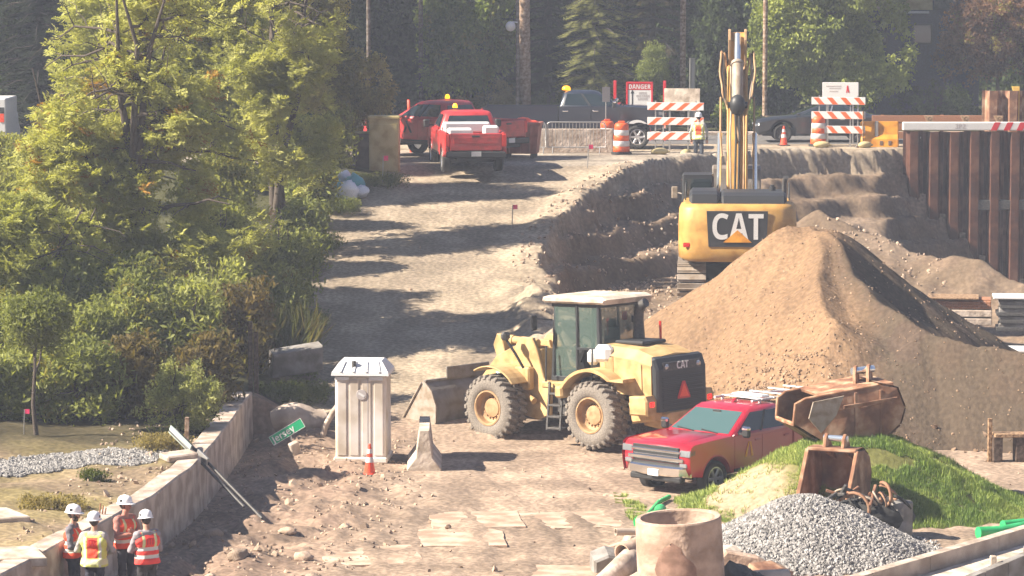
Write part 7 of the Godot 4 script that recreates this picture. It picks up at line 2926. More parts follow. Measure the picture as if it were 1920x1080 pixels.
# o: blobs, n, kind, size, cols [lo, hi], trunk radius, gap, stems
func plant(called: String, label: String, cat: String, pos: Vector3, group: String, o: Dictionary) -> Node3D:
	var r := RandomNumberGenerator.new()
	r.seed = o.get("seed", hash(label))
	var t := thing(called, label, cat, pos, 0.0, group)
	var blobs: Array = o.blobs
	var tr: float = o.get("trunk", 0.15)
	if tr > 0.0:
		var m := MB.new()
		var stems: int = o.get("stems", 1)
		var top := 0.0
		var mid := Vector3.ZERO
		for b in blobs:
			top = maxf(top, b[0].y + b[1].y)
			mid += b[0] / blobs.size()
		for s in stems:
			var base := Vector3(0, -0.1, 0)
			if stems > 1:
				base += Vector3(cos(TAU * s / stems), 0, sin(TAU * s / stems)) * tr * 1.5
			var low: float = o.get("fork", 0.3)
			var tip: Vector3 = Vector3(mid.x, top * 0.93, mid.z) + rnd_dir(r, 0.0) * (0.0 if stems == 1 else mid.y * 0.35)
			var tp := limb(m, r, base, tip, tr, tr * 0.16, 0.025, 8)
			var nb: int = o.get("limbs", 9)
			for k in nb:
				var f := lerpf(low, 0.92, (k + r.randf()) / nb)
				var i := int(f * 5.0)
				var a: Vector3 = tp[i].lerp(tp[mini(i + 1, 5)], f * 5.0 - i)
				var bl: Array = blobs[r.randi() % blobs.size()]
				var e: Vector3 = bl[0] + rnd_dir(r) * bl[1] * r.randf_range(0.55, 0.95)
				e.y = maxf(e.y, a.y - 0.2)
				var rb := tr * lerpf(0.55, 0.22, f)
				var lp := limb(m, r, a, e, rb, rb * 0.22, 0.05)
				for q in o.get("twigs", 3):
					var j := r.randi_range(1, 4)
					var e2: Vector3 = lp[j] + (rnd_dir(r) + Vector3.UP * 0.4).normalized() * r.randf_range(0.5, 1.3) * bl[1].x * 0.4
					limb(m, r, lp[j], e2, rb * 0.36, rb * 0.1, 0.06, 4)
		part(t, "trunk", m, o.get("bark", M.bark))
	var pts := spread(r, blobs, o.n, o.get("hollow", 0.45), o.get("gap", -0.15), o.get("gf", 0.5))
	var lo: Color = o.cols[0]
	var hi: Color = o.cols[1]
	var size: float = o.get("size", 0.7)
	var lists := [[], []]
	var tones := [[], []]
	for p: Vector3 in pts:
		var v := r.randi() % 2
		var s := size * r.randf_range(0.7, 1.25)
		lists[v].append(Transform3D(Basis.from_euler(Vector3(r.randf_range(-0.5, 0.5), r.randf() * TAU, r.randf_range(-0.5, 0.5))).scaled(Vector3.ONE * s), p))
		var f := clampf(0.5 + 1.1 * n_b.get_noise_3d(p.x * 0.45 + pos.x, p.y * 0.45, p.z * 0.45) + r.randf_range(-0.3, 0.3), 0.0, 1.0)
		var c := lo.lerp(hi, f)
		if o.has("fleck") and r.randf() < o.get("fleck_share", 0.08):
			c = o.fleck
		tones[v].append(c)
	for v in 2:
		if lists[v].size():
			scatter(t, "crown", clump(o.kind, v), M.foliage, lists[v], tones[v], true)
	return t


func spruce(label: String, pos: Vector3, h: float, w: float, cols: Array, n_whorl: int) -> void:
	var r := RandomNumberGenerator.new()
	r.seed = hash(label)
	var t := thing("spruce_tree", label, "spruce", pos, 0.0, "trees beyond the street")
	var m := MB.new()
	m.tube([Vector3(0, -0.1, 0), Vector3(0.05, h * 0.5, 0), Vector3(0, h, 0)], [0.2, 0.13, 0.02], 8)
	var xfs := []
	var tn := []
	for k in n_whorl:
		var f := (k + 0.3) / n_whorl
		var y := lerpf(0.5, h * 0.99, f)
		var L := w * pow(1.0 - f, 0.8) * r.randf_range(0.8, 1.1) + 0.15
		var nb := 9
		for q in nb:
			var a := TAU * (q + r.randf() * 0.7) / nb
			var l := L * r.randf_range(0.7, 1.1)
			var dir := Vector3(cos(a), 0, sin(a))
			m.tube([Vector3(0, y, 0), dir * l * 0.6 + Vector3(0, y - 0.05 * l, 0), dir * l + Vector3(0, y - 0.22 * l, 0)], [0.03, 0.02, 0.008], 4, false)
			var cnt := maxi(2, int(l / 0.30))
			for i in cnt:
				var g := (i + 0.6) / cnt
				var p := dir * l * g + Vector3(r.randf_range(-0.1, 0.1), y - 0.22 * l * g * g + r.randf_range(-0.08, 0.08), r.randf_range(-0.1, 0.1))
				var b := Basis(Vector3.UP, -a + PI + r.randf_range(-0.4, 0.4)) * Basis(Vector3(0, 0, 1), 0.30)
				xfs.append(Transform3D(b.scaled(Vector3.ONE * r.randf_range(0.55, 0.85)), p))
				tn.append(cols[0].lerp(cols[1], clampf(r.randf() * 0.6 + g * 0.5 - 0.1, 0, 1)))
	part(t, "trunk", m, M.bark_dark)
	scatter(t, "crown", clump("needle", 0), M.foliage, xfs, tn, true)


func build_plants() -> void:
	var yg := [Color(0.40, 0.41, 0.11), Color(0.60, 0.60, 0.20)]
	var gold := Color(0.42, 0.23, 0.035)
	var left := "trees on the left bank"
	# the large yellow-green trees left of the haul road
	plant("honey_locust_tree", "large feathery yellow-green tree filling the upper left, several stems showing", "tree", at_ground(-9.9, 88.5), left, {"blobs": [[Vector3(0.0, 5.6, 0), Vector3(2.7, 2.4, 2.2)], [Vector3(-1.5, 4.2, 0.6), Vector3(1.8, 1.7, 1.6)], [Vector3(1.3, 4.6, 0.4), Vector3(1.9, 2.0, 1.6)], [Vector3(0.4, 7.6, 0), Vector3(2.0, 2.0, 1.7)], [Vector3(0.2, 2.5, 1.0), Vector3(2.5, 1.3, 1.1)], [Vector3(2.3, 3.0, 0.6), Vector3(1.5, 1.5, 1.0)]], "n": 2300, "kind": "feather", "size": 0.62, "cols": yg, "trunk": 0.2, "stems": 4, "limbs": 10, "twigs": 4, "fork": 0.28, "gap": 0.08, "gf": 0.7, "fleck": gold, "fleck_share": 0.05, "hollow": 0.5})
	plant("honey_locust_tree", "tall yellow-green tree right of the largest one, leaning over the haul road's edge", "tree", at_ground(-6.9, 99.0), left, {"blobs": [[Vector3(0.0, 4.6, 0), Vector3(1.8, 2.6, 1.7)], [Vector3(-0.5, 7.0, 0), Vector3(1.6, 2.2, 1.5)], [Vector3(0.7, 3.0, 0.3), Vector3(1.3, 1.4, 1.2)], [Vector3(1.0, 6.3, 0.0), Vector3(1.1, 1.2, 0.9)], [Vector3(-0.2, 1.9, 0.8), Vector3(1.5, 1.3, 0.9)]], "n": 1050, "kind": "feather", "size": 0.62, "cols": [Color(0.39, 0.40, 0.11), Color(0.60, 0.59, 0.21)], "trunk": 0.14, "stems": 3, "limbs": 10, "twigs": 4, "gap": 0.1, "gf": 0.75, "hollow": 0.5})
	plant("honey_locust_tree", "yellow tree with orange leaf tips at the left edge before the white truck", "tree", at_ground(-11.9, 92.0), left, {"blobs": [[Vector3(0.2, 4.4, 0), Vector3(1.5, 2.0, 1.4)], [Vector3(0.9, 5.7, 0), Vector3(1.2, 1.2, 1.0)]], "n": 1000, "kind": "feather", "size": 0.6, "cols": [Color(0.33, 0.27, 0.05), Color(0.52, 0.42, 0.09)], "trunk": 0.10, "stems": 2, "limbs": 7, "gap": 0.0, "gf": 0.8, "fleck": gold, "fleck_share": 0.3})
	plant("honey_locust_tree", "low spreading yellow-green tree at the left edge under the largest tree", "tree", at_ground(-12.3, 84.0), left, {"blobs": [[Vector3(0.0, 2.9, 0), Vector3(1.9, 1.4, 1.5)], [Vector3(1.8, 2.6, 0), Vector3(1.2, 1.0, 1.0)]], "n": 1200, "kind": "feather", "size": 0.55, "cols": [Color(0.34, 0.36, 0.09), Color(0.55, 0.56, 0.16)], "trunk": 0.10, "stems": 3, "limbs": 7, "gap": 0.05, "gf": 0.8})
	var yb := [Color(0.38, 0.40, 0.11), Color(0.60, 0.60, 0.20)]
	plant("honey_locust_tree", "yellow-green tree seen in the gap between the two tall ones, further back", "tree", at_ground(-9.4, 105.0), left, {"blobs": [[Vector3(0, 3.4, 0), Vector3(2.3, 2.6, 1.5)], [Vector3(-0.6, 6.2, 0), Vector3(2.2, 1.9, 1.5)], [Vector3(1.5, 1.6, 0), Vector3(1.5, 1.5, 1.2)]], "n": 1900, "kind": "feather", "size": 0.7, "cols": yb, "trunk": 0.13, "stems": 2, "limbs": 9, "gap": -0.1, "gf": 0.7})
	plant("honey_locust_tree", "pale green tree behind the upper part of the largest tree, before the spruces", "tree", at_ground(-12.9, 109.0), left, {"blobs": [[Vector3(0, 3.2, 0), Vector3(2.2, 2.6, 1.5)], [Vector3(0.9, 6.0, 0), Vector3(1.9, 1.6, 1.4)]], "n": 1300, "kind": "feather", "size": 0.7, "cols": yb, "trunk": 0.13, "stems": 2, "limbs": 9, "gap": -0.1, "gf": 0.7})
	plant("honey_locust_tree", "broad-topped yellowish tree left of the thin pole behind the tan cabinet", "tree", at_ground(-7.4, 113.0), left, {"blobs": [[Vector3(0, 3.4, 0), Vector3(1.9, 2.4, 1.5)], [Vector3(0.4, 5.4, 0), Vector3(1.6, 1.4, 1.2)]], "n": 1100, "kind": "feather", "size": 0.7, "cols": [Color(0.33, 0.32, 0.08), Color(0.55, 0.50, 0.17)], "trunk": 0.12, "stems": 2, "limbs": 8, "gap": -0.1, "gf": 0.7})
	plant("small_tree", "rounded tree with pale yellowish leaves behind the tan cabinet", "tree", at_ground(-5.25, 113.5), left, {"blobs": [[Vector3(0, 2.5, 0), Vector3(1.35, 1.2, 1.2)], [Vector3(-0.7, 1.4, 0), Vector3(0.9, 1.1, 0.9)], [Vector3(-1.3, 3.6, 0), Vector3(1.1, 1.0, 1.0)]], "n": 800, "kind": "broad", "size": 0.5, "cols": [Color(0.22, 0.21, 0.06), Color(0.50, 0.44, 0.17)], "trunk": 0.10, "limbs": 8, "gap": -0.05, "gf": 0.9})
	# shrubs below them
	var green := [Color(0.20, 0.23, 0.065), Color(0.46, 0.49, 0.16)]
	var sh := [
		["dark green shrub at the left edge above the gravel strip", -12.4, 78.8, 1.3, 2.3, 0], ["olive shrub right of the one at the left edge", -10.7, 79.4, 1.2, 2.0, 1], ["tall green shrub behind the middle of the gravel strip", -9.3, 80.4, 1.25, 2.5, 0],
		["leafy shrub with bright shoots behind the light green bush", -7.9, 80.6, 1.1, 2.3, 1], ["shrub with brownish stems left of the dark post", -6.95, 83.0, 1.0, 2.3, 2], ["tall shrub under the low spreading tree at the left", -11.6, 83.5, 1.3, 2.4, 1],
		["broad shrub under the largest tree", -9.9, 84.0, 1.4, 2.6, 0], ["green shrub between the largest tree and the grey concrete block", -7.9, 85.6, 1.2, 2.4, 1], ["shrub at the haul road's edge above the grey concrete block", -6.2, 88.0, 0.9, 1.9, 1],
		["shrub further up the left edge of the haul road", -6.3, 92.0, 1.0, 2.2, 1], ["dark shrub midway along the left edge of the haul road", -6.1, 96.5, 0.9, 1.8, 0], ["low shrub below the rubbish bags", -6.1, 101.5, 0.9, 1.7, 0], ["yellowish shrub left of the rubbish bags", -6.7, 105.0, 1.0, 2.2, 3], ["shrub just left of the brown cabinet", -6.0, 109.5, 0.9, 1.9, 3],
		["shrub under the right part of the largest tree", -8.2, 91.0, 1.3, 2.8, 1], ["shrub at the far left behind the low spreading tree", -12.9, 87.0, 1.2, 2.6, 3], ["shrub behind the yellow tree with orange tips", -11.6, 95.0, 1.5, 3.4, 3], ["shrub in the gap between the two tall yellow-green trees", -8.6, 96.0, 1.3, 3.0, 3], ["broad shrub low on the bank at the far left", -14.2, 81.0, 1.4, 2.2, 0], ["dark shrub right behind the left part of the gravel strip", -9.9, 75.9, 1.1, 1.6, 0], ["shrub behind the right part of the gravel strip", -8.9, 76.8, 1.0, 1.7, 2], ["shrub behind the thin trunk at the far left", -10.9, 76.4, 1.0, 1.7, 1], ["shrub low at the left edge above the red survey flag", -12.6, 75.4, 1.0, 1.5, 0], ["leaf clump close behind the far end of the retaining wall", -7.2, 78.2, 0.8, 1.5, 2], ["shrub at the left edge below the white truck", -14.7, 97.0, 1.4, 2.2, 3], ["shrub on the bank close in front of the white truck", -16.2, 106.0, 1.6, 1.2, 3], ["yellow shrub between the low spreading tree and the white truck", -13.9, 101.5, 1.3, 2.7, 3], ["small shrub in front of the tall shrubs at the far left", -11.7, 75.6, 0.8, 1.2, 0]]
	for q in sh:
		var w: float = q[3]
		var h: float = q[4]
		var cols: Array = [green, [Color(0.24, 0.27, 0.07), Color(0.50, 0.52, 0.17)], [Color(0.12, 0.10, 0.03), Color(0.25, 0.18, 0.06)], [Color(0.28, 0.30, 0.075), Color(0.47, 0.47, 0.14)]][q[5]]
		plant("shrub", q[0], "shrub", at_ground(q[1], q[2]), "shrubs on the left bank", {"blobs": [[Vector3(0, h * 0.45, 0), Vector3(w, h * 0.5, w * 0.9)], [Vector3(0.3 * w, h * 0.75, 0), Vector3(w * 0.6, h * 0.35, w * 0.6)]], "n": int(105 * w * h), "kind": "shrub", "size": 0.72, "cols": cols, "trunk": 0.045, "stems": 4, "limbs": 4, "twigs": 2, "fork": 0.15, "gap": -0.1, "gf": 1.1, "fleck": Color(0.30, 0.27, 0.06), "fleck_share": 0.05})
	plant("bush", "light green bush growing against the back of the retaining wall", "bush", at_ground(-7.45, 74.0), "", {"blobs": [[Vector3(0, 0.55, 0), Vector3(0.95, 0.65, 0.75)], [Vector3(0.1, 1.05, 0), Vector3(0.6, 0.6, 0.5)], [Vector3(0.55, 0.8, 0.2), Vector3(0.55, 0.45, 0.45)], [Vector3(-0.6, 0.55, 0), Vector3(0.5, 0.4, 0.4)]], "n": 330, "kind": "shrub", "size": 0.42, "cols": [Color(0.30, 0.33, 0.11), Color(0.52, 0.53, 0.21)], "trunk": 0.03, "stems": 5, "limbs": 4, "fork": 0.1, "gap": -0.1, "gf": 1.6})
	plant("reeds", "tall reddish and green stalks behind the grey concrete block", "reeds", at_ground(-6.0, 86.0), "", {"blobs": [[Vector3(0.1, 0.5, 0), Vector3(0.9, 0.3, 0.7)]], "n": 60, "kind": "reed", "size": 1.0, "cols": [Color(0.16, 0.17, 0.05), Color(0.34, 0.20, 0.09)], "trunk": 0.0, "gap": -0.6})
	plant("thin_tree", "young tree with a slim brown trunk at the far left beside the red survey flag", "tree", at_ground(-10.45, 73.2), left, {"blobs": [[Vector3(0, 2.3, 0), Vector3(0.9, 0.8, 0.8)]], "n": 240, "kind": "shrub", "size": 0.5, "cols": green, "trunk": 0.06, "limbs": 7, "gap": -0.1})
	# weeds at the bank's foot and beside the haul road
	var wd := [["low green weeds round the grey concrete block", -5.3, 83.2, 1.0, 0.5], ["weeds between the culvert and the grey concrete block", -5.8, 81.6, 0.9, 0.45], ["weeds at the foot of the reddish stalks", -5.6, 85.6, 0.8, 0.6], ["weeds along the haul road below the rubbish bags", -5.4, 103.5, 0.9, 0.5], ["green weeds in front of the tan cabinet", -4.3, 107.6, 1.1, 0.45], ["dry weeds on the bank behind the workers", -8.8, 63.5, 0.8, 0.25], ["dry weeds beside the retaining wall below the light green bush", -7.5, 71.4, 0.6, 0.35], ["tuft of green weeds in the bare bank soil", -8.4, 67.0, 0.25, 0.25], ["weeds on the bank edge halfway up the haul road", -5.6, 99.0, 0.7, 0.5], ["weeds by the brown stems at the haul road's edge", -5.6, 91.0, 0.7, 0.5]]
	for q in wd:
		var dry: bool = q[0].begins_with("dry")
		plant("weeds", q[0], "weeds", at_ground(q[1], q[2]), "weeds on the bank", {"blobs": [[Vector3(0, q[4] * 0.3, 0), Vector3(q[3], q[4] * 0.5, q[3] * 0.8)]], "n": int(150 * q[3]), "kind": "shrub", "size": 0.32, "cols": [Color(0.30, 0.24, 0.09), Color(0.40, 0.33, 0.14)] if dry else [Color(0.08, 0.11, 0.02), Color(0.19, 0.21, 0.05)], "trunk": 0.0, "gap": -0.3})
	# beyond the street
	var far := "trees beyond the street"
	var dk := [Color(0.03, 0.045, 0.02), Color(0.12, 0.165, 0.06)]
	var md := [Color(0.11, 0.165, 0.04), Color(0.34, 0.42, 0.10)]
	spruce("dark spruce in the upper left corner", at_ground(-17.9, 127.5), 11.5, 2.6, [Color(0.012, 0.018, 0.010), Color(0.03, 0.042, 0.02)], 26)
	spruce("dark spruce right of the one in the upper left corner", at_ground(-15.2, 130.0), 12.0, 2.6, [Color(0.012, 0.018, 0.010), Color(0.03, 0.042, 0.02)], 26)
	spruce("olive spruce behind the navy pickup's cab", at_ground(3.35, 136.5), 10.5, 2.1, [Color(0.12, 0.14, 0.05), Color(0.38, 0.38, 0.15)], 26)
	spruce("brownish spruce between the danger board and the brown pole", at_ground(5.9, 143.0), 12.5, 2.4, [Color(0.045, 0.045, 0.03), Color(0.15, 0.125, 0.075)], 26)
	spruce("dark spruce just right of the thick wooden pole", at_ground(1.5, 142.0), 12.5, 2.3, [Color(0.02, 0.028, 0.016), Color(0.05, 0.062, 0.03)], 26)
	plant("maple_tree", "sunlit mid green maple left of the thick wooden pole", "maple", at_ground(-1.75, 137.0), far, {"blobs": [[Vector3(0, 4.4, 0), Vector3(2.2, 2.6, 1.9)], [Vector3(-0.7, 2.4, 0.2), Vector3(1.6, 1.3, 1.4)], [Vector3(0.6, 6.4, 0), Vector3(1.7, 1.6, 1.5)]], "n": 1500, "kind": "broad", "size": 0.75, "cols": md, "trunk": 0.16, "limbs": 10, "gap": 0.05, "gf": 0.75, "fleck": Color(0.24, 0.25, 0.06), "fleck_share": 0.12})
	plant("maple_tree", "large light green maple right of the excavator's boom", "maple", at_ground(12.7, 135.0), far, {"blobs": [[Vector3(0, 4.6, 0), Vector3(3.0, 2.6, 2.4)], [Vector3(-1.7, 3.1, 0.3), Vector3(1.7, 1.7, 1.6)], [Vector3(1.7, 3.0, 0.2), Vector3(1.8, 1.8, 1.6)], [Vector3(-0.4, 7.0, 0), Vector3(2.4, 1.8, 2.0)], [Vector3(0.2, 1.7, 0.5), Vector3(2.0, 1.0, 1.3)]], "n": 2700, "kind": "broad", "size": 0.7, "cols": [Color(0.20, 0.25, 0.06), Color(0.48, 0.53, 0.16)], "trunk": 0.18, "limbs": 12, "gap": 0.03, "gf": 0.75})
	plant("red_leaved_tree", "tree with reddish brown leaves at the right edge above the tall rusty piles", "tree", at_ground(19.6, 135.5), far, {"blobs": [[Vector3(0, 3.9, 0), Vector3(2.4, 1.6, 1.9)], [Vector3(-0.9, 2.9, 0), Vector3(1.8, 1.1, 1.5)], [Vector3(0.8, 4.6, 0), Vector3(1.6, 1.1, 1.4)]], "n": 1300, "kind": "broad", "size": 0.55, "cols": [Color(0.09, 0.05, 0.04), Color(0.32, 0.18, 0.11)], "trunk": 0.10, "limbs": 9, "gap": -0.05, "gf": 0.9, "fleck": Color(0.26, 0.22, 0.07), "fleck_share": 0.12})
	plant("sapling", "bright light green sapling behind the danger board", "tree", at_ground(5.55, 132.5), far, {"blobs": [[Vector3(0, 1.7, 0), Vector3(0.75, 1.2, 0.7)], [Vector3(0.1, 2.8, 0), Vector3(0.45, 0.7, 0.4)]], "n": 420, "kind": "shrub", "size": 0.45, "cols": [Color(0.15, 0.19, 0.06), Color(0.30, 0.34, 0.11)], "trunk": 0.05, "limbs": 6, "gap": -0.15})
	plant("shrub", "yellowish shrub behind the tail of the navy pickup", "shrub", at_ground(-1.1, 133.0), far, {"blobs": [[Vector3(0, 0.8, 0), Vector3(1.5, 0.9, 1.0)], [Vector3(0.7, 1.4, 0), Vector3(0.7, 0.6, 0.6)]], "n": 520, "kind": "broad", "size": 0.38, "cols": [Color(0.16, 0.14, 0.05), Color(0.36, 0.30, 0.14)], "trunk": 0.03, "stems": 4, "limbs": 4, "gap": -0.2})
	plant("shrub", "green shrub beyond the street right of the thick wooden pole", "shrub", at_ground(1.6, 134.0), far, {"blobs": [[Vector3(0, 0.8, 0), Vector3(1.1, 0.9, 0.8)]], "n": 330, "kind": "broad", "size": 0.4, "cols": [Color(0.10, 0.13, 0.03), Color(0.24, 0.24, 0.06)], "trunk": 0.03, "stems": 4, "limbs": 4, "gap": -0.2})
	plant("shrub", "low shrub under the light green maple left of the black sedan", "shrub", at_ground(8.9, 133.5), far, {"blobs": [[Vector3(0, 0.6, 0), Vector3(1.0, 0.7, 0.8)]], "n": 260, "kind": "broad", "size": 0.4, "cols": md, "trunk": 0.03, "stems": 4, "limbs": 4, "gap": -0.2})
	plant("shrub", "dark shrub in front of the dark house at the right", "shrub", at_ground(17.0, 134.5), far, {"blobs": [[Vector3(0, 0.9, 0), Vector3(1.9, 1.0, 0.9)]], "n": 420, "kind": "broad", "size": 0.42, "cols": dk, "trunk": 0.03, "stems": 4, "limbs": 4, "gap": -0.2})
	# two rows of dark trees that close the view, a few of them built and the rest copied
	var labs := ["dark tree left of the white truck at the far left", "dark tree behind the upper left spruces", "dark tree behind the right one of the corner spruces", "dark tree behind the gap between the two yellow-green trees", "dark tree just left of the thin grey pole by the red pickups", "dark tree behind the sunlit mid green maple", "dark tree left behind the thick wooden pole", "dark tree straight behind the thick wooden pole", "dark tree between the olive and the brownish spruce", "dark tree straight behind the brown wooden pole", "dark tree left behind the excavator's stick", "dark tree behind the left half of the light green maple", "dark tree behind the right half of the light green maple", "dark tree right of the red-leaved tree"]
	var bases := []
	for k in 3:
		bases.append(plant("background_tree", "dark background tree number %d" % k, "tree", Vector3(0, 0, -150), "dark trees closing the view", {"seed": 300 + k, "blobs": [[Vector3(0, 5.0, 0), Vector3(2.6, 3.6, 2.2)], [Vector3(-1.0, 2.6, 0), Vector3(2.0, 2.2, 1.8)], [Vector3(1.0, 8.0, 0), Vector3(2.0, 2.6, 1.8)], [Vector3(0.4, 1.6, 0.4), Vector3(2.4, 1.6, 1.6)]], "n": 1500, "kind": "broad", "size": 0.95, "cols": dk, "trunk": 0.2, "limbs": 9, "bark": M.bark_dark, "gap": -0.35}))
	var i := 0
	for q in [[-22.0, 136.0], [-19.6, 139.0], [-12.6, 133.0], [-10.2, 138.0], [-8.0, 131.5], [-5.6, 140.0], [-3.4, 145.0], [0.6, 147.0], [4.4, 148.0], [7.6, 146.5], [9.6, 143.0], [11.6, 148.0], [14.6, 149.5], [22.6, 143.0], [-26.0, 141.0], [26.0, 147.0], [-16.0, 145.0], [-7.0, 150.0], [18.5, 158.0], [22.0, 157.0], [2.4, 156.0], [-0.9, 157.0], [7.0, 157.0], [-11.5, 149.0], [12.8, 158.0], [-21.0, 150.0], [15.6, 160.0], [-4.2, 158.0], [9.9, 160.0], [4.8, 163.0]]:
		var src: Node3D = bases[i % 3]
		var o := src
		var lab: String = labs[i] if i < labs.size() else "dark green tree in the hindmost shaded row, mostly hidden by nearer trees"
		if i < 3:
			o.position = at_ground(q[0], q[1])
			o.set_meta("label", lab)
		else:
			o = dup(src, lab, at_ground(q[0], q[1]), float(i) * 1.3, "dark trees closing the view")
		var s := 0.95 + 0.12 * float((i * 7) % 5) / 4.0
		o.scale = Vector3(s, s * 1.05, s)
		i += 1
	# the dark house between the maples at the right
	var h := thing("house", "dark house with a pale eaves board glimpsed between the maple and the red-leaved tree", "house", at_ground(17.6, 148.0), 0.1)
	var b := MB.new()
	b.box(Vector3(0, 2.7, -2.0), Vector3(6.0, 5.4, 4.0), 0.02)
	part(h, "wall", b, M.house_wall)
	b = MB.new()
	b.prism([Vector2(-3.5, 5.35), Vector2(3.5, 5.35), Vector2(0.0, 7.0)], -4.3, 0.4, 0.02)
	part(h, "roof", b, M.house_roof)
	b = MB.new()
	b.box(Vector3(-0.6, 5.0, 0.06), Vector3(4.4, 0.9, 0.1), 0.01)
	part(h, "pale_band", b, M.tan_paint)
	b = MB.new()
	b.box(Vector3(-0.4, 4.45, 0.09), Vector3(2.2, 0.10, 0.14), 0.01)
	b.box(Vector3(0.3, 5.56, 0.30), Vector3(3.0, 0.08, 0.3), 0.01)
	part(h, "eaves_board", b, M.sheet_white)
	for x: float in [-1.6, 0.4, 1.3]:
		b = MB.new()
		b.box(Vector3(x, 3.5 if x < 1.0 else 5.0, 0.12), Vector3(0.9, 0.9, 0.05), 0.01)
		var wn := part(h, "window", b, M.black_paint)
		b = MB.new()
		b.box(Vector3(x, 3.5 if x < 1.0 else 5.0, 0.15), Vector3(0.76, 0.76, 0.02))
		part(wn, "pane", b, M.car_glass)


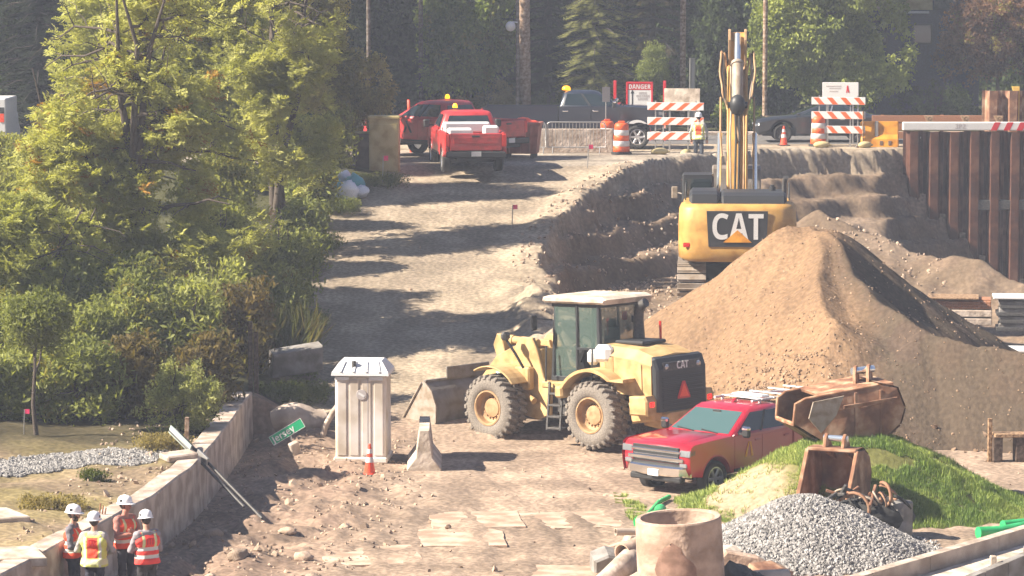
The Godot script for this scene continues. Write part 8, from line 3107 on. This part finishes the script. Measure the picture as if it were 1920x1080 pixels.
# ---------------------------------------------------------------- people
# Joints with radii; the tapered capsules between them are joined with a smooth minimum and meshed as surface nets.
class Field:
	var cell := 0.014
	var lo := Vector3.ZERO
	var n := Vector3i.ZERO
	var f := PackedFloat32Array()
	var who := PackedInt32Array()
	var near := PackedFloat32Array()

	func setup(a: Vector3, b: Vector3, c: float) -> void:
		cell = c
		lo = a
		n = Vector3i(((b - a) / c).ceil()) + Vector3i.ONE
		f.resize(n.x * n.y * n.z)
		f.fill(1.0)
		near.resize(f.size())
		near.fill(1.0)
		who.resize(f.size())

	func bone(a: Vector3, b: Vector3, ra: float, rb: float, id: int, k: float, sq := Vector3.ONE) -> void:
		# sq squashes the round section along the world axes
		var m := maxf(ra, rb) + k + cell * 2.5
		var p0 := Vector3i(((a.min(b) - Vector3.ONE * m - lo) / cell).floor()).clamp(Vector3i.ZERO, n - Vector3i.ONE)
		var p1 := Vector3i(((a.max(b) + Vector3.ONE * m - lo) / cell).ceil()).clamp(Vector3i.ZERO, n - Vector3i.ONE)
		var ab := (b - a) / sq
		var l2 := maxf(ab.length_squared(), 1e-9)
		for z in range(p0.z, p1.z + 1):
			for y in range(p0.y, p1.y + 1):
				var row := (z * n.y + y) * n.x
				for x in range(p0.x, p1.x + 1):
					var p := (lo + Vector3(x, y, z) * cell - a) / sq
					var t := clampf(p.dot(ab) / l2, 0.0, 1.0)
					var d := p.distance_to(ab * t) - lerpf(ra, rb, t)
					var i := row + x
					var o := f[i]
					var h := maxf(k - absf(o - d), 0.0) / k
					f[i] = minf(o, d) - h * h * k * 0.25
					if d < near[i]:
						near[i] = d
						who[i] = id

	func wrinkle(amp: float, freq: float, skip: Array) -> void:
		var w := FastNoiseLite.new()
		w.seed = 3
		w.frequency = freq
		w.fractal_octaves = 2
		for z in n.z:
			for y in n.y:
				var row := (z * n.y + y) * n.x
				for x in n.x:
					var i := row + x
					if absf(f[i]) < cell * 3.0 and not who[i] in skip:
						f[i] += amp * w.get_noise_3d(x * cell, y * cell * 1.8 + x * cell * 0.6, z * cell)

	func clip(y0: float, y1: float) -> void:
		for z in n.z:
			for y in n.y:
				var py := lo.y + y * cell
				var c := maxf(y0 - py, py - y1)
				if c > -cell * 3.0:
					for x in n.x:
						var i := (z * n.y + y) * n.x + x
						f[i] = maxf(f[i], c)

	func nets(paint: Callable) -> ArrayMesh:
		var vid := PackedInt32Array()
		vid.resize(f.size())
		vid.fill(-1)
		var vs := PackedVector3Array()
		var cs := PackedColorArray()
		var sx := 1
		var sy := n.x
		var sz := n.x * n.y
		var offs := [0, sx, sy, sx + sy, sz, sx + sz, sy + sz, sx + sy + sz]
		for z in n.z - 1:
			for y in n.y - 1:
				var row := (z * n.y + y) * n.x
				for x in n.x - 1:
					var i := row + x
					if f[i] > cell * 3.0 or f[i] < -cell * 3.0:
						continue
					var neg := 0
					for o in offs:
						if f[i + o] < 0.0:
							neg += 1
					if neg == 0 or neg == 8:
						continue
					var sum := Vector3.ZERO
					var cnt := 0
					for e in [[0, 1], [2, 3], [4, 5], [6, 7], [0, 2], [1, 3], [4, 6], [5, 7], [0, 4], [1, 5], [2, 6], [3, 7]]:
						var va := f[i + offs[e[0]]]
						var vb := f[i + offs[e[1]]]
						if (va < 0.0) != (vb < 0.0):
							var t := va / (va - vb)
							var pa := Vector3(e[0] & 1, (e[0] >> 1) & 1, e[0] >> 2)
							var pb := Vector3(e[1] & 1, (e[1] >> 1) & 1, e[1] >> 2)
							sum += pa.lerp(pb, t)
							cnt += 1
					var p := lo + (Vector3(x, y, z) + sum / cnt) * cell
					vid[i] = vs.size()
					vs.append(p)
					cs.append(paint.call(p, who[i]))
		var idx := PackedInt32Array()
		for z in range(1, n.z - 1):
			for y in range(1, n.y - 1):
				var row := (z * n.y + y) * n.x
				for x in range(1, n.x - 1):
					var i := row + x
					if absf(f[i]) > cell * 3.0:
						continue
					var s := f[i] < 0.0
					for q in [[sx, sy, sz], [sy, sz, sx], [sz, sx, sy]]:
						if s == (f[i + q[0]] < 0.0):
							continue
						var a := vid[i - q[1] - q[2]]
						var b := vid[i - q[2]]
						var c := vid[i]
						var d := vid[i - q[1]]
						if a < 0 or b < 0 or c < 0 or d < 0:
							continue
						if s:
							idx.append_array(PackedInt32Array([a, c, b, a, d, c]))
						else:
							idx.append_array(PackedInt32Array([a, b, c, a, c, d]))
		var nr := PackedVector3Array()
		nr.resize(vs.size())
		for t in range(0, idx.size(), 3):
			var nn := (vs[idx[t + 2]] - vs[idx[t]]).cross(vs[idx[t + 1]] - vs[idx[t]])
			for k in 3:
				nr[idx[t + k]] += nn
		for k in nr.size():
			nr[k] = nr[k].normalized()
		var arr := []
		arr.resize(Mesh.ARRAY_MAX)
		arr[Mesh.ARRAY_VERTEX] = vs
		arr[Mesh.ARRAY_NORMAL] = nr
		arr[Mesh.ARRAY_COLOR] = cs
		arr[Mesh.ARRAY_INDEX] = idx
		var m := ArrayMesh.new()
		m.add_surface_from_arrays(Mesh.PRIMITIVE_TRIANGLES, arr)
		return m


# o: height scale, girth, arms [[elbow, wrist] left, right], head turn, colours
func person(label: String, pos: Vector3, yaw: float, o: Dictionary) -> Node3D:
	var t := thing("person", label, "person", pos, yaw, o.get("group", ""))
	var S: float = o.get("s", 1.0)
	t.scale = Vector3.ONE * S
	var gt: float = o.get("girth", 1.0)
	var skin: Color = o.get("skin", Color(0.44, 0.24, 0.17))
	var shirt: Color = o.shirt
	var pants: Color = o.pants
	var cols := [skin, shirt, pants, Color(0.09, 0.06, 0.04), o.get("hair", Color(0.05, 0.035, 0.025)), Color(0.03, 0.02, 0.02), Color(0.34, 0.12, 0.10)]
	var F := Field.new()
	F.setup(Vector3(-0.50, -0.02, -0.36), Vector3(0.50, 1.84, 0.46), 0.0145)
	# torso
	F.bone(Vector3(-0.06, 0.94, -0.01), Vector3(0.06, 0.94, -0.01), 0.135 * gt, 0.135 * gt, 2, 0.05)
	F.bone(Vector3(-0.04, 1.10, 0.01), Vector3(0.04, 1.10, 0.01), 0.130 * gt, 0.130 * gt, 1, 0.05)
	F.bone(Vector3(-0.085, 1.30, -0.005), Vector3(0.085, 1.30, -0.005), 0.125 * gt, 0.125 * gt, 1, 0.05)
	F.bone(Vector3(-0.165, 1.42, -0.015), Vector3(0.165, 1.42, -0.015), 0.075, 0.075, 1, 0.05)
	F.bone(Vector3(0, 1.42, -0.01), Vector3(0, 1.56, 0.015), 0.062, 0.055, 0, 0.03)
	# legs and boots
	for s: float in [-1.0, 1.0]:
		var st: float = o.get("stride", 0.0) * s
		var hip := Vector3(0.085 * s, 0.92, 0)
		var knee := Vector3(0.105 * s, 0.50, 0.03 + st * 0.5)
		var ankle := Vector3(0.115 * s, 0.10, -0.02 + st)
		F.bone(hip, knee, 0.095, 0.066, 2, 0.04)
		F.bone(knee, ankle, 0.066, 0.056, 2, 0.03)
		F.bone(ankle + Vector3(0, -0.02, -0.02), ankle + Vector3(0.02 * s, -0.055, 0.14), 0.052, 0.040, 3, 0.02)
	# arms
	var wrists := []
	for k in 2:
		var s := -1.0 if k == 0 else 1.0
		var el: Vector3 = o.arms[k][0]
		var wr: Vector3 = o.arms[k][1]
		var sh := Vector3(0.195 * s, 1.405, -0.01)
		F.bone(sh, el, 0.064, 0.050, 1, 0.035)
		F.bone(el, el.lerp(wr, 0.5), 0.049, 0.041, o.get("forearm", 1), 0.025)
		F.bone(el.lerp(wr, 0.5), wr, 0.041, 0.030, o.get("forearm", 1), 0.02)
		wrists.append([el, wr, s])
	F.wrinkle(0.016, 7.0 + S, [0, 3])
	var body := part(t, "body", F.nets(func(p: Vector3, id: int) -> Color: return cols[id] if not (id == 1 and p.y < 0.97) else cols[2]), M.cloth)
	# head in a finer grid
	var H := Field.new()
	H.setup(Vector3(-0.13, 1.47, -0.15), Vector3(0.13, 1.82, 0.17), 0.0065)
	H.bone(Vector3(0, 1.46, -0.005), Vector3(0, 1.58, 0.012), 0.058, 0.052, 0, 0.02)
	H.bone(Vector3(0, 1.685, -0.012), Vector3(0, 1.70, -0.005), 0.098, 0.096, 4, 0.02, Vector3(0.82, 1, 1))
	H.bone(Vector3(0, 1.665, 0.03), Vector3(0, 1.60, 0.045), 0.072, 0.048, 0, 0.03, Vector3(0.9, 1, 1))
	H.bone(Vector3(0, 1.672, 0.102), Vector3(0, 1.640, 0.117), 0.009, 0.015, 0, 0.012)
	H.bone(Vector3(-0.022, 1.609, 0.094), Vector3(0.022, 1.609, 0.094), 0.008, 0.008, 6, 0.006)
	for s: float in [-1.0, 1.0]:
		H.bone(Vector3(0.081 * s, 1.685, 0.0), Vector3(0.084 * s, 1.645, 0.006), 0.018, 0.012, 0, 0.008, Vector3(0.6, 1, 1))
		H.bone(Vector3(0.031 * s, 1.678, 0.092), Vector3(0.033 * s, 1.678, 0.092), 0.0105, 0.0105, 5, 0.004)
		H.bone(Vector3(0.016 * s, 1.697, 0.097), Vector3(0.048 * s, 1.695, 0.088), 0.007, 0.006, 4, 0.008)
	if o.get("beard", false):
		H.bone(Vector3(-0.045, 1.60, 0.045), Vector3(0.045, 1.60, 0.045), 0.045, 0.045, 4, 0.02)
		H.bone(Vector3(0, 1.585, 0.06), Vector3(0, 1.57, 0.065), 0.04, 0.03, 4, 0.02)
	var hp := part(body, "head", H.nets(func(p: Vector3, id: int) -> Color:
		if id == 4 and p.z > 0.035 and p.y < 1.70 and not o.get("beard", false) and p.y < 1.685:
			return cols[0]
		return cols[id]), M.cloth)
	var piv := Vector3(0, 1.50, 0)
	var hx := Transform3D(Basis.from_euler(Vector3(o.get("nod", 0.0), o.get("turn", 0.0), 0)), Vector3.ZERO)
	hp.transform = Transform3D(hx.basis, piv - hx.basis * piv)
	# hands: a palm, four fingers and a thumb each
	for w in wrists:
		var dir: Vector3 = (w[1] - w[0]).normalized()
		var s: float = w[2]
		var side := dir.cross(Vector3.FORWARD if absf(dir.z) < 0.8 else Vector3.UP).normalized()
		var pal := side.cross(dir).normalized()
		var c: Vector3 = w[1]
		var G := Field.new()
		var mid := c + dir * 0.09
		G.setup(mid - Vector3.ONE * 0.125, mid + Vector3.ONE * 0.125, 0.0052)
		G.bone(c - dir * 0.02, c + dir * 0.03, 0.028, 0.026, 0, 0.015)
		for q in 4:
			var off := (q - 1.5) * 0.0195
			var k0 := c + dir * 0.085 + side * off
			G.bone(c + dir * 0.02 + side * off * 0.7, k0, 0.0145, 0.012, 0, 0.012)
			var fl: float = [0.036, 0.043, 0.040, 0.031][q]
			var d1 := (dir + pal * 0.45).normalized()
			var d2 := (dir * 0.35 + pal).normalized()
			G.bone(k0, k0 + d1 * fl, 0.0098, 0.009, 0, 0.004)
			G.bone(k0 + d1 * fl, k0 + d1 * fl + d2 * fl * 0.85, 0.009, 0.0078, 0, 0.004)
		var tb := c + dir * 0.028 - side * 0.026 * s
		G.bone(tb, tb + (dir * 0.6 - side * 0.7 * s + pal * 0.4).normalized() * 0.042, 0.0135, 0.0105, 0, 0.008)
		var tb2 := tb + (dir * 0.6 - side * 0.7 * s + pal * 0.4).normalized() * 0.042
		G.bone(tb2, tb2 + (dir + pal * 0.5).normalized() * 0.03, 0.0105, 0.0085, 0, 0.004)
		part(body, "hand", G.nets(func(_p: Vector3, _i: int) -> Color: return cols[0]), M.cloth)
	# safety vest
	var V := Field.new()
	V.setup(Vector3(-0.30, 0.84, -0.27), Vector3(0.30, 1.52, 0.27), 0.0125)
	var e := 0.018
	V.bone(Vector3(-0.075, 0.92, -0.01), Vector3(0.075, 0.92, -0.01), 0.138 * gt + e, 0.138 * gt + e, 1, 0.05)
	V.bone(Vector3(-0.06, 1.10, 0.01), Vector3(0.06, 1.10, 0.01), 0.130 * gt + e, 0.130 * gt + e, 1, 0.05)
	V.bone(Vector3(-0.09, 1.30, -0.005), Vector3(0.09, 1.30, -0.005), 0.125 * gt + e, 0.125 * gt + e, 1, 0.05)
	V.bone(Vector3(-0.13, 1.415, -0.015), Vector3(-0.07, 1.44, -0.01), 0.070 + e * 0.6, 0.05, 1, 0.04)
	V.bone(Vector3(0.13, 1.415, -0.015), Vector3(0.07, 1.44, -0.01), 0.070 + e * 0.6, 0.05, 1, 0.04)
	var hem: float = o.get("hem", 0.90)
	V.wrinkle(0.014, 6.0, [])
	V.clip(hem, 1.485)
	var base: Color = o.vest
	var lime := Color(0.62, 0.66, 0.16)
	var silver := Color(0.66, 0.66, 0.60)
	var panel: bool = o.get("panel", false)
	part(t, "safety_vest", V.nets(func(p: Vector3, _i: int) -> Color:
		var ax := absf(p.x)
		var band := (p.y > hem + 0.10 and p.y < hem + 0.165) or (p.y > hem + 0.24 and p.y < hem + 0.30)
		if panel:
			if p.y > hem + 0.05 and p.y < hem + 0.15:
				return silver.lerp(lime, 0.5)
			if ax > 0.105 or p.y > 1.40:
				return lime if ax > 0.16 or ax < 0.12 or p.y > 1.40 else silver
			return base if p.y > hem + 0.16 else lime
		if band:
			return silver
		if ax > 0.085 and ax < 0.135 and p.y > hem + 0.24:
			return silver.lerp(lime, 0.6)
		return base), M.cloth)
	if o.get("mark", false):
		var b := MB.new()
		var zz := -(0.125 * gt + e + 0.006)
		for q in [[-0.05, 1.30, 0.02, 0.10], [0.0, 1.30, 0.02, 0.10], [0.05, 1.30, 0.02, 0.10], [0.0, 1.355, 0.13, 0.02]]:
			b.box(Vector3(q[0], q[1], zz), Vector3(q[2], q[3], 0.006))
		part(t, "back_print", b, M.sign_red)
	# hard hat
	var hb := MB.new()
	hb.loft(hat_rings(1.0, 0.0), true, true)
	var hh := part(body, "hard_hat", hb, M.hard_hat)
	hh.transform = Transform3D(hx.basis, hx.basis * (Vector3(0, 1.715, 0) - piv) + piv)
	hb = MB.new()
	var pts := []
	for k in 28:
		var a := TAU * k / 28.0
		var peak := 0.045 * maxf(0.0, sin(a)) if sin(a) > 0.0 else 0.0
		pts.append([Vector3(cos(a) * 0.112, 0.0, sin(a) * 0.136), Vector3(cos(a) * 0.138, -0.012, sin(a) * (0.160 + peak))])
	for k in 28:
		var k2 := (k + 1) % 28
		hb.quad(pts[k][0], pts[k2][0], pts[k2][1], pts[k][1], 1)
		hb.quad(pts[k][1] + Vector3(0, -0.008, 0), pts[k2][1] + Vector3(0, -0.008, 0), pts[k2][0] + Vector3(0, -0.008, 0), pts[k][0] + Vector3(0, -0.008, 0), 2)
		hb.quad(pts[k][1], pts[k2][1], pts[k2][1] + Vector3(0, -0.008, 0), pts[k][1] + Vector3(0, -0.008, 0), 3)
	part(hh, "brim", hb, M.hard_hat)
	hb = MB.new()
	hb.tube([Vector3(0, 0.07, -0.105), Vector3(0, 0.122, -0.05), Vector3(0, 0.132, 0.0), Vector3(0, 0.122, 0.05), Vector3(0, 0.07, 0.108)], 0.014, 6)
	part(hh, "ridge", hb, M.hard_hat)
	for s: float in [-1.0, 1.0]:
		hb = MB.new()
		hb.box(Vector3(s * 0.112, 0.045, -0.02), Vector3(0.012, 0.045, 0.05), 0.005)
		part(hh, "sticker", hb, M.sign_black)
	return t


func hat_rings(_s: float, _y: float) -> Array:
	var rings := []
	for q in [[1.0, -0.01], [1.0, 0.03], [0.93, 0.075], [0.76, 0.108], [0.48, 0.13], [0.16, 0.139]]:
		var ring := []
		for k in 24:
			var a := -TAU * k / 24.0
			ring.append(Vector3(cos(a) * 0.116 * q[0], q[1], sin(a) * 0.140 * q[0]))
		rings.append(ring)
	return rings


func build_people() -> void:
	var grp := "four workers talking by the wall"
	var org := Color(0.78, 0.075, 0.03)
	var navy := Color(0.018, 0.022, 0.045)
	person("leftmost worker of the four, bearded, in profile facing right, orange vest over grey sleeves", at_ground(-7.83, 59.2), deg_to_rad(82.0), {"group": grp, "vest": org, "shirt": Color(0.14, 0.13, 0.15), "pants": navy, "beard": true, "nod": 0.08, "arms": [[Vector3(-0.25, 1.12, 0.02), Vector3(-0.16, 1.05, 0.25)], [Vector3(0.27, 1.11, -0.04), Vector3(0.20, 0.92, 0.14)]]})
	person("second worker from left, back turned, lime vest with an orange back panel", at_ground(-7.38, 58.65), deg_to_rad(172.0), {"group": grp, "vest": Color(0.75, 0.09, 0.04), "panel": true, "mark": true, "shirt": Color(0.33, 0.31, 0.30), "pants": Color(0.03, 0.028, 0.05), "girth": 1.12, "hem": 0.87, "arms": [[Vector3(-0.33, 1.14, 0.04), Vector3(-0.18, 1.06, 0.26)], [Vector3(0.33, 1.14, 0.04), Vector3(0.18, 1.06, 0.26)]]})
	person("third worker from the left, facing right with arms folded over an orange vest", at_ground(-6.94, 59.6), deg_to_rad(48.0), {"group": grp, "vest": org, "shirt": Color(0.34, 0.16, 0.13), "pants": Color(0.035, 0.03, 0.04), "turn": 0.35, "forearm": 0, "skin": Color(0.42, 0.19, 0.14), "arms": [[Vector3(-0.27, 1.14, 0.08), Vector3(0.04, 1.17, 0.26)], [Vector3(0.27, 1.14, 0.08), Vector3(-0.03, 1.22, 0.24)]]})
	person("rightmost worker of the four, seen from behind in a red-orange vest with two pale bands", at_ground(-6.42, 58.35), deg_to_rad(-150.0), {"group": grp, "vest": Color(0.82, 0.06, 0.05), "mark": true, "shirt": Color(0.27, 0.24, 0.26), "pants": Color(0.035, 0.028, 0.035), "girth": 1.04, "nod": 0.15, "arms": [[Vector3(-0.28, 1.13, 0.06), Vector3(-0.12, 1.08, 0.28)], [Vector3(0.29, 1.14, 0.06), Vector3(0.12, 1.08, 0.28)]]})
	person("lone worker in a lime and orange vest standing before the left barricade on the street", Vector3(6.52, gh(6.52, -117.35), -117.35), deg_to_rad(170.0), {"vest": Color(0.85, 0.10, 0.03), "panel": true, "shirt": Color(0.36, 0.35, 0.34), "pants": Color(0.05, 0.055, 0.075), "arms": [[Vector3(-0.29, 1.13, 0.0), Vector3(-0.28, 0.88, 0.12)], [Vector3(0.29, 1.13, 0.0), Vector3(0.27, 0.88, 0.10)]]})


func build_all() -> void:
	build_ground()
	build_heaps()
	build_cars()
	build_loader()
	build_excavator()
	build_props()
	build_plants()
	build_people()
